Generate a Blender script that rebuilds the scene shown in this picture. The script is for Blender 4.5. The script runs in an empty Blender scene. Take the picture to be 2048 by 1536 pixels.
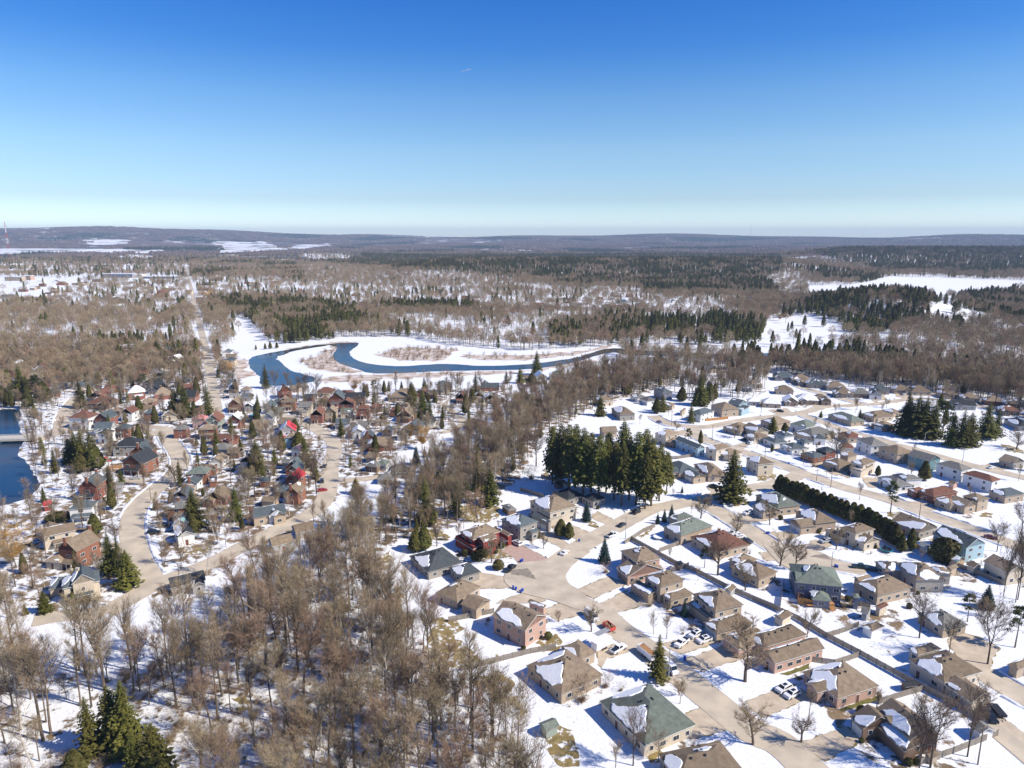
import bpy, math, random
import numpy as np
from mathutils import Vector, noise
random.seed(7); np.random.seed(7)
R = math.radians; PI = math.pi
S = bpy.context.scene; COL = S.collection
# ------------------------------------------------------------ camera, world, sun, exposure
CAMH, F, HOR = 115.0, 1400.0, 472.0                      # metres; focal length in photo pixels; horizon row
PITCH = math.atan((768 - HOR) / F); CP, SP = math.cos(PITCH), math.sin(PITCH)
cd = bpy.data.cameras.new('camera'); cam = bpy.data.objects.new('camera', cd); COL.objects.link(cam)
cam.location = (0, 0, CAMH); cam.rotation_euler = (PI / 2 - PITCH, 0, 0)
cd.sensor_width = 36; cd.lens = 36 * F / 2048; cd.clip_start = 1; cd.clip_end = 60000
S.camera = cam
SUN_EL, SUN_V = R(41), Vector((0.95, -0.31, 0)).normalized()
w = bpy.data.worlds.new('World'); S.world = w; w.use_nodes = True
nt = w.node_tree; nt.nodes.clear()
sky = nt.nodes.new('ShaderNodeTexSky'); sky.sky_type = 'NISHITA'; sky.sun_disc = False
sky.sun_elevation = SUN_EL; sky.sun_rotation = math.atan2(SUN_V.x, SUN_V.y)
sky.altitude = 300; sky.air_density = 1.0; sky.dust_density = 0.2; sky.ozone_density = 3.0
hs = nt.nodes.new('ShaderNodeHueSaturation'); hs.inputs['Saturation'].default_value = 1.2; hs.inputs['Value'].default_value = 1.0
bg = nt.nodes.new('ShaderNodeBackground'); bg.inputs[1].default_value = 0.097
wo = nt.nodes.new('ShaderNodeOutputWorld')
wg = nt.nodes.new('ShaderNodeNewGeometry'); ws = nt.nodes.new('ShaderNodeSeparateXYZ'); wr = nt.nodes.new('ShaderNodeValToRGB'); wm_ = nt.nodes.new('ShaderNodeMixRGB'); wm_.blend_type = 'MULTIPLY'; wm_.inputs[0].default_value = 1
wn = nt.nodes.new('ShaderNodeTexCoord'); nt.links.new(wn.outputs['Generated'], ws.inputs[0]); nt.links.new(ws.outputs['Z'], wr.inputs[0]); SKY = [(0.015, [0.63, 0.72, 0.90]), (0.0487, [0.455, 0.495, 0.60]), (0.114, [0.5098, 0.537, 0.5882]), (0.1761, [0.4113, 0.5019, 0.6005]), (0.2346, [0.2053, 0.3983, 0.6088]), (0.2839, [0.145, 0.36, 0.62])]   # deepens the clear winter blue with height
for k, (p_, c_) in enumerate(SKY):
    e_ = wr.color_ramp.elements[k] if k < 2 else wr.color_ramp.elements.new(p_); e_.position = p_; e_.color = (*c_, 1)
wd = nt.nodes.new('ShaderNodeMixRGB'); wd.blend_type = 'MULTIPLY'; wd.inputs[0].default_value = 1; wd.inputs[2].default_value = (2, 2, 2, 1)
nt.links.new(sky.outputs[0], hs.inputs['Color']); nt.links.new(hs.outputs[0], wm_.inputs[1]); nt.links.new(wr.outputs[0], wm_.inputs[2]); nt.links.new(wm_.outputs[0], wd.inputs[1]); nt.links.new(wd.outputs[0], bg.inputs[0]); nt.links.new(bg.outputs[0], wo.inputs[0])
sl = bpy.data.lights.new('sun', 'SUN'); sl.energy = 4.9; sl.angle = R(0.5); sl.color = (1.0, 0.915, 0.78)
so = bpy.data.objects.new('sun', sl); COL.objects.link(so)
sd = Vector((SUN_V.x * math.cos(SUN_EL), SUN_V.y * math.cos(SUN_EL), math.sin(SUN_EL)))
so.rotation_euler = sd.to_track_quat('Z', 'Y').to_euler(); so.location = sd * 500
S.view_settings.view_transform = 'Standard'; S.view_settings.look = 'None'
S.view_settings.exposure = 0.36; S.view_settings.gamma = 1.0; S.view_settings.use_curve_mapping = False
S.cycles.max_bounces = 4; S.cycles.diffuse_bounces = 2; S.cycles.glossy_bounces = 2; S.cycles.volume_bounces = 0
# ------------------------------------------------------------ terrain height, pixel <-> ground
def G(x, y, cx, cy, sx, sy, h): return h * np.exp(-((x - cx) / sx) ** 2 - ((y - cy) / sy) ** 2)
def sst(t): t = np.clip(t, 0, 1); return t * t * (3 - 2 * t)
def hgt(x, y):
    x = np.asarray(x, float); y = np.asarray(y, float)
    d = np.hypot(x, y); z = np.zeros_like(d)
    z += G(x, y, 560, 1035, 100, 110, 30)                                     # wooded mound
    z += 31 * np.exp(-((y - 2350) / 330) ** 2) * sst((x + 520) / 350) * sst((1180 - x) / 300)   # dark conifer ridge
    z += 52 * np.exp(-((y - 3300) / 620) ** 2) * sst((x - 1150) / 500)        # right-hand hill
    z += 16 * sst((d - 4200) / 2500) * (np.sin(x / 900 + 1.3) * np.sin(y / 1100) + 0.9)
    az = x / np.maximum(y, 1)
    z += sst((d - 7500) / 3500) * (82 + 118 * sst((-az + .12) / .95) + 24 * np.sin(az * 9) + 9 * np.sin(az * 31 + 1) + 18 * G(az, 0, .62, 0, .12, 1, 1))
    return z
def project(x, y, z):
    zc = y * CP - (z - CAMH) * SP; zc = np.maximum(zc, 1e-3)
    return 1024 + F * x / zc, 768 - F * (y * SP + (z - CAMH) * CP) / zc
def P(u, v, dz=0.0):
    k = -(v - 768) / F; dx, dy, dzz = (u - 1024) / F, CP + k * SP, -SP + k * CP
    z = 0.0
    for _ in range(12):
        t = (z + dz - CAMH) / dzz; X, Y = dx * t, dy * t
        z = 0.5 * z + 0.5 * float(hgt(X, Y)) if Y > 700 else 0.0
    return Vector((X, Y, z + dz))
ZN = {1: (1400, 1200, 3.1605), 2: (900, 1200, 3.4133), 3: (780, 950, 3.9385), 4: (1250, 950, 4.096), 5: (1600, 950, 4.5714),
      6: (0, 900, 4.5511), 7: (400, 900, 4.5511), 8: (0, 680, 4.5511), 9: (400, 680, 4.5511), 10: (800, 680, 4.096),
      11: (1200, 680, 4.5511), 12: (1600, 680, 4.5714), 13: (0, 430, 4.5511), 14: (400, 430, 4.5511), 15: (800, 430, 4.5511),
      16: (1200, 430, 4.5511), 17: (1600, 430, 4.5714), 18: (0, 1200, 4.096), 19: (450, 1200, 3.7236), 20: (450, 650, 2.56), 0: (0, 0, 1)}
def zp(z, x, y): a, b, s = ZN[z]; return a + x / s, b + y / s
def Q(z, x, y, dz=0.0): u, v = zp(z, x, y); return P(u, v, dz)
# ------------------------------------------------------------ materials
def new_mat(name):
    m = bpy.data.materials.new(name); m.use_nodes = True
    return m, m.node_tree, m.node_tree.nodes['Principled BSDF']
def mat(name, col, rough=.85, var=.25, scale=1.5, bump=0.0, rnd=0.0, metal=0.0, obj=False, col2=None, detail=4, spec=.3, hue=0.0):
    m, t, b = new_mat(name)
    b.inputs['Roughness'].default_value = rough; b.inputs['Metallic'].default_value = metal
    b.inputs['Specular IOR Level'].default_value = spec
    tc = t.nodes.new('ShaderNodeTexCoord'); n = t.nodes.new('ShaderNodeTexNoise')
    n.inputs['Scale'].default_value = scale; n.inputs['Detail'].default_value = detail
    g = t.nodes.new('ShaderNodeNewGeometry')
    t.links.new(tc.outputs['Object'] if obj else g.outputs['Position'], n.inputs['Vector'])
    r = t.nodes.new('ShaderNodeValToRGB'); e = r.color_ramp.elements
    e[0].position = .3; e[1].position = .72
    c2 = col2 or tuple(min(1, c * (1 + var)) for c in col); c1 = tuple(c * (1 - var) for c in col) if not col2 else col
    e[0].color = (*c1, 1); e[1].color = (*c2, 1)
    t.links.new(n.outputs['Fac'], r.inputs[0]); out = r.outputs[0]
    if rnd or hue:
        oi = t.nodes.new('ShaderNodeObjectInfo'); h = t.nodes.new('ShaderNodeHueSaturation')
        mr = t.nodes.new('ShaderNodeMapRange'); mr.inputs['To Min'].default_value = 1 - rnd; mr.inputs['To Max'].default_value = 1 + rnd
        t.links.new(oi.outputs['Random'], mr.inputs[0]); t.links.new(mr.outputs[0], h.inputs['Value'])
        if hue:
            mu = t.nodes.new('ShaderNodeMath'); mu.operation = 'MULTIPLY'; mu.inputs[1].default_value = 7.31
            fr = t.nodes.new('ShaderNodeMath'); fr.operation = 'FRACT'
            m2 = t.nodes.new('ShaderNodeMapRange'); m2.inputs['To Min'].default_value = .5 - hue; m2.inputs['To Max'].default_value = .5 + hue
            t.links.new(oi.outputs['Random'], mu.inputs[0]); t.links.new(mu.outputs[0], fr.inputs[0])
            t.links.new(fr.outputs[0], m2.inputs[0]); t.links.new(m2.outputs[0], h.inputs['Hue'])
        t.links.new(out, h.inputs['Color']); out = h.outputs[0]
    t.links.new(out, b.inputs['Base Color'])
    if bump:
        bp = t.nodes.new('ShaderNodeBump'); bp.inputs['Strength'].default_value = bump; bp.inputs['Distance'].default_value = .15
        t.links.new(n.outputs['Fac'], bp.inputs['Height']); t.links.new(bp.outputs[0], b.inputs['Normal'])
    return m
M = {}
ROOF = {'brown': (.21, .16, .11), 'tan': (.26, .2, .14), 'slate': (.085, .105, .115), 'grey': (.17, .165, .15), 'black': (.035, .04, .046),
        'green': (.15, .175, .145), 'redbrown': (.17, .08, .055), 'red': (.5, .045, .06), 'pink': (.6, .22, .22), 'purple': (.09, .05, .08), 'pale': (.3, .33, .35), 'charcoal': (.065, .075, .08), 'snow': (.83, .85, .88), 'teal': (.2, .42, .45)}
WALL = {'red': (.26, .105, .075), 'brick': (.27, .12, .075), 'pinkbrick': (.50, .33, .26), 'tan': (.44, .35, .26), 'cream': (.58, .5, .39), 'white': (.78, .77, .74),
        'grey': (.36, .35, .34), 'greybrick': (.33, .30, .26), 'blue': (.33, .46, .52), 'teal': (.14, .25, .27), 'green': (.33, .38, .33), 'brown': (.2, .13, .09),
        'pink': (.55, .35, .33), 'slateblue': (.17, .18, .23), 'redpaint': (.27, .05, .04)}
for k, c in ROOF.items(): M['r_' + k] = mat('shingle_' + k, c, .9, .22, .9, .25, rnd=.2, detail=10)
for k, c in WALL.items(): M['w_' + k] = mat('wall_' + k, c, .85, .1, 3.0, .1, rnd=.06)
M['trim'] = mat('white_trim', (.72, .71, .68), .6, .04, 4)
M['fascia'] = mat('fascia', (.36, .33, .29), .7, .06, 4)
M['glass'] = mat('window_glass', (.03, .04, .05), .12, .2, 6, spec=.6)
M['garage'] = mat('garage_door', (.68, .66, .62), .6, .05, 5)
M['garagebrown'] = mat('garage_door_brown', (.24, .19, .15), .6, .05, 5)
M['door'] = mat('door_dark', (.16, .07, .05), .6, .1, 5)
M['snow'] = mat('snow', (.78, .80, .83), .75, .03, .8, .6, col2=(.85, .865, .88), detail=8)
M['snowbank'] = mat('snow_bank', (.66, .68, .70), .8, .12, 1.2, .9, col2=(.84, .86, .9), detail=8)
M['road'] = mat('dry_salted_asphalt', (.42, .36, .28), .9, .1, .16, .1, col2=(.62, .53, .40), detail=8)
M['drive'] = mat('driveway_asphalt', (.42, .34, .25), .9, .1, .3, .1, col2=(.62, .52, .39), detail=8)
M['driveb'] = mat('brick_driveway', (.40, .27, .22), .9, .1, .9, .1, col2=(.50, .36, .30), detail=8)
M['kerb'] = mat('kerb_concrete', (.50, .43, .35), .9, .1, 1)
M['wet'] = mat('damp_asphalt', (.27, .23, .18), .7, .2, .8)
M['grass'] = mat('dry_lawn', (.17, .125, .05), .95, .3, .5, .5, col2=(.33, .25, .10), detail=8)
M['grassg'] = mat('green_lawn', (.10, .11, .03), .95, .3, .9, .5, col2=(.2, .17, .06), detail=8)
M['reed'] = mat('reed_bank', (.32, .20, .11), .95, .3, .12, .3, col2=(.75, .70, .66), detail=10)
def mottle(m, sc, lo, hi):                                   # leftover snow in the melted patches
    t = m.node_tree; N, L = t.nodes, t.links; b = N['Principled BSDF']; src = b.inputs['Base Color'].links[0].from_socket
    g = N.new('ShaderNodeNewGeometry'); n = N.new('ShaderNodeTexNoise'); n.inputs['Scale'].default_value = sc; n.inputs['Detail'].default_value = 10; n.inputs['Roughness'].default_value = .7
    r = N.new('ShaderNodeMapRange'); r.inputs['From Min'].default_value = lo; r.inputs['From Max'].default_value = hi; x = N.new('ShaderNodeMixRGB'); x.inputs[2].default_value = (.8, .81, .83, 1)
    L.new(g.outputs['Position'], n.inputs['Vector']); L.new(n.outputs['Fac'], r.inputs[0]); L.new(r.outputs[0], x.inputs[0]); L.new(src, x.inputs[1]); L.new(x.outputs[0], b.inputs['Base Color'])
mottle(M['grass'], .45, .53, .58)
M['litter'] = mat('leaf_litter', (.17, .11, .07), .95, .3, .6, .5, col2=(.30, .21, .14), detail=8)
M['bark'] = mat('bark', (.15, .115, .085), .9, .3, 1.5, 0, rnd=.35, obj=True)
M['twig'] = mat('twigs', (.30, .228, .14), .9, .15, .6, 0, rnd=.28, hue=.008, obj=True)
M['twigred'] = mat('twigs_red', (.31, .205, .135), .9, .2, .5, 0, rnd=.2, obj=True)
M['barkd'] = mat('dark_bark', (.075, .055, .042), .9, .3, 1.5, 0, rnd=.25, obj=True); M['twigd'] = mat('dark_twigs', (.17, .12, .085), .9, .2, .6, 0, rnd=.3, obj=True)
M['birch'] = mat('pale_bark', (.5, .46, .4), .8, .2, 1.5, 0, rnd=.15, obj=True)
M['willow'] = mat('willow_twigs', (.50, .30, .09), .9, .2, .5, 0, rnd=.2, obj=True)
M['leafd'] = mat('spruce_needles', (.10, .098, .018), .8, .45, .9, 0, rnd=.35, hue=.02, obj=True)
M['leafb'] = mat('blue_spruce_needles', (.045, .085, .075), .8, .4, .9, 0, rnd=.2, obj=True)
M['leafc'] = mat('cedar_leaves', (.09, .083, .020), .8, .45, .9, 0, rnd=.35, hue=.015, obj=True)
M['leafp'] = mat('pine_needles', (.075, .085, .025), .8, .4, .9, 0, rnd=.3, obj=True)
M['leafr'] = mat('red_shrub', (.20, .07, .05), .9, .4, .9, 0, rnd=.3, obj=True)
M['fence'] = mat('weathered_fence', (.27, .235, .195), .9, .2, 2.5, .2)
M['fencen'] = mat('new_cedar_fence', (.48, .24, .09), .9, .15, 2.5, .2)
M['tyre'] = mat('tyre', (.02, .02, .02), .8, .1, 3)
M['rim'] = mat('rim', (.45, .45, .46), .35, .1, 3, metal=.7)
CARC = {'white': (.8, .8, .8), 'black': (.015, .016, .02), 'silver': (.45, .47, .5), 'dark': (.05, .06, .08), 'red': (.35, .02, .02), 'blue': (.03, .07, .25), 'darkgreen': (.02, .06, .07), 'maroon': (.12, .015, .02), 'grey': (.2, .2, .21)}
for k, c in CARC.items(): M['c_' + k] = mat('car_paint_' + k, c, .28, .03, 2, spec=.6)
M['carglass'] = mat('car_glass', (.02, .025, .03), .08, .1, 3, spec=.8)
M['bin'] = mat('blue_plastic', (.02, .07, .42), .5, .1, 4)
M['pole'] = mat('wood_pole', (.2, .15, .11), .9, .2, 2)
M['steel'] = mat('galvanised_steel', (.42, .43, .44), .5, .1, 3, metal=.4)
M['mastred'] = mat('mast_red', (.55, .08, .06), .6, .05, 1); M['mastwhite'] = mat('mast_white', (.8, .8, .8), .6, .05, 1)
M['lumber'] = mat('lumber', (.5, .27, .12), .8, .2, 2); M['debris'] = mat('debris', (.3, .22, .13), .9, .6, 6, .5)
M['concrete'] = mat('concrete', (.5, .47, .42), .85, .1, 1)
M['trampblue'] = mat('trampoline_pad', (.02, .25, .35), .6, .1, 3); M['trampmat'] = mat('trampoline_mat', (.02, .02, .025), .7, .1, 3)
M['stonec'] = mat('pale_stone', (.52, .45, .36), .85, .2, 2)
M['darkplastic'] = mat('dark_plastic', (.03, .03, .035), .5, .1, 3)
M['green'] = mat('play_green', (.03, .35, .1), .6, .1, 3)
# ground: snow with leaf litter showing through where the woods stand
def ground_mat():
    m, t, b = new_mat('snowy_ground'); N = t.nodes; L = t.links
    g = N.new('ShaderNodeNewGeometry')
    def nz(sc, det, ro=.6):
        n = N.new('ShaderNodeTexNoise'); n.inputs['Scale'].default_value = sc; n.inputs['Detail'].default_value = det; n.inputs['Roughness'].default_value = ro
        L.new(g.outputs['Position'], n.inputs['Vector']); return n
    a = N.new('ShaderNodeAttribute'); a.attribute_name = 'litter'
    n1, n2, n3 = nz(.22, 9, .68), nz(.05, 4), nz(1.3, 6)
    s = N.new('ShaderNodeMath'); s.operation = 'ADD'; L.new(n1.outputs['Fac'], s.inputs[0]); L.new(a.outputs['Fac'], s.inputs[1])
    mr = N.new('ShaderNodeMapRange'); mr.interpolation_type = 'SMOOTHSTEP'; mr.inputs['From Min'].default_value = .80; mr.inputs['From Max'].default_value = .90
    L.new(s.outputs[0], mr.inputs[0])
    sn = N.new('ShaderNodeValToRGB'); sn.color_ramp.elements[0].color = (.70, .715, .74, 1); sn.color_ramp.elements[1].color = (.83, .84, .855, 1)
    sn.color_ramp.elements[0].position = .35; sn.color_ramp.elements[1].position = .6; L.new(n3.outputs['Fac'], sn.inputs[0])
    li = N.new('ShaderNodeValToRGB'); li.color_ramp.elements[0].color = (.11, .08, .05, 1); li.color_ramp.elements[1].color = (.26, .185, .11, 1)
    li.color_ramp.elements[0].position = .35; li.color_ramp.elements[1].position = .65; L.new(n2.outputs['Fac'], li.inputs[0])
    mx = N.new('ShaderNodeMixRGB'); L.new(mr.outputs[0], mx.inputs[0]); L.new(sn.outputs[0], mx.inputs[1]); L.new(li.outputs[0], mx.inputs[2])
    fa = N.new('ShaderNodeAttribute'); fa.attribute_name = 'forest'            # distant woods too far off to stand as trees
    n4 = nz(.004, 8, .7); n5 = nz(.0011, 5, .6)
    fc = N.new('ShaderNodeValToRGB'); fc.color_ramp.elements[0].color = (.035, .045, .04, 1); fc.color_ramp.elements[1].color = (.145, .10, .085, 1)
    fc.color_ramp.elements[0].position = .43; fc.color_ramp.elements[1].position = .52; L.new(n5.outputs['Fac'], fc.inputs[0])
    mm = N.new('ShaderNodeMath'); mm.operation = 'ADD'; L.new(n4.outputs['Fac'], mm.inputs[0]); L.new(fa.outputs['Fac'], mm.inputs[1])
    m3 = N.new('ShaderNodeMapRange'); m3.inputs['From Min'].default_value = .93; m3.inputs['From Max'].default_value = 1.0; L.new(mm.outputs[0], m3.inputs[0])
    mx2 = N.new('ShaderNodeMixRGB'); L.new(m3.outputs[0], mx2.inputs[0]); L.new(mx.outputs[0], mx2.inputs[1]); L.new(fc.outputs[0], mx2.inputs[2])
    L.new(mx2.outputs[0], b.inputs['Base Color']); b.inputs['Roughness'].default_value = .85; b.inputs['Specular IOR Level'].default_value = .2
    bp = N.new('ShaderNodeBump'); bp.inputs['Strength'].default_value = .6; bp.inputs['Distance'].default_value = .25
    ad = N.new('ShaderNodeMath'); ad.operation = 'ADD'; L.new(n3.outputs['Fac'], ad.inputs[0]); L.new(n1.outputs['Fac'], ad.inputs[1])
    L.new(ad.outputs[0], bp.inputs['Height']); L.new(bp.outputs[0], b.inputs['Normal'])
    return m
M['ground'] = ground_mat()
def water_mat():
    m, t, b = new_mat('river_water'); N = t.nodes; L = t.links
    b.inputs['IOR'].default_value = 1.33; b.inputs['Roughness'].default_value = .1; b.inputs['Specular IOR Level'].default_value = .5
    g = N.new('ShaderNodeNewGeometry'); n = N.new('ShaderNodeTexNoise'); n.inputs['Scale'].default_value = .8; n.inputs['Detail'].default_value = 5
    bp = N.new('ShaderNodeBump'); bp.inputs['Strength'].default_value = .35; bp.inputs['Distance'].default_value = .3
    L.new(g.outputs['Position'], n.inputs['Vector']); L.new(n.outputs['Fac'], bp.inputs['Height']); L.new(bp.outputs[0], b.inputs['Normal'])
    n2 = N.new('ShaderNodeTexNoise'); n2.inputs['Scale'].default_value = .014; L.new(g.outputs['Position'], n2.inputs['Vector'])
    r = N.new('ShaderNodeValToRGB'); r.color_ramp.elements[0].color = (.008, .035, .075, 1); r.color_ramp.elements[1].color = (.075, .065, .042, 1)
    r.color_ramp.elements[0].position = .45; r.color_ramp.elements[1].position = .64
    L.new(n2.outputs['Fac'], r.inputs[0]); L.new(r.outputs[0], b.inputs['Base Color'])
    return m
M['water'] = water_mat()
M['waterb'] = mat('shallow_water', (.035, .04, .035), .15, .2, .05, .15, col2=(.085, .07, .045), spec=.4)
# ------------------------------------------------------------ mesh helpers
class MB:
    def __init__(s): s.v, s.f, s.m = [], [], []
    def add(s, vs, fs, mi=0):
        o = len(s.v); s.v += [tuple(v) for v in vs]; s.f += [tuple(i + o for i in f) for f in fs]; s.m += [mi] * len(fs)
    def poly(s, pts, mi=0): s.add(pts, [tuple(range(len(pts)))], mi)
    def box(s, c, sx, sy, sz, rot=0.0, mi=0, top=1.0):     # c = centre of the base
        ca, sa = math.cos(rot), math.sin(rot); vs = []
        for k, sc in ((0, 1), (1, top)):
            for a, b in ((-1, -1), (1, -1), (1, 1), (-1, 1)):
                x, y = a * sx / 2 * sc, b * sy / 2 * sc
                vs.append((c[0] + x * ca - y * sa, c[1] + x * sa + y * ca, c[2] + k * sz))
        s.add(vs, [(3, 2, 1, 0), (4, 5, 6, 7), (0, 1, 5, 4), (1, 2, 6, 5), (2, 3, 7, 6), (3, 0, 4, 7)], mi)
    def tube(s, p0, p1, r0, r1, n=5, mi=0, cap=False):
        p0 = Vector(p0); p1 = Vector(p1); d = (p1 - p0)
        if d.length < 1e-6: return
        d.normalize(); a = d.orthogonal().normalized(); b = d.cross(a); vs = []
        for p, r in ((p0, r0), (p1, r1)):
            for i in range(n):
                t = 2 * PI * i / n; vs.append(p + a * (r * math.cos(t)) + b * (r * math.sin(t)))
        fs = [(i, (i + 1) % n, n + (i + 1) % n, n + i) for i in range(n)]
        if cap: fs += [tuple(range(n))[::-1], tuple(range(n, 2 * n))]
        s.add(vs, fs, mi)
    def prism(s, pts, thick, nrm=Vector((0, 0, 1)), mi=0, taper=0.0):   # polygon extruded along nrm, taper pulls the top in
        n = len(pts); c = sum((Vector(p) for p in pts), Vector()) / n
        top = [Vector(p) + (c - Vector(p)) * taper + nrm * thick for p in pts]
        s.add(list(pts) + top, [tuple(range(n, 2 * n))] + [(i, (i + 1) % n, n + (i + 1) % n, n + i) for i in range(n)], mi)
    def mesh(s, name, mats, smooth=False):
        me = bpy.data.meshes.new(name); me.from_pydata(s.v, [], s.f)
        for m in (mats if isinstance(mats, (list, tuple)) else [mats]): me.materials.append(M[m] if isinstance(m, str) else m)
        me.polygons.foreach_set('material_index', s.m)
        if smooth: me.polygons.foreach_set('use_smooth', [True] * len(s.f))
        me.update(); return me
    def build(s, name, mats, parent=None, smooth=False, loc=None): return put(name, s.mesh(name, mats, smooth), parent, loc)
def put(name, me, parent=None, loc=None, rz=None, sc=None):
    o = bpy.data.objects.new(name, me); COL.objects.link(o)
    if parent: o.parent = parent
    if loc is not None: o.location = loc
    if rz is not None: o.rotation_euler = (0, 0, rz)
    if sc is not None: o.scale = sc if hasattr(sc, '__len__') else (sc, sc, sc)
    return o
THINGS = []
def tag(o, label=None, cat=None, group=None, kind=None, shared=False):
    if label: o['label'] = label
    if cat: o['category'] = cat
    if group: o['group'] = group
    if kind: o['kind'] = kind
    if label and not kind: THINGS.append((o, shared))
    return o
def thing(name, label, cat, loc, rz=0.0, group=None, shared=False):
    o = put(name, None, None, loc, rz); o.empty_display_size = 1; return tag(o, label, cat, group, None, shared)
def inpoly(px, py, poly):
    px = np.asarray(px); py = np.asarray(py); r = np.zeros(px.shape, bool); n = len(poly); j = n - 1
    for i in range(n):
        xi, yi = poly[i]; xj, yj = poly[j]
        if yi != yj: r ^= ((yi > py) != (yj > py)) & (px < (xj - xi) * (py - yi) / (yj - yi) + xi)
        j = i
    return r
# ------------------------------------------------------------ ground cover map in photo pixels: (polygon, tree density, conifer share)
COVER = [
 ([(700,518),(900,521),(1100,517),(1300,514),(1560,516),(1570,545),(1480,566),(1300,572),(1180,572),(1060,560),(950,548),(700,534)], 1, .70),
 ([(1640,497),(2080,495),(2080,546),(1990,549),(1800,545),(1720,528)], 1, .72),
 ([(-60,493),(372,497),(376,520),(-60,520)], .10, .2),([(384,492),(560,496),(720,510),(730,520),(600,526),(384,520)], .12, .2),
 ([(-60,520),(380,524),(380,552),(-60,556)], .30, .35),
 ([(440,705),(470,680),(500,676),(560,690),(700,674),(820,674),(900,690),(1040,702),(1240,694),(1250,740),(1120,752),(1000,765),(860,765),(760,778),(700,800),(560,795),(490,790),(455,760),(440,740)], .0, 0),
 ([(455,630),(500,640),(530,680),(570,690),(480,690),(460,655)], .04, .2),
 ([(1610,570),(1700,572),(1785,553),(1900,556),(2080,562),(2080,577),(1960,590),(1880,598),(1860,592),(1790,584),(1700,590),(1620,594)], .0, 0),
 ([(1860,606),(1900,600),(1930,618),(1985,632),(1960,645),(1890,645),(1862,640)], .06, .6),
 ([(1535,640),(1620,628),(1680,648),(1690,668),(1680,700),(1430,712),(1225,708),(1225,690),(1400,690),(1520,684)], .05, .4),
 ([(170,480),(255,478),(262,488),(180,491)], 0, 0), ([(425,483),(530,483),(565,497),(600,489),(660,488),(675,494),(600,500),(440,511)], .0, 0),
 ([(-40,496),(100,497),(320,499),(360,503),(300,506),(-40,507)], .02, .3), ([(590,508),(680,507),(720,517),(640,519)], 0, 0), ([(240,508),(310,510),(300,522),(245,519)], 0, 0),
 ([(1000,503),(1080,503),(1100,507),(1010,508)], 0, 0), ([(940,498),(990,498),(1060,500),(1060,502),(940,501)], .0, 0),
 ([(-60,522),(115,522),(190,552),(150,572),(60,602),(-60,602)], .03, .3),
 ([(180,552),(360,545),(370,560),(300,566),(190,562)], .05, .5),
 ([(700,510),(900,514),(1300,511),(1560,513),(1565,534),(1400,545),(1300,548),(1060,548),(900,532),(700,528)], 1, .9),
 ([(1620,505),(1800,498),(2080,498),(2080,545),(1990,548),(1800,545),(1720,530)], 1, .72),
 ([(605,533),(760,530),(800,548),(1030,556),(1030,584),(780,580),(610,566)], .5, .03),
 ([(1540,540),(1600,545),(1620,575),(1570,590),(1530,565)], .4, .03),
 ([(1590,630),(1640,596),(1690,590),(1780,580),(1850,590),(1868,640),(1760,668),(1640,664)], 1, .68),
 ([(560,598),(700,620),(800,655),(850,690),(560,694),(520,670),(455,618),(420,600)], 1, .5),
 ([(1090,655),(1240,636),(1240,692),(1110,692)], 1, .45), ([(1270,630),(1330,640),(1580,650),(1600,690),(1340,692),(1270,680)], .75, .72),
 ([(1370,572),(1540,560),(1560,590),(1380,590)], 1, .8),
 ([(-60,556),(340,552),(480,556),(620,566),(860,578),(1040,588),(1240,578),(1330,590),(1320,625),(1180,630),(1000,620),(860,610),(700,612),(520,604),(400,612),(340,628),(-60,612)], .24, .2),
 ([(-60,652),(120,660),(440,655),(450,700),(300,688),(-60,688)], .35, .05),
 ([(-60,612),(340,626),(440,640),(450,700),(300,688),(-60,688)], .62, .05)]
NEARW = [  # near woods: base polygons, density, conifer share
 ([(-400,1300),(0,1310),(200,1345),(330,1325),(420,1260),(490,1205),(570,1150),(650,1108),(760,1110),(800,1190),(850,1300),(960,1390),(1010,1470),(1090,1560),(1100,1900),(-900,1900)], .84, 0),
 ([(-80,1180),(30,1185),(60,1300),(-80,1320)], .7, 0),
 ([(620,1110),(700,1065),(780,1010),(850,950),(970,870),(1040,815),(1150,760),(1350,745),(1350,770),(1240,800),(1180,820),(1080,880),(1040,960),(960,1020),(880,1070),(800,1085),(740,1110),(640,1100)], 1.25, .07),
 ([(1330,745),(1500,738),(1545,745),(1530,800),(1400,800),(1340,790)], .45, .1),
 ([(1540,742),(1640,735),(1800,742),(2100,770),(2200,840),(2100,850),(1960,815),(1800,780),(1640,755)], .9, .03),
 ([(-80,690),(480,700),(480,800),(-80,780)], .55, .1),
 ([(560,790),(1030,770),(1000,830),(830,890),(690,985),(640,1045),(600,1060),(480,1130),(300,1200),(330,1050),(430,850)], .5, .14),
 ([(-80,790),(170,790),(430,830),(330,1050),(270,1190),(-60,1215)], .42, .15),
 ([(-60,990),(90,985),(110,1040),(60,1100),(30,1190),(-80,1210)], .8, .1),
 ([(1040,1000),(1330,800),(1540,745),(2100,850),(2100,1600),(1100,1600),(1000,1400),(780,1120),(880,1070)], .045, .1)]
BARE = [((u, v), r) for u, v, r in ()]
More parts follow.
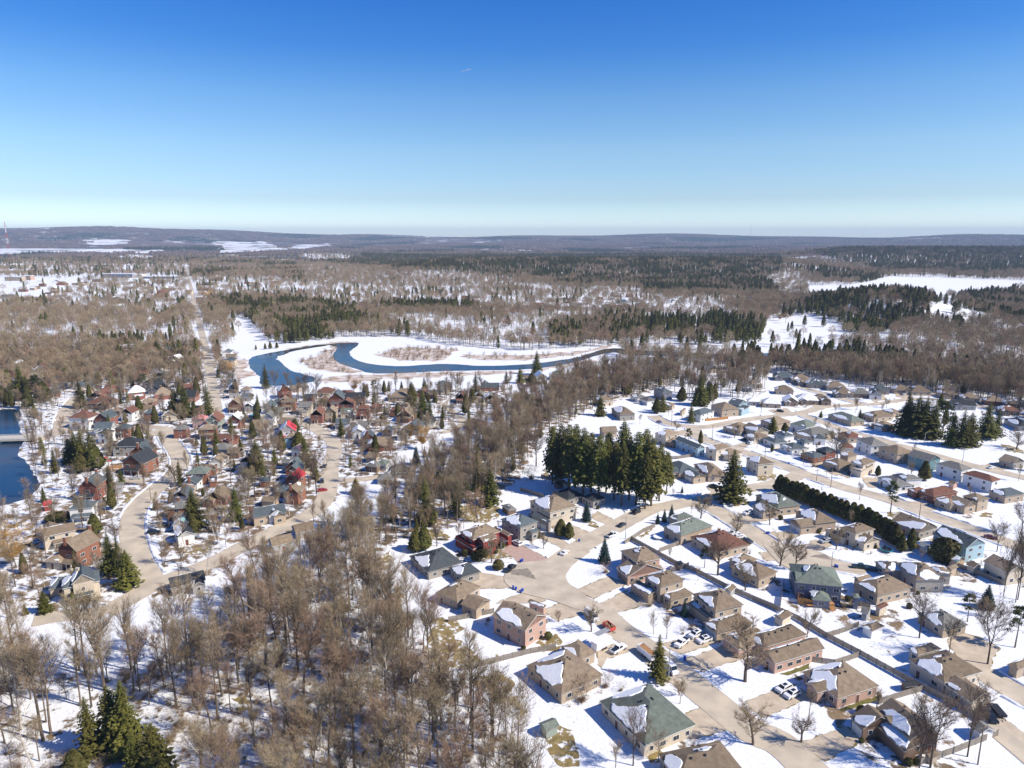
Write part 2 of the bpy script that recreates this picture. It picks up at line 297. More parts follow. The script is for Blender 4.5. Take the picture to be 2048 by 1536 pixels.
# ------------------------------------------------------------ the ground sheet
def build_ground():
    angs = np.concatenate([np.linspace(-180, -60, 41)[:-1], np.linspace(-60, 60, 361), np.linspace(60, 180, 41)[1:-1]])
    rad = np.concatenate([[0.0], 30 * 1.0175 ** np.arange(0, 372)]); rad = rad[rad < 17500]
    A, D = np.meshgrid(np.radians(angs), rad); X = D * np.sin(A); Y = D * np.cos(A); Z = hgt(X, np.where(Y < 1, 1, Y)) * (Y > 1)
    n, m = X.shape; v = np.stack([X, Y, Z], -1).reshape(-1, 3)
    i = np.arange(n - 1)[:, None] * m; j = np.arange(m)[None]; jn = (j + 1) % m
    f = np.stack([i + j, i + jn, i + m + jn, i + m + j], -1).reshape(-1, 4)[:, ::-1]
    me = bpy.data.meshes.new('ground'); me.from_pydata(v.tolist(), [], f.tolist()); me.materials.append(M['ground'])
    me.polygons.foreach_set('use_smooth', [True] * len(f))
    U, V = project(v[:, 0], v[:, 1], v[:, 2]); d = np.hypot(v[:, 0], v[:, 1])
    lit = np.full(len(v), .14); done = np.zeros(len(v), bool)
    for poly, den, con in NEARW:
        k = inpoly(U, V, poly) & ~done; lit[k] = .1 + .22 * den; done |= k
    for hx, hy in HOUSEXY: lit[(np.abs(v[:, 0] - hx) < 11) & (np.abs(v[:, 1] - hy) < 11)] += .06
    for k in (5, 6, 7): lit[inpoly(U, V, NEARW[k][0])] += .12
    lit = np.minimum(lit, .37); lit[(d > 600) & ~done] = .27
    for poly, den, con in COVER:
        k = inpoly(U, V, poly) & ~done & (d > 600); lit[k] = .08 + .2 * den ** 2 + (.09 if poly[0] == (440, 705) else 0); done |= k
    fo = sst((d - 2600) / 1200) * .55
    for poly, den, con in COVER:
        if den < .1: fo[inpoly(U, V, poly)] = 0
    fo[v[:, 1] < 0] = 0; fo = np.where(d > 4600, np.maximum(fo, .42), fo)
    for nm, a in (('litter', lit), ('forest', fo)):
        at = me.attributes.new(nm, 'FLOAT', 'POINT'); at.data.foreach_set('value', a.astype(np.float32))
    return tag(put('ground', me), kind='structure')
# ------------------------------------------------------------ flat sheets: roads, drives, lawns, water
def dense(pts, step, closed=True):
    out = []; n = len(pts)
    for i in range(n if closed else n - 1):
        a, b = pts[i], pts[(i + 1) % n]; k = max(1, int((b - a).length / step))
        out += [a + (b - a) * (t / k) for t in range(k)]
    if not closed: out.append(pts[-1])
    return out
def wob(p, amp, sc): return Vector((p.x + amp * noise.noise((p.x * sc, p.y * sc, 3.1)), p.y + amp * noise.noise((p.x * sc, p.y * sc, 9.7)), p.z))
def smooth(pts, it=2, closed=False):
    for _ in range(it):
        n = len(pts); out = [] if closed else [pts[0]]
        for i in range(n if closed else n - 1):
            a, b = pts[i], pts[(i + 1) % n]; out += [a * .75 + b * .25, a * .25 + b * .75]
        if not closed: out.append(pts[-1])
        pts = out
    return pts
from mathutils.geometry import tessellate_polygon
def sheet(mb, pts, z, amp=.5, sc=.5, step=1.0, sm=0, mi=0):
    pts = [Vector((p.x, p.y, 0)) for p in pts]
    if sm: pts = smooth(pts, sm, True)
    pts = [wob(p, amp, sc) for p in dense(pts, step)] if amp else pts
    tri = tessellate_polygon([pts]); pts = [Vector((p.x, p.y, float(hgt(p.x, p.y)) + z)) for p in pts]
    fs = []
    for t in tri:
        a, b, c = (pts[i] for i in t)
        fs.append(tuple(t) if (b - a).cross(c - a).z > 0 else tuple(t)[::-1])
    mb.add(pts, fs, mi)
def ribbon(mb, pts, w, z, mi=0, h=None, jit=0.0):
    L = []; n = len(pts)
    for i, p in enumerate(pts):
        d = (pts[min(i + 1, n - 1)] - pts[max(i - 1, 0)]); d.z = 0; d.normalize(); s = Vector((-d.y, d.x, 0))
        ww = w * (1 + jit * noise.noise((p.x * .3, p.y * .3, 1)))
        L.append((p, s, ww))
    if h is None:
        vs = []; g = [Vector((0, 0, z))] * n
        for (p, s, ww) in L: vs += [p + s * ww / 2 + g[0], p - s * ww / 2 + g[0]]
        mb.add(vs, [(2 * i + 1, 2 * i + 3, 2 * i + 2, 2 * i) for i in range(n - 1)], mi)
    else:
        vs = []
        for (p, s, ww) in L:
            hh = h * (1 + (1.1 * noise.noise((p.x * .25, p.y * .25, 5)) if jit else 0)); hh = max(hh, .02)
            if jit: vs += [p + s * ww / 2 + Vector((0, 0, z - .03)), p + s * ww * .22 + Vector((0, 0, z + hh)), p - s * ww * .2 + Vector((0, 0, z + hh * .8)), p - s * ww / 2 + Vector((0, 0, z - .03))]
            else: vs += [p + s * ww / 2 + Vector((0, 0, z - .03)), p + s * ww * .5 + Vector((0, 0, z + hh)), p - s * ww * .5 + Vector((0, 0, z + hh)), p - s * ww / 2 + Vector((0, 0, z - .03))]
        mb.add(vs, [(4 * i + k, 4 * i + k + 1, 4 * i + k + 5, 4 * i + k + 4) for i in range(n - 1) for k in range(3)], mi)
def zl(z, *c): return [Q(z, c[i], c[i + 1]) for i in range(0, len(c), 2)]
ROADS = [  # (centre line points, width, snow banks)
 (zl(3, 1000, 840, 1130, 830, 1300, 700, 1500, 560, 1700, 450, 1900, 340, 2048, 262) + zl(4, 330, 265, 480, 225, 580, 235), 9.0, 1),
 (zl(3, 1130, 850, 1330, 930, 1500, 1010, 1700, 1110) + zl(2, 1110, 170, 1330, 330, 1600, 530, 1850, 740, 2050, 900) + zl(1, 520, 900, 760, 1150, 900, 1300), 9.0, 0),
 (zl(4, 560, 235, 720, 270, 850, 350, 1000, 440, 1130, 530, 1250, 610, 1400, 650, 1600, 700, 1800, 760, 1960, 780), 8.6, 1),
 (zl(4, 560, 232, 680, 190, 850, 145, 1040, 105, 1200, 80, 1350, 40) + zl(11, 1800, 1225, 1900, 1215), 8.5, 1),
 (zl(11, 480, 690, 560, 740, 650, 775, 800, 790, 960, 795, 1120, 765, 1350, 720, 1600, 695, 1850, 665) + zl(12, 200, 610, 420, 605, 560, 590), 8.0, 1),
 (zl(11, 850, 800, 870, 860, 960, 920, 1120, 960, 1350, 1035, 1600, 1120, 1850, 1215, 2048, 1285) + zl(12, 400, 1350) + zl(5, 800, 215, 1100, 340, 1400, 440, 1700, 545, 2060, 680), 8.5, 1),
 (zl(12, -60, 400, 60, 450, 200, 490, 420, 545, 600, 598, 760, 580, 900, 555, 1050, 535, 1250, 545, 1500, 590, 1750, 625, 2080, 700), 7.5, 1),
 (zl(12, -60, 660, 100, 715, 300, 790, 500, 860, 700, 905, 850, 945), 7.5, 1),
 (zl(12, 700, 925, 1000, 985, 1250, 1060, 1500, 1130, 1750, 1190, 2100, 1270), 8.0, 0),
 (zl(1, 1780, 455, 1950, 560, 2200, 690), 8.0, 1),
 (zl(1, 1600, 620, 1830, 790, 1960, 900, 2150, 1060), 5.0, 0),
 (zl(6, 1490, -200, 1540, -80, 1620, 20, 1655, 110, 1590, 220, 1450, 330, 1330, 430, 1220, 560, 1190, 700, 1215, 850, 1255, 1000, 1330, 1130, 1400, 1210), 8.6, 1),
 (zl(6, 960, 1490, 1150, 1370, 1400, 1230, 1650, 1130, 1850, 1060, 2048, 970) + zl(7, 400, 870, 620, 760, 850, 660, 1050, 560, 1150, 440, 1180, 300, 1185, 150, 1220, 30) + zl(9, 1230, 940, 1120, 850, 980, 760, 850, 715, 700, 685, 560, 690), 8.0, 0),
 (zl(6, 300, 1560, 600, 1500, 960, 1490), 7.0, 0),
 (zl(8, 1470, 860, 1300, 830, 1210, 800, 1300, 790, 1500, 800), 7.5, 0),
 (zl(8, 560, 800, 570, 720, 610, 640, 660, 570, 700, 530), 9.0, 1),
 (zl(8, 330, 915, 480, 870, 560, 800), 8.0, 0),
 ([P(436, 838), P(430, 800), P(425, 770), P(419, 735), P(412, 700), P(401, 655), P(390, 615), P(381, 570), P(372, 535)], 7.5, 0),
 (zl(10, 350, 520, 430, 590, 510, 650, 510, 700, 440, 740, 340, 760), 5.0, 0)]
rd, kb, bk = MB(), MB(), MB(); RSEG = []
for i, (pts, wd, banks) in enumerate(ROADS):
    pts = smooth([Vector((p.x, p.y, 0)) for p in pts], 2); z = .09 + i * .004
    ribbon(rd, pts, wd, z); RSEG += [(pts[k], pts[k + 1], wd / 2) for k in range(0, len(pts) - 1)]
RA = np.array([(a.x, a.y, b.x, b.y, h) for a, b, h in RSEG])
def road_dist(x, y):
    x = np.atleast_1d(x)[:, None]; y = np.atleast_1d(y)[:, None]
    ax, ay, bx, by, h = RA.T; dx, dy = bx - ax, by - ay
    t = np.clip(((x - ax) * dx + (y - ay) * dy) / (dx * dx + dy * dy + 1e-9), 0, 1)
    return (np.hypot(x - ax - t * dx, y - ay - t * dy) - h).min(1)
# cul-de-sac heads
def disc(c, r, n=40, sq=1.0): return [Vector((c.x + r * math.cos(2 * PI * k / n), c.y + r * sq * math.sin(2 * PI * k / n), 0)) for k in range(n)]
BULB = [(Q(3, 1090, 835), 15.5), (Q(4, 1480, 655), 12.0)]
BP = (zl(3, 1000, 695, 940, 740, 893, 790, 903, 845, 950, 892, 1050, 940, 1240, 978, 1340, 1012, 1500, 1070, 1600, 1085, 1580, 985, 1490, 905, 1410, 865, 1383, 800, 1420, 730, 1500, 660, 1600, 600, 1500, 560, 1250, 668, 1100, 685),
      zl(4, 1110, 540, 1240, 545, 1440, 592, 1580, 622, 1700, 680, 1800, 725, 2060, 742, 2060, 800, 1850, 790, 1700, 765, 1560, 785, 1400, 792, 1290, 745, 1235, 700, 1180, 640))
for k, pl in enumerate(BP): sheet(rd, pl, .175 + k * .005, amp=.3, sc=.2, sm=1)
tag(rd.build('road', 'road'), kind='structure')
wt = MB(); sheet(wt, zl(3, 940, 750, 1080, 740, 1120, 780, 1160, 830, 1060, 800, 960, 790), .19, .6, .7); sheet(wt, zl(4, 1500, 670, 1640, 650, 1690, 700, 1640, 690), .19, .5, .7)
tag(wt.build('damp_road', 'wet'), kind='structure')
DRIVES = """2 1010 340 1130 300 1200 250 1300 330 1200 365 1070 400 1040 460 1010 440
2 1440 300 1640 250 1790 210 1840 290 1570 370 1500 335
2 1590 410 1900 300 2060 340 1990 400 1720 490 1640 450
2 1600 780 1800 705 1975 850 1720 915 1690 870
2 1030 20 1200 -60 1330 0 1100 90
2 640 70 760 20 890 70 900 100 760 130 690 100
1 290 640 470 570 600 540 725 620 640 640 410 745 330 700
1 640 900 840 830 920 800 1000 870 970 920 790 1015 700 960
1 -60 720 70 670 235 800 0 870 -60 880
1 1560 260 1640 205 1770 240 1890 300 1850 370 1830 470 1700 420 1620 350
1 1800 740 1850 690 1940 760 2100 880 2048 960
3 1180 500 1250 440 1290 460 1450 575 1400 600 1260 530
3 1340 430 1420 390 1610 470 1490 520
3 1590 310 1640 290 1800 370 1730 400 1600 350
3 590 765 650 760 900 800 975 890 720 895 600 830
3 1480 900 1720 800 1860 860 1600 975
3 1640 1020 1840 950 2010 1020 1760 1095
3 830 1010 1040 930 1250 975 1160 1012 1000 1015
3 1200 1070 1350 1010 1490 1095 1320 1150
4 670 100 740 80 860 145 730 160
4 950 345 1070 315 1180 370 1010 395
4 1180 470 1350 465 1430 500 1270 545
4 1430 590 1600 525 1710 570 1570 625
4 940 480 1040 560 960 590 900 520
4 1100 640 1210 620 1250 700 1150 700
5 990 250 1090 240 1250 310 1160 340
5 1180 590 1260 560 1300 600 1230 640
5 100 600 200 590 300 640 170 690 60 650
5 560 20 720 30 800 120 620 110
6 800 830 950 840 1190 860 1180 930 800 920
6 640 1480 700 1490 1000 1410 980 1390 840 1360 870 1350 1060 1400 720 1510
6 1130 270 1290 240 1310 300 1150 300
7 940 190 1100 200 1100 230 930 220
7 1230 270 1620 230 1620 270 1230 310
11 620 840 760 820 860 860 800 880
11 1560 920 1660 960 1600 1010 1500 960
11 1330 920 1420 900 1300 1000 1220 960
11 1900 1110 2048 1070 2060 1120 1960 1160
11 1530 640 1700 620 1760 680 1640 690
11 1900 560 2048 560 2048 610 1960 620
12 430 1180 520 1210 440 1260 330 1220
12 230 1200 300 1170 400 1200 330 1240
12 1650 1150 1850 1110 1900 1180 1750 1210
12 870 460 1020 490 1000 540 880 520
12 620 520 760 500 800 550 680 570""".split('\n')
dr = MB(); db = MB()
for k, ln in enumerate(DRIVES):
    c = [float(a) for a in ln.split()]; pl_ = zl(int(c[0]), *c[1:]); sheet(dr, pl_, .03 + k * .0012, amp=.25, sc=.4)
tag(dr.build('driveway', 'drive'), kind='structure')
sheet(db, zl(3, 880, 600, 960, 540, 1045, 555, 1255, 665, 1010, 692, 960, 640), .0298, .1, .4)
tag(db.build('brick_driveway', 'driveb'), kind='structure')
def bankline(pts, off, lo=0, hi=None):
    out = []
    for i, p in enumerate(pts):
        d = (pts[min(i + 1, len(pts) - 1)] - pts[max(i - 1, 0)]); d.z = 0; d.normalize(); out.append(p + Vector((-d.y, d.x, 0)) * off)
    return out
bulbs = [(c.x, c.y, r) for c, r in BULB]
drive_polys = []
for ln in DRIVES + ["3 880 600 960 540 1045 555 1255 665 1010 692 960 640"]:
    c = [float(a) for a in ln.split()]; drive_polys.append([(p.x, p.y) for p in zl(int(c[0]), *c[1:])])
def on_drive(x, y):
    r = np.zeros(np.shape(x), bool)
    for pl in drive_polys: r |= inpoly(x, y, pl)
    return r
for i, (pts, wd, banks) in enumerate(ROADS):
    pts = dense(smooth([Vector((p.x, p.y, 0)) for p in pts], 2), 1.5, False)
    for sgn in (1, -1):
        for off, w_, tgt, hh in ((wd / 2 + .08, .18, kb, .1), (wd / 2 + .9, 1.3, bk, .42)):
            if tgt is bk and not banks: continue
            ln = bankline(pts, sgn * off); xs = np.array([p.x for p in ln]); ys = np.array([p.y for p in ln])
            ok = (road_dist(xs, ys) > (.0 if tgt is kb else .15))
            for pl in BP: ok &= ~inpoly(xs, ys, [(p.x, p.y) for p in pl])
            ok &= ~on_drive(xs, ys) & (np.hypot(xs, ys) < 700)
            if tgt is bk: ok &= np.array([noise.noise((p.x * .06, p.y * .06, 2 + sgn)) > -.22 for p in ln])
            run = []
            for p, o in zip(ln, ok):
                if o: run.append(p)
                if (not o or p is ln[-1]) and run:
                    if len(run) > 2: ribbon(tgt, run, w_, .0, h=hh, jit=(.5 if tgt is bk else 0))
                    run = []
tag(kb.build('kerb', 'kerb'), kind='structure'); tag(bk.build('snow_bank', 'snowbank'), kind='structure')
# lawns with the snow melted off
LAWN = """2 150 570 240 520 330 480 400 520 430 600 480 680 510 760 460 790 420 720 330 700 250 660
2 -120 130 60 120 70 210 40 260 130 330 240 420 330 370 360 400 250 440 90 470 -60 440 -160 330
2 620 900 760 850 860 900 900 1000 860 1110 760 1140 660 1040
2 600 260 740 230 770 300 700 350 620 330
2 1690 895 1900 855 1960 870 1760 920
2 1400 560 1440 510 1500 560 1450 580
2 1330 1070 1440 1040 1500 1080 1380 1110
3 700 540 860 570 1030 660 1000 700 880 690 830 660 700 660
3 560 250 700 230 860 250 870 330 760 380 600 360
3 300 420 420 430 470 520 380 520 300 480
3 1570 360 1690 410 1640 430 1560 400
7 1540 1040 1700 920 1740 980 1720 1080 1560 1150
7 1700 1290 1830 1300 1860 1500 1700 1500
4 880 210 1040 210 1020 240 900 260
4 130 480 200 440 240 430 110 520
5 1640 340 1760 350 1750 390 1640 370
5 800 340 900 340 860 400 800 380
5 700 650 770 630 760 660 690 670
12 1830 950 1980 980 2060 1040 1900 1020
11 1420 1240 1600 1210 1600 1260 1440 1290
6 1130 400 1270 390 1180 480 1120 480
6 1640 900 1900 880 1880 960 1700 960
18 1900 800 2048 760 2048 900 1900 880
10 1180 1060 1240 1110 1150 1130""".split('\n')
gr = MB(); gg = MB()
for k, ln in enumerate(LAWN):
    c = [float(a) for a in ln.split()]; sheet(gr, zl(int(c[0]), *c[1:]), .004 + k * .0007, amp=2.2, sc=.35, step=.6)
for ln in ("1 500 470 620 430 690 400 690 430 560 475", "1 880 690 1000 640 1140 600 1150 630 1000 670 900 710", "1 1110 590 1130 580 1160 620 1130 640"):
    c = [float(a) for a in ln.split()]; sheet(gg, zl(int(c[0]), *c[1:]), .021, amp=.5, sc=.6, step=.5)
for k, pl in enumerate(drive_polys):                                # worn brown edge beside each drive
    cx, cy = sum(p[0] for p in pl) / len(pl), sum(p[1] for p in pl) / len(pl); r_ = max(math.hypot(p[0] - cx, p[1] - cy) for p in pl)
    sheet(gr, [Vector((cx + (x - cx) * (1 + .45 / r_), cy + (y - cy) * (1 + .45 / r_), 0)) for x, y in pl], .0225 + k * .00015, amp=.8, sc=.45, step=.6)
tag(gr.build('dry_grass', 'grass'), kind='structure'); tag(gg.build('lawn', 'grassg'), kind='structure')
# river, lake and their banks
def pz(*c): return [P(c[i], c[i + 1]) for i in range(0, len(c), 2)]
POOL = zl(20, 118, 170, 190, 150, 330, 128, 440, 108, 500, 100, 600, 92, 690, 91, 672, 110, 640, 132, 636, 160, 690, 190, 800, 206, 900, 213, 1050, 201, 1160, 199, 1300, 211, 1500, 206, 1600, 196, 1800, 166, 1860, 145, 1960, 112, 2000, 118)
rv = MB(); rb = MB()
pool1 = zl(20, 118, 170, 190, 150, 330, 126, 440, 106, 520, 98, 540, 104, 440, 118, 335, 136, 318, 148, 255, 166, 300, 203, 340, 238, 390, 248, 470, 272, 440, 296, 330, 312, 230, 312, 170, 300, 185, 275, 165, 250, 128, 225)
chan = zl(20, 520, 98, 600, 91, 690, 90, 675, 110, 640, 132, 638, 162, 700, 192, 800, 207, 900, 213, 1050, 202, 1160, 199, 1300, 211, 1500, 206, 1600, 197, 1800, 168, 1870, 145, 1960, 118, 2060, 122, 2048, 140, 1960, 142, 1890, 160, 1800, 190, 1640, 220, 1500, 230, 1300, 233, 1100, 236, 900, 248, 740, 249, 680, 226, 600, 203, 560, 182, 552, 150, 580, 115, 540, 106)
chan2 = pz(1238, 697, 1290, 701, 1380, 706, 1440, 708, 1560, 706, 1660, 702, 1700, 703, 1700, 709, 1560, 714, 1440, 717, 1360, 715, 1300, 711, 1230, 708)
lake = pz(-260, 1060, -20, 1015, 40, 1003, 72, 985, 80, 968, 66, 945, 58, 926, 36, 910, 34, 900, 46, 888, 44, 872, 36, 850, 42, 830, 38, 815, -80, 828, -300, 850)
reedp = [zl(20, 380, 190, 480, 150, 560, 105, 590, 112, 556, 145, 562, 175, 640, 212, 690, 240, 600, 248, 500, 235, 420, 215),
         zl(20, 480, 270, 640, 258, 760, 252, 1100, 243, 1500, 236, 1900, 175, 1900, 190, 1600, 238, 1200, 262, 900, 275, 640, 290, 500, 300),
         zl(20, 760, 150, 900, 115, 1200, 120, 1140, 160, 1060, 190, 900, 180), zl(20, 1200, 150, 1500, 155, 1800, 140, 1860, 128, 1990, 100, 1960, 116, 1800, 158, 1500, 180, 1250, 178),
         zl(20, 60, 170, 118, 172, 128, 225, 170, 255, 100, 280, 40, 260), zl(20, 300, 125, 540, 90, 590, 84, 700, 86, 620, 92, 440, 108, 330, 125)]
for k, pl in enumerate(reedp): sheet(rb, pl, .05 + k * .01, amp=9, sc=.08, step=2.5)
tag(rb.build('reed_bank', 'reed'), kind='structure')
for k, pl in enumerate((pool1, chan, chan2)): sheet(rv, pl, .14 + k * .012, amp=1.5, sc=.1, step=3, sm=1, mi=1 if k == 2 else 0)
for k, pl in enumerate((zl(20, 150, 165, 200, 152, 330, 128, 440, 108, 540, 98, 540, 103, 440, 116, 335, 134, 318, 146, 262, 164, 200, 178), zl(20, 1520, 207, 1600, 198, 1800, 170, 1870, 147, 1960, 120, 2048, 124, 2040, 139, 1960, 141, 1890, 158, 1800, 188, 1660, 214, 1560, 224))): sheet(rv, pl, .19 + k * .01, amp=2, sc=.08, step=3, sm=1, mi=1)
tag(rv.build('river', ['water', 'waterb']), kind='structure')
lk = MB(); sheet(lk, lake, .03, amp=1.2, sc=.15, step=2, sm=1); tag(lk.build('lake', 'water'), kind='structure')
WATER = [[(p.x, p.y) for p in pl] for pl in (pool1, chan, chan2, lake)]
# ------------------------------------------------------------ houses
def blk(A, B, C, h, typ, axis=None):
    a = Vector((A.x - B.x, A.y - B.y)); b = Vector((C.x - B.x, C.y - B.y)); la, lb = a.length, b.length
    if axis is None: u = (a / la) if la >= lb else Vector((b.y, -b.x)) / lb
    else: u = axis
    # u snapped so that it lies closest to a
    best = max((u, -u, Vector((-u.y, u.x)), Vector((u.y, -u.x))), key=lambda q: q.dot(a)); u = best
    v = Vector((-u.y, u.x)); v = v if v.dot(b) > 0 else -v
    L, W = max(2.0, abs(a.dot(u))), max(2.0, abs(b.dot(v)))
    c = Vector((B.x, B.y)) + u * L / 2 + v * W / 2
    return dict(c=c, u=u, v=v, L=L, W=W, h=h, t=typ)
WMESH = {}
def wmesh(kind, w_, h_):
    k = (kind, round(w_, 1), round(h_, 1))
    if k in WMESH: return WMESH[k]
    mb = MB()
    if kind == 'window':
        mb.box((0, .03, 0), w_ + .16, .06, h_ + .16, mi=0)
        n = 2 if w_ > 1.0 else 1
        for i in range(n):
            ww = w_ / n - .06; mb.box(((i - (n - 1) / 2) * w_ / n, .065, .08), ww, .02, h_, mi=1)
        WMESH[k] = mb.mesh('window', ['trim', 'glass'])
    elif kind == 'garage_door':
        mb.box((0, .03, 0), w_ + .2, .06, h_ + .12, mi=1)
        for i in range(4): mb.box((0, .07, .04 + i * h_ / 4), w_, .05, h_ / 4 - .05, mi=0)
        WMESH[k] = mb.mesh('garage_door', ['garage', 'trim'])
    elif kind == 'garage_brown':
        mb.box((0, .03, 0), w_ + .2, .06, h_ + .12, mi=1)
        for i in range(4): mb.box((0, .07, .04 + i * h_ / 4), w_, .05, h_ / 4 - .05, mi=0)
        WMESH[k] = mb.mesh('garage_door', ['garagebrown', 'fascia'])
    elif kind == 'door':
        mb.box((0, .03, 0), w_ + .24, .06, h_ + .12, mi=1); mb.box((0, .07, 0), w_, .04, h_, mi=0)
        WMESH[k] = mb.mesh('door', ['door', 'trim'])
    elif kind == 'vent':
        mb.box((0, 0, -.1), .35, .35, .4, mi=0, top=.8); mb.box((0, 0, .3), .45, .45, .06, mi=0)
        WMESH[k] = mb.mesh('roof_vent', ['darkplastic'])
    return WMESH[k]
FARM = ['w_' + k for k in WALL] + ['r_' + k for k in ROOF]; FARH = MB()
HP = []    # house footprints, to keep trees off them
def roof_faces(b, base, pitch, hw, ov=0.0):
    """corner points in world minus base; returns slope polygons, gable triangles, ridge points"""
    u, v, L, W, h = b['u'], b['v'], b['L'], b['W'], b['h']
    t = b['t']
    if t == 'G': ru, rv_, RL, RW = u, v, L, W
    elif t == 'g': ru, rv_, RL, RW = v, u, W, L
    elif L >= W: ru, rv_, RL, RW = u, v, L, W
    else: ru, rv_, RL, RW = v, u, W, L
    def pt(s, q, z): p = b['c'] + ru * s + rv_ * q - Vector((base.x, base.y)); return Vector((p.x, p.y, z))
    s, q = RL / 2, RW / 2
    if t in 'Gg':
        r = q * pitch; a, c = pt(-s, 0, h + r), pt(s, 0, h + r)
        sl = [[pt(-s, -q, h), pt(s, -q, h), c, a], [pt(s, q, h), pt(-s, q, h), a, c]]
        i = .35; k = (q - i) * pitch
        ga = [[pt(-s + i, -q + i, h), pt(-s + i, q - i, h), pt(-s + i, 0, h + k)], [pt(s - i, -q + i, h), pt(s - i, q - i, h), pt(s - i, 0, h + k)]]
        return sl, ga, (a, c)
    if t == 'S':
        a = [pt(-s, -q, h), pt(s, -q, h), pt(s, q, h), pt(-s, q, h)]
        hi = RW * .28
        k = [p + Vector((0, 0, hi if (Vector((p.x, p.y)) + Vector((base.x, base.y)) - b['c']).dot(b['v']) > 0 else 0)) for p in a]
        return [k], [], (k[2], k[3])
    r = q * pitch; e = max(0.0, s - q); a, c = pt(-e, 0, h + r), pt(e, 0, h + r)
    return [[pt(-s, -q, h), pt(s, -q, h), c, a], [pt(s, q, h), pt(-s, q, h), a, c], [pt(s, -q, h), pt(s, q, h), c], [pt(-s, q, h), pt(-s, -q, h), a]], [], (a, c)
def snow_patch(poly, mb, rs, big):
    pts = [Vector(p) for p in poly]; n = (pts[1] - pts[0]).cross(pts[2] - pts[0]).normalized()
    if n.z < 0: n = -n
    c = sum(pts, Vector()) / len(pts); lo = min(pts, key=lambda p: p.z)
    k = rs.uniform(.68, .9) if big else rs.uniform(.25, .5)
    zl_, zh_ = min(p.z for p in pts), max(p.z for p in pts)
    c2 = c + (lo - c) * rs.uniform(-.1, .25) if big else c + (rs.choice(pts) - c) * .45
    q = [c2 + (p - c) * k * rs.uniform(.72, 1.05) for p in pts] if not big else [c + (p - c) * (.93 if p.z < zl_ + .2 else rs.choice((.9, .7, .35, .1))) for p in pts]
    q = dense(smooth(q, 1, True), .45)
    e1 = (pts[1] - pts[0]).normalized(); e2 = n.cross(e1)
    q = [p + e1 * (.6 * noise.noise(p * .6 + Vector((0, 0, c.x))) + .14 * noise.noise(p * 2.1)) + e2 * (.6 * noise.noise(p * .6 + Vector((9, c.y, 0))) + .14 * noise.noise(p * 2.3 + Vector((4, 4, 4)))) + n * .03 for p in q]
    mb.prism(q, .2, n, taper=.07)
NH = 0
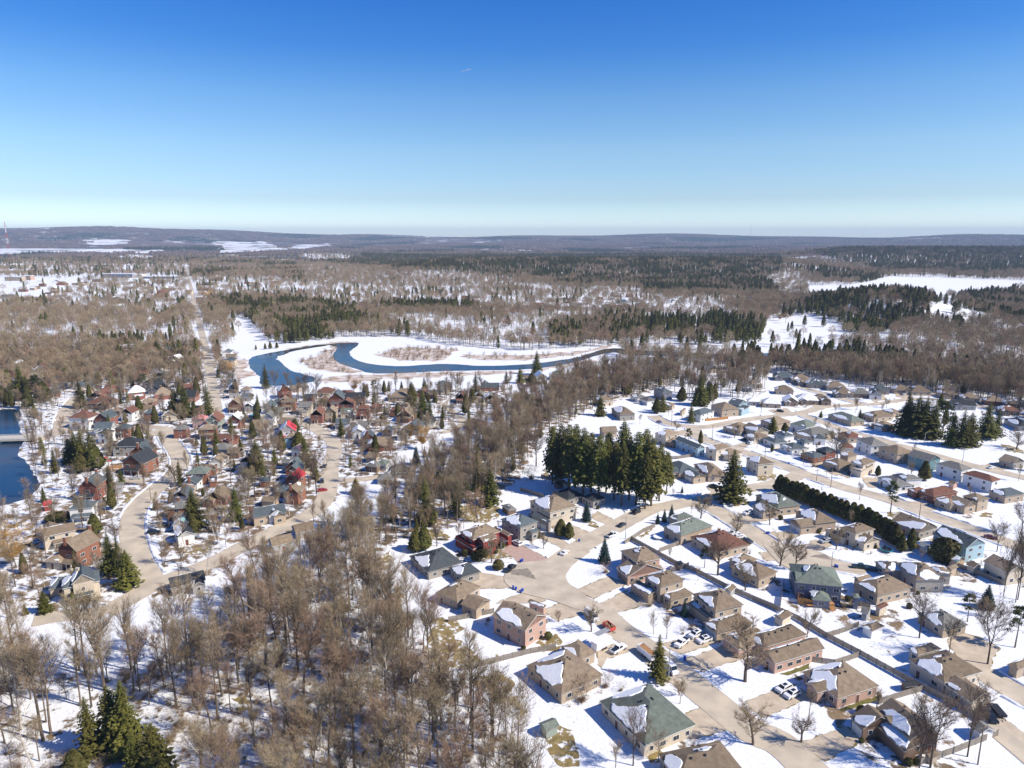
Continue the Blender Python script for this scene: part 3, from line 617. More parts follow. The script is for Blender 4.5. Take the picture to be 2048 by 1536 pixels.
def house(label, cat, roof, wall, blocks, detail=2, flags='', name=None, group=None, shared=False, seed=0):
    """detail 2 near (all parts), 1 middle distance, 0 far"""
    global NH; NH += 1
    rs = random.Random(seed or NH * 13)
    b0 = blocks[0]; x0, y0 = b0['c']; z0 = float(hgt(x0, y0)) if y0 > 700 else 0.0
    base = Vector((x0, y0, z0))
    for b in blocks: HP.append((b['c'].x, b['c'].y, math.hypot(b['L'], b['W']) / 2))
    if cat == 'house' and math.hypot(x0, y0) > 775:             # beyond the 300 that show largest
        for b in blocks:
            FARH.box((b['c'].x, b['c'].y, z0 - .5), b['L'] - .8, b['W'] - .8, b['h'] + .5, math.atan2(b['u'].y, b['u'].x), FARM.index('w_' + wall))
            sl, ga, rid = roof_faces(b, Vector((0, 0, 0)), .8 if 'S' in flags else .5, 0)
            for f_ in sl: FARH.poly([p + Vector((0, 0, z0 + .1)) for p in f_], FARM.index('r_' + roof))
            for f_ in ga: FARH.poly([p + Vector((0, 0, z0)) for p in f_], FARM.index('w_' + wall))
        return None
    t = thing(name or 'house', label, cat, base, group=group, shared=shared)
    wl = MB(); camv = Vector((-x0, -y0)).normalized()
    for b in blocks:
        i = .4; L, W = b['L'] - 2 * i, b['W'] - 2 * i; cc = b['c'] - Vector((x0, y0)); ang = math.atan2(b['u'].y, b['u'].x)
        if 'p' in flags and b is not b0 and b['t'] == 'S':
            for sx in (-1, 0, 1):
                p = cc + b['u'] * sx * (L / 2 - .1) - b['v'] * (W / 2 - .1); wl.box((p.x, p.y, 0), .22, .22, b['h'], ang, 1)
            continue
        wl.box((cc.x, cc.y, -.5), L, W, b['h'] + .5 + (b['W'] * .14 - .2 if b['t'] == 'S' else -.002 * blocks.index(b)), ang)
    pitch = .62 if 's' in flags else (.85 if 'S' in flags else .5)
    allr = []
    for b in blocks:
        sl, ga, rid = roof_faces(b, base, pitch * (.9 if b is not b0 else 1), 0); allr.append((sl, ga, rid))
        for g in ga: wl.poly(g); wl.poly(g[::-1])
    wname = wall
    mw = wl.build('wall', ['w_' + wall, 'trim'], t)
    roofs = []
    for b, (sl, ga, rid) in zip(blocks, allr):
        rb_ = MB(); up = Vector((0, 0, .16))
        for s_ in sl:
            n = (s_[1] - s_[0]).cross(s_[2] - s_[0]); s2 = s_ if n.z > 0 else s_[::-1]
            rb_.poly([p + up for p in s2], 0); rb_.poly([p - Vector((0, 0, .02)) for p in s2[::-1]], 1)
            for k in range(len(s2)):
                a_, c_ = s2[k], s2[(k + 1) % len(s2)]
                if a_.z < b['h'] + .01 and c_.z < b['h'] + .01 or b['t'] in 'GgS': rb_.poly([a_ - Vector((0, 0, .02)), c_ - Vector((0, 0, .02)), c_ + up, a_ + up], 1)
        ro = rb_.build('roof', ['r_' + roof, 'fascia' if wall not in ('white', 'pinkbrick', 'cream', 'redpaint', 'blue', 'grey') else 'trim'], t); roofs.append(ro)
        if roof != 'snow':
            for s_ in sl:
                sm = MB()
                n = (s_[1] - s_[0]).cross(s_[2] - s_[0]).normalized(); n = n if n.z > 0 else -n
                sh = n.x * SUN_V.x + n.y * SUN_V.y; area = (s_[1] - s_[0]).cross(s_[2] - s_[0]).length
                pr = .9 if sh < -.2 else (.3 if sh < .12 else .03)
                if 'x' in flags: pr = 0
                if 'X' in flags: pr = 1.0 if sh < .15 else 0
                if area > 6 and rs.random() < pr: snow_patch(s_, sm, rs, sh < -.2 and rs.random() < .7 or 'X' in flags)
                if sm.v: sm.build('snow_patch', 'snow', ro, loc=(0, 0, .16))
        if detail == 2 and b['L'] * b['W'] > 60:
            for k in range(4):
                s_ = sl[k % 2 if b is b0 else 0]; tt = (k + .7) / 4.6
                rp = rid[0] + (rid[1] - rid[0]) * tt; lo = (s_[0] + (s_[1] - s_[0]) * tt); p = rp * .82 + lo * .18
                put('roof_vent', wmesh('vent', 1, 1), ro, p + Vector((0, 0, .16)))
    if 'c' in flags or 'C' in flags:
        for k in range(2 if 'C' in flags else 1):
            b = blocks[0]; sl, ga, rid = allr[0]; p = rid[k] * .8 + (rid[0] + rid[1]) * .1
            if b['t'] in 'Gg': p = rid[k] * 1.0
            ch = MB(); ch.box((0, 0, -1.6), .95, .75, 3.0, 0, 0); ch.box((0, 0, 1.4), 1.1, .9, .15, 0, 1)
            ch.build('chimney', ['w_' + ('brick' if wall != 'cream' else 'cream'), 'concrete'], roofs[0], loc=p)
    # windows and doors
    if detail >= 1:
        nw = 0; door = False
        for bi, b in enumerate(blocks):
            if b['t'] == 'S': continue
            for side, (nv, tv, D, LL) in enumerate(((-b['v'], b['u'], b['W'], b['L']), (b['v'], b['u'], b['W'], b['L']), (-b['u'], b['v'], b['L'], b['W']), (b['u'], b['v'], b['L'], b['W']))):
                if nv.dot(camv) < -.12: continue
                wc = b['c'] + nv * (D / 2 - .4)
                ang = math.atan2(nv.y, nv.x) - PI / 2
                gd = (('0' in flags and side == 0) or ('1' in flags and side == 2) or ('2' in flags and side == 3)) and bi == len(blocks) - 1
                if gd:
                    n = 2 if LL > 6.3 and detail == 2 else 1; wd = min(4.9, LL - 1.6) if n == 1 else 2.6
                    for k in range(n):
                        p = wc + tv * ((k - (n - 1) / 2) * 3.2) - Vector((x0, y0))
                        put('garage_door', wmesh('garage_brown' if 'b' in flags else 'garage_door', wd, 2.2), t, (p.x, p.y, .0), ang)
                    continue
                sto = 2 if b['h'] > 4.6 else 1; n = max(1, int((LL - 1.2) / (3.3 if detail == 2 else 4.2)))
                if LL < 2.8: continue
                for st in range(sto):
                    for k in range(n):
                        if nw > (16 if detail == 2 else 7): break
                        off = (k - (n - 1) / 2) * (LL - 1) / n + rs.uniform(-.3, .3); p = wc + tv * off
                        zz = (1.0 if b['h'] > 2.6 else .8) + st * 2.75
                        if any(o is not b and abs((p - o['c']).dot(o['u'])) < o['L'] / 2 and abs((p - o['c']).dot(o['v'])) < o['W'] / 2 and o['h'] > zz for o in blocks): continue
                        pp = p - Vector((x0, y0))
                        if not door and st == 0 and bi == 0 and k == n // 2 and b['h'] > 2.7:
                            put('door', wmesh('door', 1.0, 2.1), t, (pp.x, pp.y, 0), ang); door = True
                        else:
                            put('window', wmesh('window', rs.choice((1.0, 1.3, 1.7)), 1.1), t, (pp.x, pp.y, zz), ang); nw += 1
    return t
def footprint_clear(x, y, m=1.5):
    a = np.array(HP); x = np.atleast_1d(x)[:, None]; y = np.atleast_1d(y)[:, None]
    return (np.hypot(x - a[:, 0], y - a[:, 1]) > a[:, 2] * .8 + m).all(1)
# near and middle houses: label ; roof ; wall ; flags ; zone, then blocks (A B C eave corners, eave height, roof form)
HOUSES = """
red two-storey house with wraparound porch and two white garage doors;brown;redpaint;0;3|525 455 655 515 870 447 6 H|660 505 735 532 800 472 6 g|505 500 655 592 835 540 2.9 S|865 505 810 420 965 470 4 G|D
grey stone two-storey house with slate roof and gabled entry beside the red house;slate;greybrick;0;3|870 350 1025 420 1195 378 6 H|1090 440 1120 465 1175 440 3.2 g|1195 400 1110 320 1280 380 4 G
brown-roofed cream two-storey house with small front dormer past the grey stone one;brown;cream;;3|1095 205 1260 300 1415 215 6 H|1180 285 1255 355 1355 322 3 H|1360 262 1380 302 1490 282 3 H
dark-roofed bungalow with snow streak standing under the tall spruces;black;greybrick;;3|1270 140 1400 200 1530 160 3 H|1500 172 1600 214 1722 190 3 H
charcoal-roofed sprawling bungalow at the wood edge left of the red house;charcoal;greybrick;;3|150 640 300 770 520 650 3 H|370 760 560 812 622 692 3 H
brown-roofed bungalow with two offset wings at the end of the cul-de-sac;brown;tan;;3|400 905 530 1000 720 880 3 H|640 965 680 1070 856 1012 3.2 G
two-storey pink brick house with pale siding gable and snow-covered left slope;brown;pinkbrick;X0;2|285 110 515 215 700 125 5.6 G|520 20 640 60 705 80 3.2 G|380 165 425 200 470 185 2.8 S
brown hipped bungalow screened by bare trees above the green-roofed house;brown;tan;X;2|520 450 760 650 1055 520 3 H|730 330 880 415 1015 370 3 H
large green-grey hipped bungalow with half its roof under snow;green;cream;X;2|1020 692 1325 1000 1690 862 3.2 H|1225 660 1310 715 1420 672 3.4 g
brown multi-gabled roof cut by the bottom edge of the picture;brown;greybrick;;2|1380 1060 1560 1260 2000 1160 3 H|1640 1000 1740 1060 1860 1010 3.2 g
long L-shaped brown ranch in pink brick behind the bare lawn tree;brown;pinkbrick;s;1|380 335 475 408 790 310 3.2 g|290 232 400 305 690 228 3.4 H|170 225 245 318 430 262 3 H
brown hipped ranch with two white cars parked on its drive;brown;pinkbrick;;1|580 475 870 628 1135 545 3 H|690 520 745 590 850 560 3.2 g
dark brown storey-and-a-half house with long snowy porch roof and two dormers;brown;brown;sX;1|1110 692 1330 892 1482 822 4.3 G|1065 792 1290 962 1330 892 2.8 S|1150 735 1200 780 1250 740 4.6 g|1065 815 945 738 1165 712 3 G0
tan long-sided brown roof house with snow blobs near the right edge;brown;cream;;1|1300 385 1545 527 1790 455 3.6 H|1550 530 1720 652 1845 602 3 G|1345 300 1380 352 1560 330 3 H
grey hipped bungalow by the round tan drive on the right edge;grey;tan;;1|1370 85 1540 190 1680 150 3 H
brown roof corner of a house cut by the right edge of the picture;brown;tan;;1|1965 400 2010 445 2120 400 3 H
slate-green bungalow on the inside of the road bend with three blue spruces;green;tan;;4|290 432 460 500 722 417 4 H|330 350 430 380 560 340 3.4 H
red-brown roofed house with chimney and a snowy rear slope;redbrown;tan;cX;4|470 520 740 632 1020 570 3.4 H
brown two-part house with snow in its roof valley above the bare yard trees;brown;tan;;4|860 752 1100 862 1265 800 3.4 H|850 690 960 745 1112 702 3.2 H
brown two-storey hip house beside the lone blue spruce corner;brown;pinkbrick;b0;4|-40 622 95 728 268 665 5.8 H|-110 770 20 842 292 752 3 G
brown two-storey house with snowy garage roof and weeping shrubs in front;brown;tan;X;4|150 832 290 922 490 862 5.8 H|315 977 375 1032 552 967 3 H|50 882 190 992 262 982 2.9 S
brown two-storey house with arched dormer and long snow-covered porch;brown;tan;0;4|550 978 740 1122 955 1052 5.8 H|515 1052 690 1192 742 1124 2.9 S|600 985 650 1020 700 1000 6 g|740 1300 640 1208 1010 1190 3.1 H
large dark green-roofed house with wooden rear deck and pavilion;green;slateblue;;4|1395 882 1790 922 1690 760 5.8 H|1780 962 1872 1007 1830 860 4 H|1470 800 1400 860 1440 880 6.2 g|1525 1000 1692 1040 1660 955 2.8 H
green-roofed split-level with snow drift beside the tall hedge;green;tan;0;4|1065 165 1250 272 1430 240 3.8 H|1055 255 1130 312 1245 272 3 G
brown L-shaped house with white drift on its dark roof by the hedge;brown;tan;X0;4|1390 300 1560 402 1722 372 4 H|1330 372 1440 432 1555 402 3.2 g
brown two-storey house with arched window and silver car outside;brown;cream;;5|400 472 510 547 690 497 5.6 H|505 572 590 637 765 602 3 G|230 502 400 582 480 572 3 H
brown hipped house with snowy left slope behind the large green-roofed one;brown;tan;X;5|480 987 710 1107 1030 1030 3.6 H|470 942 540 972 640 932 3.4 g
wide tan-brown house with three snow drifts behind the bare maple;brown;greybrick;X;5|870 802 1060 962 1260 900 4.6 H|700 792 780 882 930 832 3 H|1180 842 1260 907 1350 872 4 H
pale blue two-storey gabled house with snow on its long roof;slate;blue;X;5|1205 542 1525 672 1705 622 5.6 G
snow-roofed bungalow beside the street behind the cedar hedge;brown;greybrick;X;5|820 427 1090 532 1250 472 3 G
long cream building behind the pale blue house;tan;cream;x;5|1670 790 1900 902 2060 860 4.6 G
red brick bungalow with red-brown roof and white garage door;redbrown;red;;5|1050 150 1225 202 1450 157 3.4 H|965 132 1060 162 1140 132 3 H
tan bungalow with gabled garage next to the red brick one;tan;tan;;5|1400 232 1510 302 1632 272 3.2 G|1250 217 1380 282 1520 272 3 H|1450 200 1630 242 1742 217 5 H
charcoal hipped bungalow with low white-sided wing behind the red brick one;grey;white;;5|700 22 870 107 1005 82 3 H|880 10 970 50 1080 20 4.6 H
grey-green hipped house with rear deck at the right edge;slate;tan;;5|1740 142 1880 202 2060 172 3.4 H
slate bungalow with two gables and two white garage doors by the lone big spruce;slate;tan;0;11|560 1132 720 1217 870 1172 3 H|600 1170 650 1215 710 1190 3.2 g|770 1202 850 1262 975 1245 3 G
brown hipped house directly behind the slate one with white garage doors;brown;tan;;11|850 1132 985 1242 1130 1202 3 H
boxy cream two-storey house with half snow-covered roof on the corner;brown;cream;;11|1325 1077 1440 1137 1560 1107 6 H
cream split-level with brown roof and snowy lower wing;brown;cream;X;11|990 972 1060 1012 1200 972 5.6 H|1080 1012 1180 1062 1260 1012 3 H
pale blue gabled house behind the cedar clump;slate;blue;s;11|680 905 890 992 940 972 5 G
tan-roofed cream two-storey house on the inner street corner;tan;cream;;11|525 842 600 882 735 852 5.4 H
low brown-roofed house tucked beside the tan-roofed one;tan;brown;;11|620 912 690 942 740 905 3 H
grey-roofed white house behind the new orange fence;slate;white;x;11|870 642 920 687 1045 647 4.8 H
tan hipped house beside the orange fence with bare tree in front;tan;tan;;11|1005 592 1110 637 1240 612 5 H
blue-grey two-storey house with snowy porch in the upper subdivision;slate;blue;;11|1195 562 1270 592 1350 572 5.6 G|1240 622 1290 652 1362 632 3 S
brown house with snow-dotted roof at the turning circle;brown;tan;X;11|670 612 750 652 820 602 3 H|590 572 660 602 770 592 3 H
slate pyramid-roofed house with chimney standing in the bare woods;slate;slateblue;c;11|485 452 570 482 650 467 5.6 H
grey bungalow with attached garage on the snowy turning lawn;grey;white;;11|270 507 340 532 402 512 3 H|370 532 430 562 505 542 3 H
dark brown house seen through twigs left of the turning circle;brown;greybrick;;11|100 622 180 682 290 652 4 H
cream-gabled house with snow-specked brown roof on the street bend;brown;cream;;11|1290 792 1410 842 1525 822 4 G|1320 862 1400 902 1500 862 3 H
brown bungalow with snowy verge left of the cream-gabled one;brown;greybrick;;11|1150 782 1280 832 1400 792 3 H
pale green-grey house with drift on its left wing;slate;white;;11|1580 842 1680 882 1750 862 4.6 H|1500 892 1590 942 1672 912 3 H
green-grey house with white siding just right of the drifted one;slate;white;;11|1780 912 1860 942 1950 932 4.8 H|1650 952 1750 1002 1862 972 3 H
red brick split-level with dark roof beside the street;slate;red;;12|120 1002 240 1032 340 1012 4.8 H|30 1032 130 1082 250 1062 3 H
brown house with snow wedge next to the red brick split-level;brown;tan;X;12|380 1040 440 1070 530 1050 4.6 H|230 1102 360 1162 455 1122 3 H
cream two-storey house with brown roof and snowy garage roof;brown;cream;;12|480 1112 580 1152 700 1112 5.6 H|460 1182 560 1212 670 1182 2.9 S
white two-storey house with dark hipped roof facing the park;grey;white;x;12|510 907 650 972 790 952 5.6 H
brown two-storey house with side deck right of the white one;brown;tan;x;12|710 987 890 1052 1020 1022 5.2 H
teal-sided two-storey house with long dark gabled roof;grey;teal;x;12|980 1052 1190 1112 1310 1092 5.6 G
cream two-storey house with grey hipped roof and raised rear deck;grey;white;x;12|1240 1132 1480 1202 1600 1182 5.6 H
pinkish two-storey house with red-brown hipped roof and balcony;redbrown;white;x;12|1480 1222 1760 1302 1860 1282 5.6 H
grey gabled bungalow at the far right beyond the park;tan;greybrick;;12|1820 1092 1940 1132 2060 1112 3 G
long dark-roofed house half hidden by bushes on the right edge;black;greybrick;;12|1860 722 2000 792 2110 772 3 H
long low dark green bungalow beside the upper street;green;tan;;12|250 682 470 752 580 732 3 H
brown bungalow with white drift beside two small spruces;brown;tan;;12|580 672 680 712 860 692 3.2 H|760 640 850 672 900 652 3 H
brown bungalow with a white garage door by the big spruce stand;brown;brown;0;12|670 762 780 802 880 782 3 H
brown roof house with snow patch at the street fork;grey;tan;X;12|0 832 120 902 330 852 3 H
low red-brown bungalow beside the white two-storey one;redbrown;tan;;12|340 850 440 900 560 880 3 H
dark green gabled house at the inner corner of the upper street;green;white;;11|1770 752 1880 802 2000 772 4 H
cream house with round blue spruce at its left corner;tan;tan;;11|1510 722 1600 772 1740 742 4 H
""".strip().split('\n')
for ln in HOUSES:
    p = ln.split('|'); lab, roof, wall, fl, z = p[0].split(';'); z = int(z); bl = []; ax = None
    for q in p[1:]:
        c = q.split()
        if len(c) < 8: continue
        h = float(c[6]); g0 = [float(a) for a in c[:6]]; ty = c[7][0]
        if len(c[7]) > 1: fl += c[7][1:]
        b = blk(Q(z, g0[0], g0[1], h), Q(z, g0[2], g0[3], h), Q(z, g0[4], g0[5], h), h, ty, ax); bl.append(b)
        if ax is None: ax = b['u']
    near = math.hypot(*bl[0]['c']) < 330
    house(lab, 'house', roof, wall, bl, 2 if near else 1, fl)
# sheds: zone A B C h roof wall label
SHEDS = """1 450 110 525 132 587 95 2.4 g brown cream small cream garden shed with brown roof by the fence corner
1 1030 160 1090 202 1170 167 2.6 H brown white white garden shed with snow on its hipped roof
1 1015 75 1060 95 1090 60 2.4 G grey grey narrow grey lean-to shed in the back yard
1 1100 45 1140 62 1195 35 2.6 g redbrown cream cream shed with rusty red roof next to the grey lean-to
1 1265 520 1300 555 1375 545 1.6 g black brown low dark tent-shaped shelter beside the fence
1 1695 790 1770 852 1872 832 2.3 G grey white white shed with dark roof in the bottom right corner yard
1 1420 975 1460 1010 1520 985 1.7 g brown tan tiny brown shed by the bottom right fence
2 590 850 655 902 750 862 2.2 g green green dark green garden shed among bare trunks
3 875 240 935 287 992 267 2.5 H grey brown square dark garden pavilion behind the grey stone house
3 1285 60 1330 85 1370 75 2.2 H black brown dark shed under the tall spruces
4 410 722 440 750 480 725 2 g black brown dark little shed in the fence corner
4 830 920 870 962 915 920 2.2 g brown grey grey shed with snow on one roof side by the long fence
5 1340 840 1390 872 1450 842 2.8 g tan tan tan shed beside the wide tan-brown house
5 1080 640 1160 672 1215 652 2.5 G pale blue pale blue shed behind the orange fence
5 1370 755 1440 797 1522 772 2.4 G teal tan garden shed with bright teal roof
5 1510 820 1590 852 1672 832 2.4 G brown cream cream shed with brown roof right of the teal-roofed one
5 1360 70 1410 90 1450 75 2.3 G brown pinkbrick little brown-roofed shed below the pinkish two-storey house
6 1040 345 1110 345 1130 310 2.4 S grey grey grey flat garage beside the sloping street
7 540 285 640 285 650 250 2.6 G slate brick brick garage with slate roof among the back yards
7 550 470 675 475 680 430 2.6 G brown tan tan garage with brown roof and white door
7 490 390 550 390 560 372 2.2 H brown brown small brown shed with snow on top
7 580 370 625 372 640 350 2.4 H tan brown new brown wooden play hut
7 660 330 770 340 780 300 2.6 H grey grey grey garage behind the red-roofed house
6 393 508 470 508 475 475 2.2 S red redpaint bright red shed near the lake shore
6 1900 285 1975 285 1980 250 2.6 S grey brick low brick garage under flat snow""".split('\n')
for k, ln in enumerate(SHEDS):
    c = ln.split(); z = int(c[0]); g0 = [float(a) for a in c[1:7]]; h = float(c[7])
    b = blk(Q(z, g0[0], g0[1], h), Q(z, g0[2], g0[3], h), Q(z, g0[4], g0[5], h), h, c[8])
    d = math.hypot(*b['c'])
    house(' '.join(c[11:]), 'shed', c[9], c[10], [b], 0, 'X' if 'snow' in ln else ('x' if k % 2 else ''), name='garden_shed')
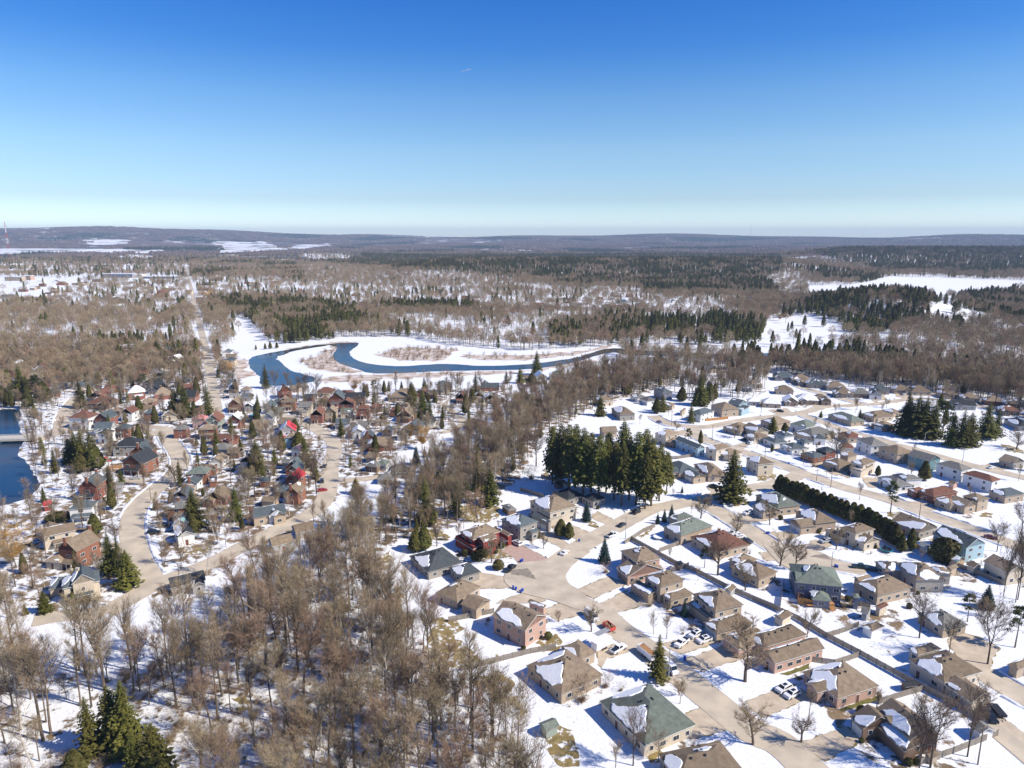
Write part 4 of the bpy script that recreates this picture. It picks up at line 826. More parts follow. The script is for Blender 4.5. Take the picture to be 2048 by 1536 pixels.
# old town and the rest: zone x y(base of near wall) width(px) type roof wall storeys [rot deg]
TOWN = """6 810 468 170 g slate red 2.4 8 C
6 745 648 200 H slate white 2 14 c
6 560 880 290 G brown cream 2 38 c
6 470 830 120 g brown cream 1.5 35
6 625 1075 220 g brown brick 2.6 -14 C
6 480 1090 120 H tan cream 1 -10
6 760 1360 330 H slate cream 2 32 c
6 780 1370 110 g slate cream 2.3 32
6 560 1320 120 H slate tan 1 30
6 1210 225 200 g black brick 2 -8
6 1270 120 170 g slate brick 2.2 6 c
6 1790 320 190 H green brick 2 6 c
6 1730 365 140 g slate white 1 4 c
6 1880 240 150 H brown brick 1 10
6 1970 165 130 g tan white 1 14
6 1680 445 120 H brown tan 1.6 8
6 1640 490 130 g slate slateblue 1.4 0
6 1620 650 190 H grey brick 2 5 c
6 1650 760 100 g teal white 1.5 10
6 1700 860 150 g black white 1.5 35
6 1720 1290 330 G black grey 1 32
7 820 185 170 G grey grey 1.6 -10
7 840 225 140 g slate brick 1.6 -4
7 845 300 140 g slate brick 1.8 -2
7 840 375 140 g red brick 2 -6 c
7 835 500 140 g brown brick 2 -8 c
7 735 440 100 H slate brick 1 -6
7 640 665 330 G slate tan 1.4 30 c
7 700 660 90 g slate white 1.4 30
7 960 800 200 G brown grey 1 32
7 760 920 220 G brown grey 1 34
7 1560 120 130 G tan tan 1 -20
7 1560 200 150 H grey brown 1 -20
7 1640 190 120 H green grey 1 -10
7 1680 320 150 H grey grey 1 -6
7 1800 260 200 H grey grey 1 0
8 60 110 80 G grey tan 1.4 0
8 100 120 90 g brown cream 1.4 0
8 405 125 90 g redbrown red 2 10
8 300 120 80 G grey grey 1 0
8 700 118 100 H brown tan 1.5 0
8 780 110 60 g tan cream 2 0
8 905 110 55 g brown brick 2 0
8 60 245 90 H green red 1.5 6
8 280 225 80 G tan grey 1 0
8 530 170 110 G green grey 1.2 0
8 570 225 100 G grey grey 1 0
8 740 200 50 g slate white 1.6 0
8 690 250 110 G brown brown 1 0
8 960 210 130 G redbrown cream 1.6 0
8 900 245 70 g brown white 1.8 0
8 1040 250 90 H brown brown 1.5 0
8 1230 85 150 G slate brick 1 0
8 1250 160 120 H brown tan 1.4 0
8 1180 290 100 H slate blue 1.8 4
8 1385 270 110 H brown white 1.8 4
8 30 390 60 G tan brown 1.4 0
8 540 425 140 G brown grey 1 0
8 1060 400 110 G brown brown 1 0
8 960 480 160 H redbrown brown 1 -30
8 890 630 210 H redbrown brown 1.6 0 c
8 870 560 130 g redbrown brown 1.4 0
8 720 810 200 H redbrown white 2.4 -6 c
8 925 800 130 g slate red 2 -4
8 1040 690 90 H brown brown 1 0
8 1155 745 110 g redbrown white 2 0
8 1355 745 100 H slate red 2 4
8 1540 730 130 g brown cream 1.2 10
8 1640 900 120 H grey red 2 6 c
8 1700 500 100 G redbrown red 2 8
8 1800 670 100 H snow red 2 8
8 1810 800 120 H pink pink 2 4 c
8 1650 430 120 g slate tan 1.4 0
8 940 940 110 H black white 2 -4
8 1110 890 130 H slate red 2 -2 c
8 1150 1060 240 H black grey 1.8 6 c
8 1000 1010 110 H black grey 1 6
8 1560 650 60 g tan brown 1.2 0
8 1940 820 140 g redbrown green 2 8
8 1880 900 150 H tan red 2 6 c
9 310 660 110 g brown red 2 4
9 440 650 70 g snow grey 1.4 0
9 615 670 120 g slate white 1.6 4
9 700 610 80 H slate grey 1.4 0
9 805 640 130 G brown brick 2 4
9 760 635 60 g brown brick 2.2 4
9 990 600 90 G black red 2 4
9 1110 610 90 g redbrown brown 1.6 0
9 1240 610 140 g slate red 2 4
9 1420 590 170 G black brown 2 4 c
9 1060 760 120 g redbrown red 2 0
9 1190 740 110 g tan tan 2 6
9 1330 710 110 G green cream 1.6 0
9 1480 720 120 H redbrown red 2.4 4 c
9 1600 660 110 H redbrown brown 1.6 4
9 1800 560 190 H tan tan 1 0
9 1780 690 110 H redbrown brick 1.4 0
9 1300 810 130 G slate cream 1.6 6
9 1400 860 160 H grey grey 1 14
9 1440 900 120 g snow white 1.4 10
9 1530 955 130 g slate red 1.6 12 c
9 1630 1015 230 H tan red 1 4
9 1480 830 100 G grey tan 1 0
9 310 810 120 g snow red 2 4
9 470 745 90 H teal green 1 0
9 615 790 110 g grey white 2 4
9 800 920 150 g red white 2 14
9 830 975 110 H tan blue 1.8 6 c
9 880 1060 120 g purple white 1.4 -20
9 200 960 220 G redbrown red 1 -8
9 180 1055 160 H grey grey 1.4 -6 c
9 130 1160 130 g tan white 1 -6
9 100 870 130 H black grey 1.6 4
9 300 1080 90 G brown brown 1 0
9 270 385 80 g slate grey 1.6 20
9 290 430 90 G slate slateblue 1.6 20
9 300 480 90 g slate grey 1.6 20
9 310 530 100 G brown grey 1.4 20
9 420 560 100 G slate grey 1 0
9 410 490 90 H brown grey 1 0
9 240 150 80 g slate white 1.4 10
9 280 180 90 G brown tan 1.2 10
9 700 690 60 G green grey 1 0
9 1640 780 90 H tan cream 1 0
9 1700 880 70 g slate slateblue 1 0
9 1840 920 40 g slate grey 1.4 0
9 1860 640 80 H brown grey 1 0
9 860 480 90 G brown tan 1 0
10 350 440 110 H slate cream 2.4 0
10 740 420 150 G slate brick 1 4
10 700 400 60 g slate white 1 4
10 500 520 100 g redbrown brick 1.6 0
10 650 500 80 g green cream 1.6 0
10 740 520 120 g grey cream 1.2 0
10 50 460 110 G brown tan 1 0
10 180 470 80 g redbrown brick 1.4 0
10 260 480 90 H brown brick 1.2 0
10 1160 365 100 g snow white 1.8 8
10 1060 345 120 G brown grey 1 0
10 1290 330 130 H green grey 1.4 0
10 620 730 140 G redbrown brown 1 -20
10 1170 600 120 H brown tan 1.4 0
10 1100 540 100 G brown cream 1 0
10 1720 800 130 G tan tan 1.6 10
10 1690 540 130 H brown cream 1.4 14
10 980 525 90 G redbrown grey 1 0
11 1260 360 110 G grey grey 1 -10
11 650 300 120 g grey cream 1.6 -10
11 1040 300 70 g slate cream 1.6 0
11 1330 470 120 G grey grey 1 -10
11 1410 440 130 H brown tan 1 -10
11 750 160 90 G grey grey 1 0
12 1360 490 160 H grey tan 1 -12
11 1670 370 170 H slate grey 1 -14
11 1830 400 170 H brown greybrick 1 -14
11 1960 440 160 H slate greybrick 1 -14
12 40 420 130 H brown greybrick 1 -16
12 170 445 150 H slate greybrick 1 -16
12 330 470 170 H brown greybrick 1 -16
12 400 530 170 H brown greybrick 1 -16
12 560 530 160 H grey brown 1 -16
12 690 545 110 g slate white 1 -16
12 740 500 150 H slate greybrick 1.4 -10
12 940 495 150 H brown tan 1 -6
12 1110 510 180 H brown tan 1.2 -6
12 1370 535 170 H brown tan 1 -14
12 1560 570 150 H brown greybrick 1 -16
12 1780 600 180 H tan brick 1 -18
12 1930 620 150 H brown brown 1 -18
12 2040 610 150 H grey greybrick 1 -18
12 1500 640 200 G black grey 1 -14
12 1920 690 160 H redbrown brown 1 -16
12 80 590 170 H snow tan 1 -16
12 240 600 90 g brown tan 1 -16
11 1680 500 160 H brown tan 1 -14
11 1560 620 170 H snow tan 1 -14
11 1740 600 130 g snow tan 1 -14
11 1880 580 170 H snow tan 1 -14
11 2010 570 120 H brown tan 1 -14
11 1400 600 110 H snow grey 1 -10
11 1990 850 130 H snow greybrick 1 -16
11 2000 960 100 H slate white 1.6 -14
12 430 1050 120 H redbrown cream 1.5 -16
12 930 1330 150 H slate grey 1 -20
1 60 -10 10 H brown tan 1 0
14 260 560 100 G green cream 1 0
14 400 560 80 G grey white 1 0
14 100 560 90 G brown tan 1 0
14 160 590 80 G redbrown brown 1 0
14 60 640 90 G redbrown brown 1 0
14 490 640 90 G tan cream 1 0
14 620 600 100 G green white 1 0
14 680 630 80 G redbrown pink 1.4 0
14 780 600 70 G slate white 1 0
14 940 640 80 g tan cream 1 0
14 1150 630 60 G brown white 1 0
14 1400 630 90 G slate white 1.6 0
14 1600 640 60 g tan cream 1.4 0
14 1620 720 80 G slate white 1 0
14 700 790 90 G slate white 1 0
14 860 830 80 G slate white 1 0
14 360 780 40 g slate cream 1.6 0
14 540 790 40 g brown cream 1.6 0
14 470 660 60 G slate white 1 0
14 20 690 100 G redbrown brown 1 0
14 900 410 60 g redbrown brick 1.4 0
13 60 760 110 G slate grey 1.6 0
13 740 640 100 G tan cream 1.4 0
13 550 640 80 g brown brick 1.4 0
13 880 610 90 G slate brick 1 0
13 1020 650 100 G brown tan 1 0
13 1140 690 70 H slate white 1 0
13 1300 630 70 G redbrown brown 1 0
13 1350 680 90 G tan tan 1 0
13 1560 690 80 G tan grey 1 0
13 1460 750 110 g redbrown brick 2 0
13 1040 800 120 g slate slateblue 1.6 0
13 940 780 90 G slate blue 1 0
13 520 745 110 G snow grey 1 0
13 300 780 500 G tan brown 1 0
13 1620 780 120 G snow white 1 0
13 1800 540 80 G redbrown brick 1 0
13 1950 600 80 G redbrown brown 1 0
13 1900 640 90 G brown brown 1 0
13 810 720 80 G brown white 1 0
13 820 820 60 H redbrown brick 1.6 0
13 200 700 70 G brown red 1 0
13 680 640 60 G brown tan 1 0
13 700 460 70 H brown tan 1 0
13 1420 920 110 G grey white 1 0
13 1500 900 90 G slate cream 1 0
13 720 900 80 G slate cream 1 0
15 460 690 40 G slate white 1 0
15 590 760 70 G redbrown brick 1 0
15 440 800 50 g slate white 1 0
15 860 750 50 g redbrown cream 2 0
15 1260 580 50 g slate white 1 0
15 1390 600 60 G slate white 1 0
15 1660 610 50 g slate white 1 0
15 1690 780 50 g slate white 1.6 0
15 1680 820 70 G snow cream 1 0
15 1880 850 80 H slate grey 1.4 0
15 1480 780 70 G tan cream 1 0
15 1560 860 80 G slate white 1 0
15 2010 810 90 G slate blue 1 0
15 1980 850 80 G redbrown brick 1 0
15 1820 770 60 G brown tan 1 0
15 960 900 60 H slate white 1 0
16 870 660 50 g brown white 1 0
16 220 800 70 H slate blue 1 0
16 130 850 90 G redbrown brown 1.2 0
16 60 860 70 H slate grey 1 0
16 350 790 60 H tan cream 1 0
16 210 700 70 G snow grey 1 0
16 420 720 80 G redbrown white 1 0
16 480 730 60 G slate white 1 0
16 360 830 70 H grey brick 1 0
16 680 800 50 g slate white 1 0
16 520 760 50 G brown tan 1 0
16 240 840 80 H redbrown brown 1 0
16 1110 1040 40 g slate white 1 0
16 1000 660 60 G brown tan 1 0""".split('\n')
RN = {'brown': 'brown', 'tan': 'tan', 'slate': 'slate grey', 'grey': 'grey', 'black': 'black', 'charcoal': 'charcoal', 'green': 'green-grey', 'redbrown': 'red-brown', 'red': 'bright red', 'pink': 'faded pink', 'purple': 'purple', 'pale': 'pale', 'snow': 'snow-covered', 'teal': 'teal'}
WN = {'red': 'red brick', 'brick': 'brown brick', 'pinkbrick': 'pink brick', 'tan': 'tan', 'cream': 'cream', 'white': 'white', 'grey': 'grey', 'greybrick': 'grey brick', 'blue': 'pale blue', 'teal': 'teal', 'green': 'pale green', 'brown': 'dark brown', 'pink': 'pink', 'slateblue': 'slate-blue', 'redpaint': 'red painted'}
WHERE = {6: 'by the winding street', 7: 'by the middle street', 8: 'near the lake', 9: 'below the river', 10: 'beside the bare wood', 11: 'in the upper subdivision', 12: 'in the right-hand rows', 14: 'beyond the river', 13: 'in the far town', 15: 'among far woods', 16: 'in the far valley', 1: ''}
for ln in TOWN:
    c = ln.split(); z, x, y, wpx = int(c[0]), float(c[1]), float(c[2]), float(c[3])
    if z == 1: continue
    ty, roof, wall, sto, rot = c[4], c[5], c[6], float(c[7]), R(float(c[8])); fl = c[9] if len(c) > 9 else ''
    p = Q(z, x, y); d = math.hypot(p.x, p.y); zc = p.y * CP + CAMH * SP
    wm = wpx / ZN[z][2] * zc / F; h = (2.9 if sto < 1.3 else (3.6 if sto < 1.7 else (5.4 if sto < 2.3 else 6.6)))
    wm /= (1.12 if abs(rot) > .3 else 1.0); wm = max(6.5, min(wm, 60))
    dep = wm * (1.25 if ty == 'g' else .62 if ty == 'G' else .85); dep = min(max(dep, 7), 15)
    u = Vector((math.cos(rot), math.sin(rot))); v = Vector((-u.y, u.x))
    cen = Vector((p.x, p.y)) + v * dep / 2 * (1 if abs(rot) < .3 else .8)
    b = dict(c=cen, u=u, v=v, L=wm, W=dep, h=h, t=ty)
    bl = [b]; rs = random.Random(int(x * 7 + y))
    if d < 700 and ty != 'S' and wm > 8:
        if wall in ('red', 'white', 'brick', 'cream', 'tan') and sto >= 1.6: # porch or low front wing
            bl.append(dict(c=cen - v * (dep / 2 + 1.0) + u * rs.uniform(-.15, .15) * wm, u=u, v=v, L=wm * rs.uniform(.5, .85), W=2.4, h=2.6, t='S'))
        elif rs.random() < .6:
            bl.append(dict(c=cen - v * (dep / 2 + .4) + u * rs.choice((-.25, .25)) * wm, u=u, v=v, L=wm * .4, W=4.5, h=h * .96, t='g'))
    form = {'g': 'front-gabled', 'G': 'side-gabled', 'H': 'hip-roofed'}[ty]
    size = 'two-storey' if h > 5 else ('tall' if h > 3.2 else 'low')
    lab = f'{size} {WN[wall]} {form} house, {RN[roof]} roof, {WHERE[z]}'
    house(lab, 'house', roof, wall, bl, 1 if d < 620 else 0, fl + ('p' if len(bl) > 1 else '') + ('S' if ty == 'g' and sto >= 1.6 and d < 700 else 's'), seed=int(x + y * 3))
print('houses', NH)
HOUSEXY = [(h[0], h[1]) for h in HP if math.hypot(h[0], h[1]) < 650]; build_ground()
# more roofs of the far town: small, a few pixels each
_r = random.Random(22); _n = 0; _c0 = NH
_lt = [[(0,700),(480,705),(480,790),(860,790),(1000,790),(840,880),(700,985),(620,1050),(480,1120),(300,1190),(330,1050),(180,900),(140,800),(0,790)]]
while NH < _c0 + 62 and _n < 6000:
    _n += 1; u, v = _r.uniform(0, 1000), 690 + 400 * _r.random() ** 1.6
    if not inpoly(u, v, _lt[0]): continue
    p = P(u, v)
    if road_dist(p.x, p.y)[0] < 8 or any(math.hypot(p.x - a, p.y - b_) < 13 + rr_ * .4 for a, b_, rr_ in HP) or any(inpoly(p.x, p.y, w_) for w_ in WATER): continue
    rot = _r.choice((0, .1, -.15, .5)); uu = Vector((math.cos(rot), math.sin(rot))); vv = Vector((-uu.y, uu.x)); wl_ = _r.choice(['cream', 'white', 'red', 'brick', 'grey', 'brown', 'tan', 'red']); rf = _r.choice(['brown', 'grey', 'slate', 'redbrown', 'black', 'snow', 'tan']); ty = _r.choice('GgH'); h_ = _r.choice((3, 5.2, 5.4, 3.4)); L_ = _r.uniform(8.5, 13)
    b_ = dict(c=Vector((p.x, p.y)), u=uu, v=vv, L=L_, W=_r.uniform(8, 11), h=h_, t=ty); b2 = dict(c=b_['c'] - vv * (b_['W'] / 2 + .6) + uu * _r.uniform(-2, 2), u=uu, v=vv, L=L_ * .5, W=3.6, h=2.8, t=_r.choice('gS'))
    form = {'g': 'front-gabled', 'G': 'side-gabled', 'H': 'hip-roofed'}[ty]
    house(('two-storey ' if h_ > 5 else 'low ') + WN[wl_] + ' ' + form + ' house, ' + RN[rf] + ' roof, among the garden trees', 'house', rf, wl_, [b_, b2], 1, _r.choice(('Sc', 's', 'S', 'sp')))
_n = 0; _c0 = NH
_pl = [(0,562),(340,556),(480,560),(620,570),(860,582),(1040,592),(1300,590),(1310,618),(1100,622),(860,606),(700,608),(520,600),(400,606),(340,620),(0,606)]
while NH < _c0 + 45 and _n < 4000:
    _n += 1; u, v = _r.uniform(0, 1320), _r.uniform(556, 622)
    if not inpoly(u, v, _pl): continue
    p = P(u, v)
    if any(abs(p.x - a) < 16 and abs(p.y - b_) < 20 for a, b_, _ in HP): continue
    rot = _r.uniform(-.2, .2); uu = Vector((math.cos(rot), math.sin(rot))); wl_ = _r.choice(['cream', 'white', 'tan', 'brick', 'white', 'brown']); rf = _r.choice(['brown', 'grey', 'snow', 'redbrown', 'tan', 'snow'])
    house('small ' + WN[wl_] + ' house with ' + RN[rf] + ' roof in the far town', 'house', rf, wl_, [dict(c=Vector((p.x, p.y)), u=uu, v=Vector((-uu.y, uu.x)), L=_r.uniform(12, 20), W=_r.uniform(8, 11), h=_r.choice([3, 3, 5]), t=_r.choice('GgG'))], 0, 'S' if _n % 3 == 0 else 's')
print('houses', NH)
tag(FARH.build('distant_houses', FARM), 'tiny far-off town houses scattered among trees beyond the river', 'houses', None, 'stuff')
# ---- larger buildings far off at left
def bigbox(label, name, cat, z, x, y, wpx, hm, dep, wall, nwin, stripes=1, snowroof=True):
    p = Q(z, x, y); zc = p.y * CP + (CAMH - p.z) * SP; wm = wpx / ZN[z][2] * zc / F
    t = thing(name, label, cat, Vector((p.x, p.y + dep / 2, p.z)))
    a = MB(); a.box((0, 0, -.5), wm, dep, hm + .5); a.build('wall', 'w_' + wall, t)
    r = MB(); r.box((0, 0, hm), wm + .6, dep + .6, .5); r.build('roof', 'snow' if snowroof else 'r_grey', t)
    for s_ in range(stripes):
        for k in range(nwin):
            ww = wm / nwin; me = wmesh('window', min(ww * .7, 6), 1.8)
            put('window', me, t, ((k - (nwin - 1) / 2) * ww, -dep / 2, 1.2 + s_ * 3.6), PI)
    HP.append((p.x, p.y + dep / 2, wm / 2)); return t
bigbox('long dark brick school block with snow roof in the far town', 'school', 'school', 13, 1070, 572, 270, 11, 25, 'slateblue', 10, 2)
bigbox('windowless cream hall attached beside the dark school block', 'hall', 'building', 13, 1250, 572, 90, 9, 25, 'cream', 0, 0)
bigbox('long low flat-roofed school wing right of the cream hall', 'school_wing', 'building', 13, 1440, 580, 280, 6, 30, 'slateblue', 8)
bigbox('white flat-roofed factory by the red and white mast', 'factory', 'factory', 13, 190, 475, 110, 11, 50, 'white', 6, 2)
bigbox('white striped factory block at the left picture edge', 'factory', 'factory', 13, 40, 480, 80, 13, 45, 'white', 5, 2)
bigbox('long grey warehouse below the white factories', 'warehouse', 'warehouse', 13, 90, 530, 260, 9, 70, 'cream', 8)
bigbox('low tan apartment block below the grey warehouse', 'apartment_block', 'apartments', 13, 120, 600, 150, 10, 18, 'tan', 8, 3)
bigbox('small brown brick apartment block right of the tan one', 'apartment_block', 'apartments', 13, 235, 592, 90, 11, 18, 'pinkbrick', 5, 3)
bigbox('long low red brick building with snow roof in the far town', 'brick_building', 'building', 13, 910, 468, 190, 6, 20, 'brick', 9)
bigbox('long low brown building with orange trim behind the golden willow', 'brick_building', 'building', 13, 1230, 438, 190, 7, 20, 'brick', 8)
bigbox('pale distribution shed beyond the snowy fields', 'warehouse', 'warehouse', 14, 240, 380, 140, 9, 60, 'cream', 4)
# church spire in the far town
def church():
    p = Q(13, 1436, 745); t = thing('church', 'far-off church with white spire and red-brown roof', 'church', p)
    a = MB(); a.box((6, 8, 0), 12, 22, 7); a.build('wall', 'w_brick', t)
    r = MB(); r.poly([(-.5, -3.5, 7), (12.5, -3.5, 7), (6, -3.5, 13), ]); r.poly([(-.5, -3.5, 7), (6, -3.5, 13), (6, 20, 13), (-.5, 20, 7)]); r.poly([(12.5, -3.5, 7), (12.5, 20, 7), (6, 20, 13), (6, -3.5, 13)]); r.build('roof', 'r_redbrown', t)
    s_ = MB(); s_.box((-2, -4, 0), 4, 4, 13); s_.box((-2, -4, 13), 3.6, 3.6, 10, 0, 0, .03); s_.build('spire', 'trim', t)
church()
# ------------------------------------------------------------ trees
def bare_tree(seed, H=18.0, spread=.32, clear=.4, twigs=800, tw=.034, tl=1.7, upright=.5, mtw='twig', mb_='bark', multi=1):
    """returns (trunk mesh, crown mesh) of a leafless tree of height H, base at the origin"""
    rs = random.Random(seed); tr, cr = MB(), MB(); tips = []
    def seg(p, d, L, r, lev):
        n = 3 if lev < 2 else 2; q = p; pr = r
        for i in range(n):
            d2 = (d + Vector((rs.gauss(0, .12), rs.gauss(0, .12), rs.gauss(0, .05) + (.06 if lev else 0)))).normalized()
            q2 = q + d2 * L / n; r2 = pr * (.82 if lev == 0 else .72)
            (tr if lev == 0 else cr).tube(q, q2, pr, r2, 6 if lev == 0 else (4 if lev == 1 else 3), 0)
            if lev >= 1: tips.append((q2, d2, r2))
            if lev < 3:
                nb = (0 if (lev == 0 and i == 0) else (2 if lev == 0 else (2 if lev == 1 else 1)))
                for _ in range(nb):
                    a = rs.uniform(0, 2 * PI); o = Vector((math.cos(a), math.sin(a), 0)); k = spread * rs.uniform(.7, 1.5) + lev * .12
                    dd = (d2 * (1 - k * .3) + o * k * 1.6 + Vector((0, 0, upright * .35))).normalized()
                    seg(q2, dd, L * rs.uniform(.42, .68) * (1.0 if lev else .72), r2 * .62, lev + 1)
            q, d, pr = q2, d2, r2
        return q, d, pr
    for m_ in range(multi):
        a = rs.uniform(0, 2 * PI); lean = .06 if multi == 1 else .35
        d0 = Vector((math.cos(a) * lean, math.sin(a) * lean, 1)).normalized()
        q, d, pr = seg(Vector((0, 0, -.3)), d0, H * clear * 1.25, H * .0135 / (1 if multi == 1 else 1.5), 0)
        for k in range(4):
            a = k * PI / 2 + rs.uniform(-.5, .5); k2 = spread * rs.uniform(.5, 1.1)
            seg(q, (d + Vector((math.cos(a), math.sin(a), 0)) * k2 * 1.3).normalized(), (H - q.z) * rs.uniform(.7, .95), pr * .75, 1)
    zmax = max(t[0].z for t in tips)
    for k in range(twigs):
        q, d, r = rs.choice(tips)
        a = rs.uniform(0, 2 * PI); dd = (d * .8 + Vector((math.cos(a), math.sin(a), rs.uniform(-.25, .7))) * .8).normalized()
        L = tl * rs.uniform(.5, 1.3); s = dd.cross(Vector((rs.gauss(0, 1), rs.gauss(0, 1), rs.gauss(0, 1)))).normalized() * tw
        e = q + dd * L; cr.add([q - s, q + s, e + s * .5, e - s * .5], [(0, 1, 2, 3)], 1)
        if k % 2: m2 = q + dd * L * .5; s2 = s.cross(dd).normalized() * tw; d3 = (dd + s2.normalized() * .9).normalized(); e2 = m2 + d3 * L * .6; cr.add([m2 - s, m2 + s, e2 + s * .4, e2 - s * .4], [(0, 1, 2, 3)], 1)
    sc = H / zmax
    for mb in (tr, cr): mb.v = [(x * sc, y * sc, z * sc) for x, y, z in mb.v]
    return tr.mesh('trunk', [mb_, mtw]), cr.mesh('crown', [mb_, mtw])
def join_mesh(name, a, b):
    mb = MB(); mats = list(a.materials)
    for me in (a, b): mb.add([v.co[:] for v in me.vertices], [tuple(p.vertices) for p in me.polygons]); mb.m[-len(me.polygons):] = [p.material_index for p in me.polygons]
    m = bpy.data.meshes.new(name); m.from_pydata(mb.v, [], mb.f)
    for q in mats: m.materials.append(q)
    m.polygons.foreach_set('material_index', mb.m); m.update(); return m
def spruce(seed, H=16.0, Rr=3.0, clear=.06, step=.42, nb=9, needle='leafd', ragged=.25, droop=.35, lod=0, pw=.85):
    rs = random.Random(seed); tr, cr = MB(), MB()
    tr.tube((0, 0, -.3), (0, 0, H * .96), H * .016, .03, 6 if not lod else 4)
    z = H * clear + .3
    while z < H * .985:
        k = (z - H * clear) / (H * (1 - clear)); L0 = Rr * (1 - k) ** pw * (1.0 if k > .12 else .75 + 2 * k)
        n = nb if not lod else max(4, nb // 2); a0 = rs.uniform(0, 6.28)
        for i in range(n):
            a = a0 + 2 * PI * i / n + rs.uniform(-.25, .25); L = max(.25, L0 * rs.uniform(1 - ragged, 1 + ragged * .5))
            o = Vector((math.cos(a), math.sin(a), 0)); sd_ = Vector((-o.y, o.x, 0)); up0 = .28 * (k - .25)
            w0 = L * (.30 if not lod else .42); prev = Vector((0, 0, z)); segs = 3 if not lod else 1
            pts = [Vector((0, 0, z)) + o * (L * t) + Vector((0, 0, L * (up0 * t - droop * t * t + .12 * t ** 3))) for t in ([0.12, .45, .75, 1.0] if not lod else [.1, 1.0])]
            for j in range(len(pts) - 1):
                p, q = pts[j], pts[j + 1]; wa = w0 * (1 - .8 * j / len(pts)); jt = rs.uniform(.7, 1.3)
                hang = Vector((0, 0, -.22 * L * rs.uniform(.6, 1.3)))
                cr.add([p, q, (p + q) / 2 + sd_ * wa * jt + hang * .5], [(0, 1, 2)], 1); cr.add([p, q, (p + q) / 2 - sd_ * wa * rs.uniform(.7, 1.3) + hang * .5], [(1, 0, 2)], 1)
                cr.add([p, q, (p + q) / 2 + hang * 1.3 + sd_ * rs.uniform(-.2, .2)], [(0, 1, 2)], 1)
            if not lod: cr.add([pts[-1], pts[-1] + o * .3 - Vector((0, 0, .05)), pts[-2] + sd_ * w0 * .35], [(0, 1, 2)], 1)
        z += step * (1.0 if not lod else 2.0) * (1 - .35 * k) * H / 16
    cr.tube((0, 0, H * .9), (0, 0, H * 1.01), .1, .01, 3, 1)
    return tr.mesh('trunk', ['bark', needle]), cr.mesh('crown', ['bark', needle])
def leafy(seed, H=8.0, W=3.0, n=2600, needle='leafc', shape='cone', leaf=.33, trunk=.1, lod=0):
    """cedar, hedge tree, shrub or pine crown of many small leaf faces"""
    rs = random.Random(seed); tr, cr = MB(), MB(); tr.tube((0, 0, -.3), (0, 0, H * .8), H * .02 + .05, .04, 6)
    cl = [Vector((rs.gauss(0, 1), rs.gauss(0, 1), rs.gauss(0, 1))).normalized() for _ in range(14)]
    z0 = H * trunk
    for i in range(n):
        k = rs.random() ** (.75 if shape == 'cone' else .9); a = rs.uniform(0, 2 * PI)
        if shape == 'cone': rr = W / 2 * (1 - k) ** .62 * min(1, .55 + 3 * k)
        elif shape == 'ball': rr = W / 2 * math.sqrt(max(0, 1 - (2 * k - 1) ** 2)) ** .8
        else: rr = W / 2 * (.9 if k < .8 else .9 * math.sqrt(max(0, 1 - ((k - .8) / .2) ** 2)))
        lump = 1 + .28 * noise.noise((math.cos(a) * 1.7 + seed, math.sin(a) * 1.7, k * H * .45))
        rr *= lump * (rs.uniform(.72, 1.05) if rs.random() < .8 else rs.uniform(.2, .8))
        p = Vector((math.cos(a) * rr, math.sin(a) * rr, z0 + k * (H - z0)))
        nn = Vector((math.cos(a), math.sin(a), rs.uniform(-.1, 1.0))) + Vector((rs.gauss(0, .5), rs.gauss(0, .5), rs.gauss(0, .5)))
        s = nn.orthogonal().normalized() * leaf * rs.uniform(.6, 1.4); t = nn.cross(s).normalized() * leaf * rs.uniform(.6, 1.4)
        cr.add([p - s, p + s * .6 - t, p + t], [(0, 1, 2)], 1)
    return tr.mesh('trunk', ['bark', needle]), cr.mesh('crown', ['bark', needle])
def pine(seed, H=16.0):
    rs = random.Random(seed); tr, cr = MB(), MB(); tr.tube((0, 0, -.3), (.3, 0, H * .95), H * .018, .05, 6)
    for i in range(26):
        k = rs.uniform(.42, 1); a = rs.uniform(0, 6.28); L = H * .2 * (1.15 - k) * rs.uniform(.7, 1.5) + .5
        b = Vector((0, 0, H * k)); e = b + Vector((math.cos(a) * L, math.sin(a) * L, L * .2)); cr.tube(b, e, .08, .03, 3)
        for j in range(70):
            p = e + Vector((rs.gauss(0, .55), rs.gauss(0, .55), rs.gauss(0, .28))) * (.6 + L * .18)
            n = Vector((rs.gauss(0, 1), rs.gauss(0, 1), rs.gauss(0, 1) + .8)); s = n.orthogonal().normalized() * .28; t = n.cross(s).normalized() * .28
            cr.add([p - s, p + s - t, p + t], [(0, 1, 2)], 1)
    return tr.mesh('trunk', ['bark', 'leafp']), cr.mesh('crown', ['bark', 'leafp'])
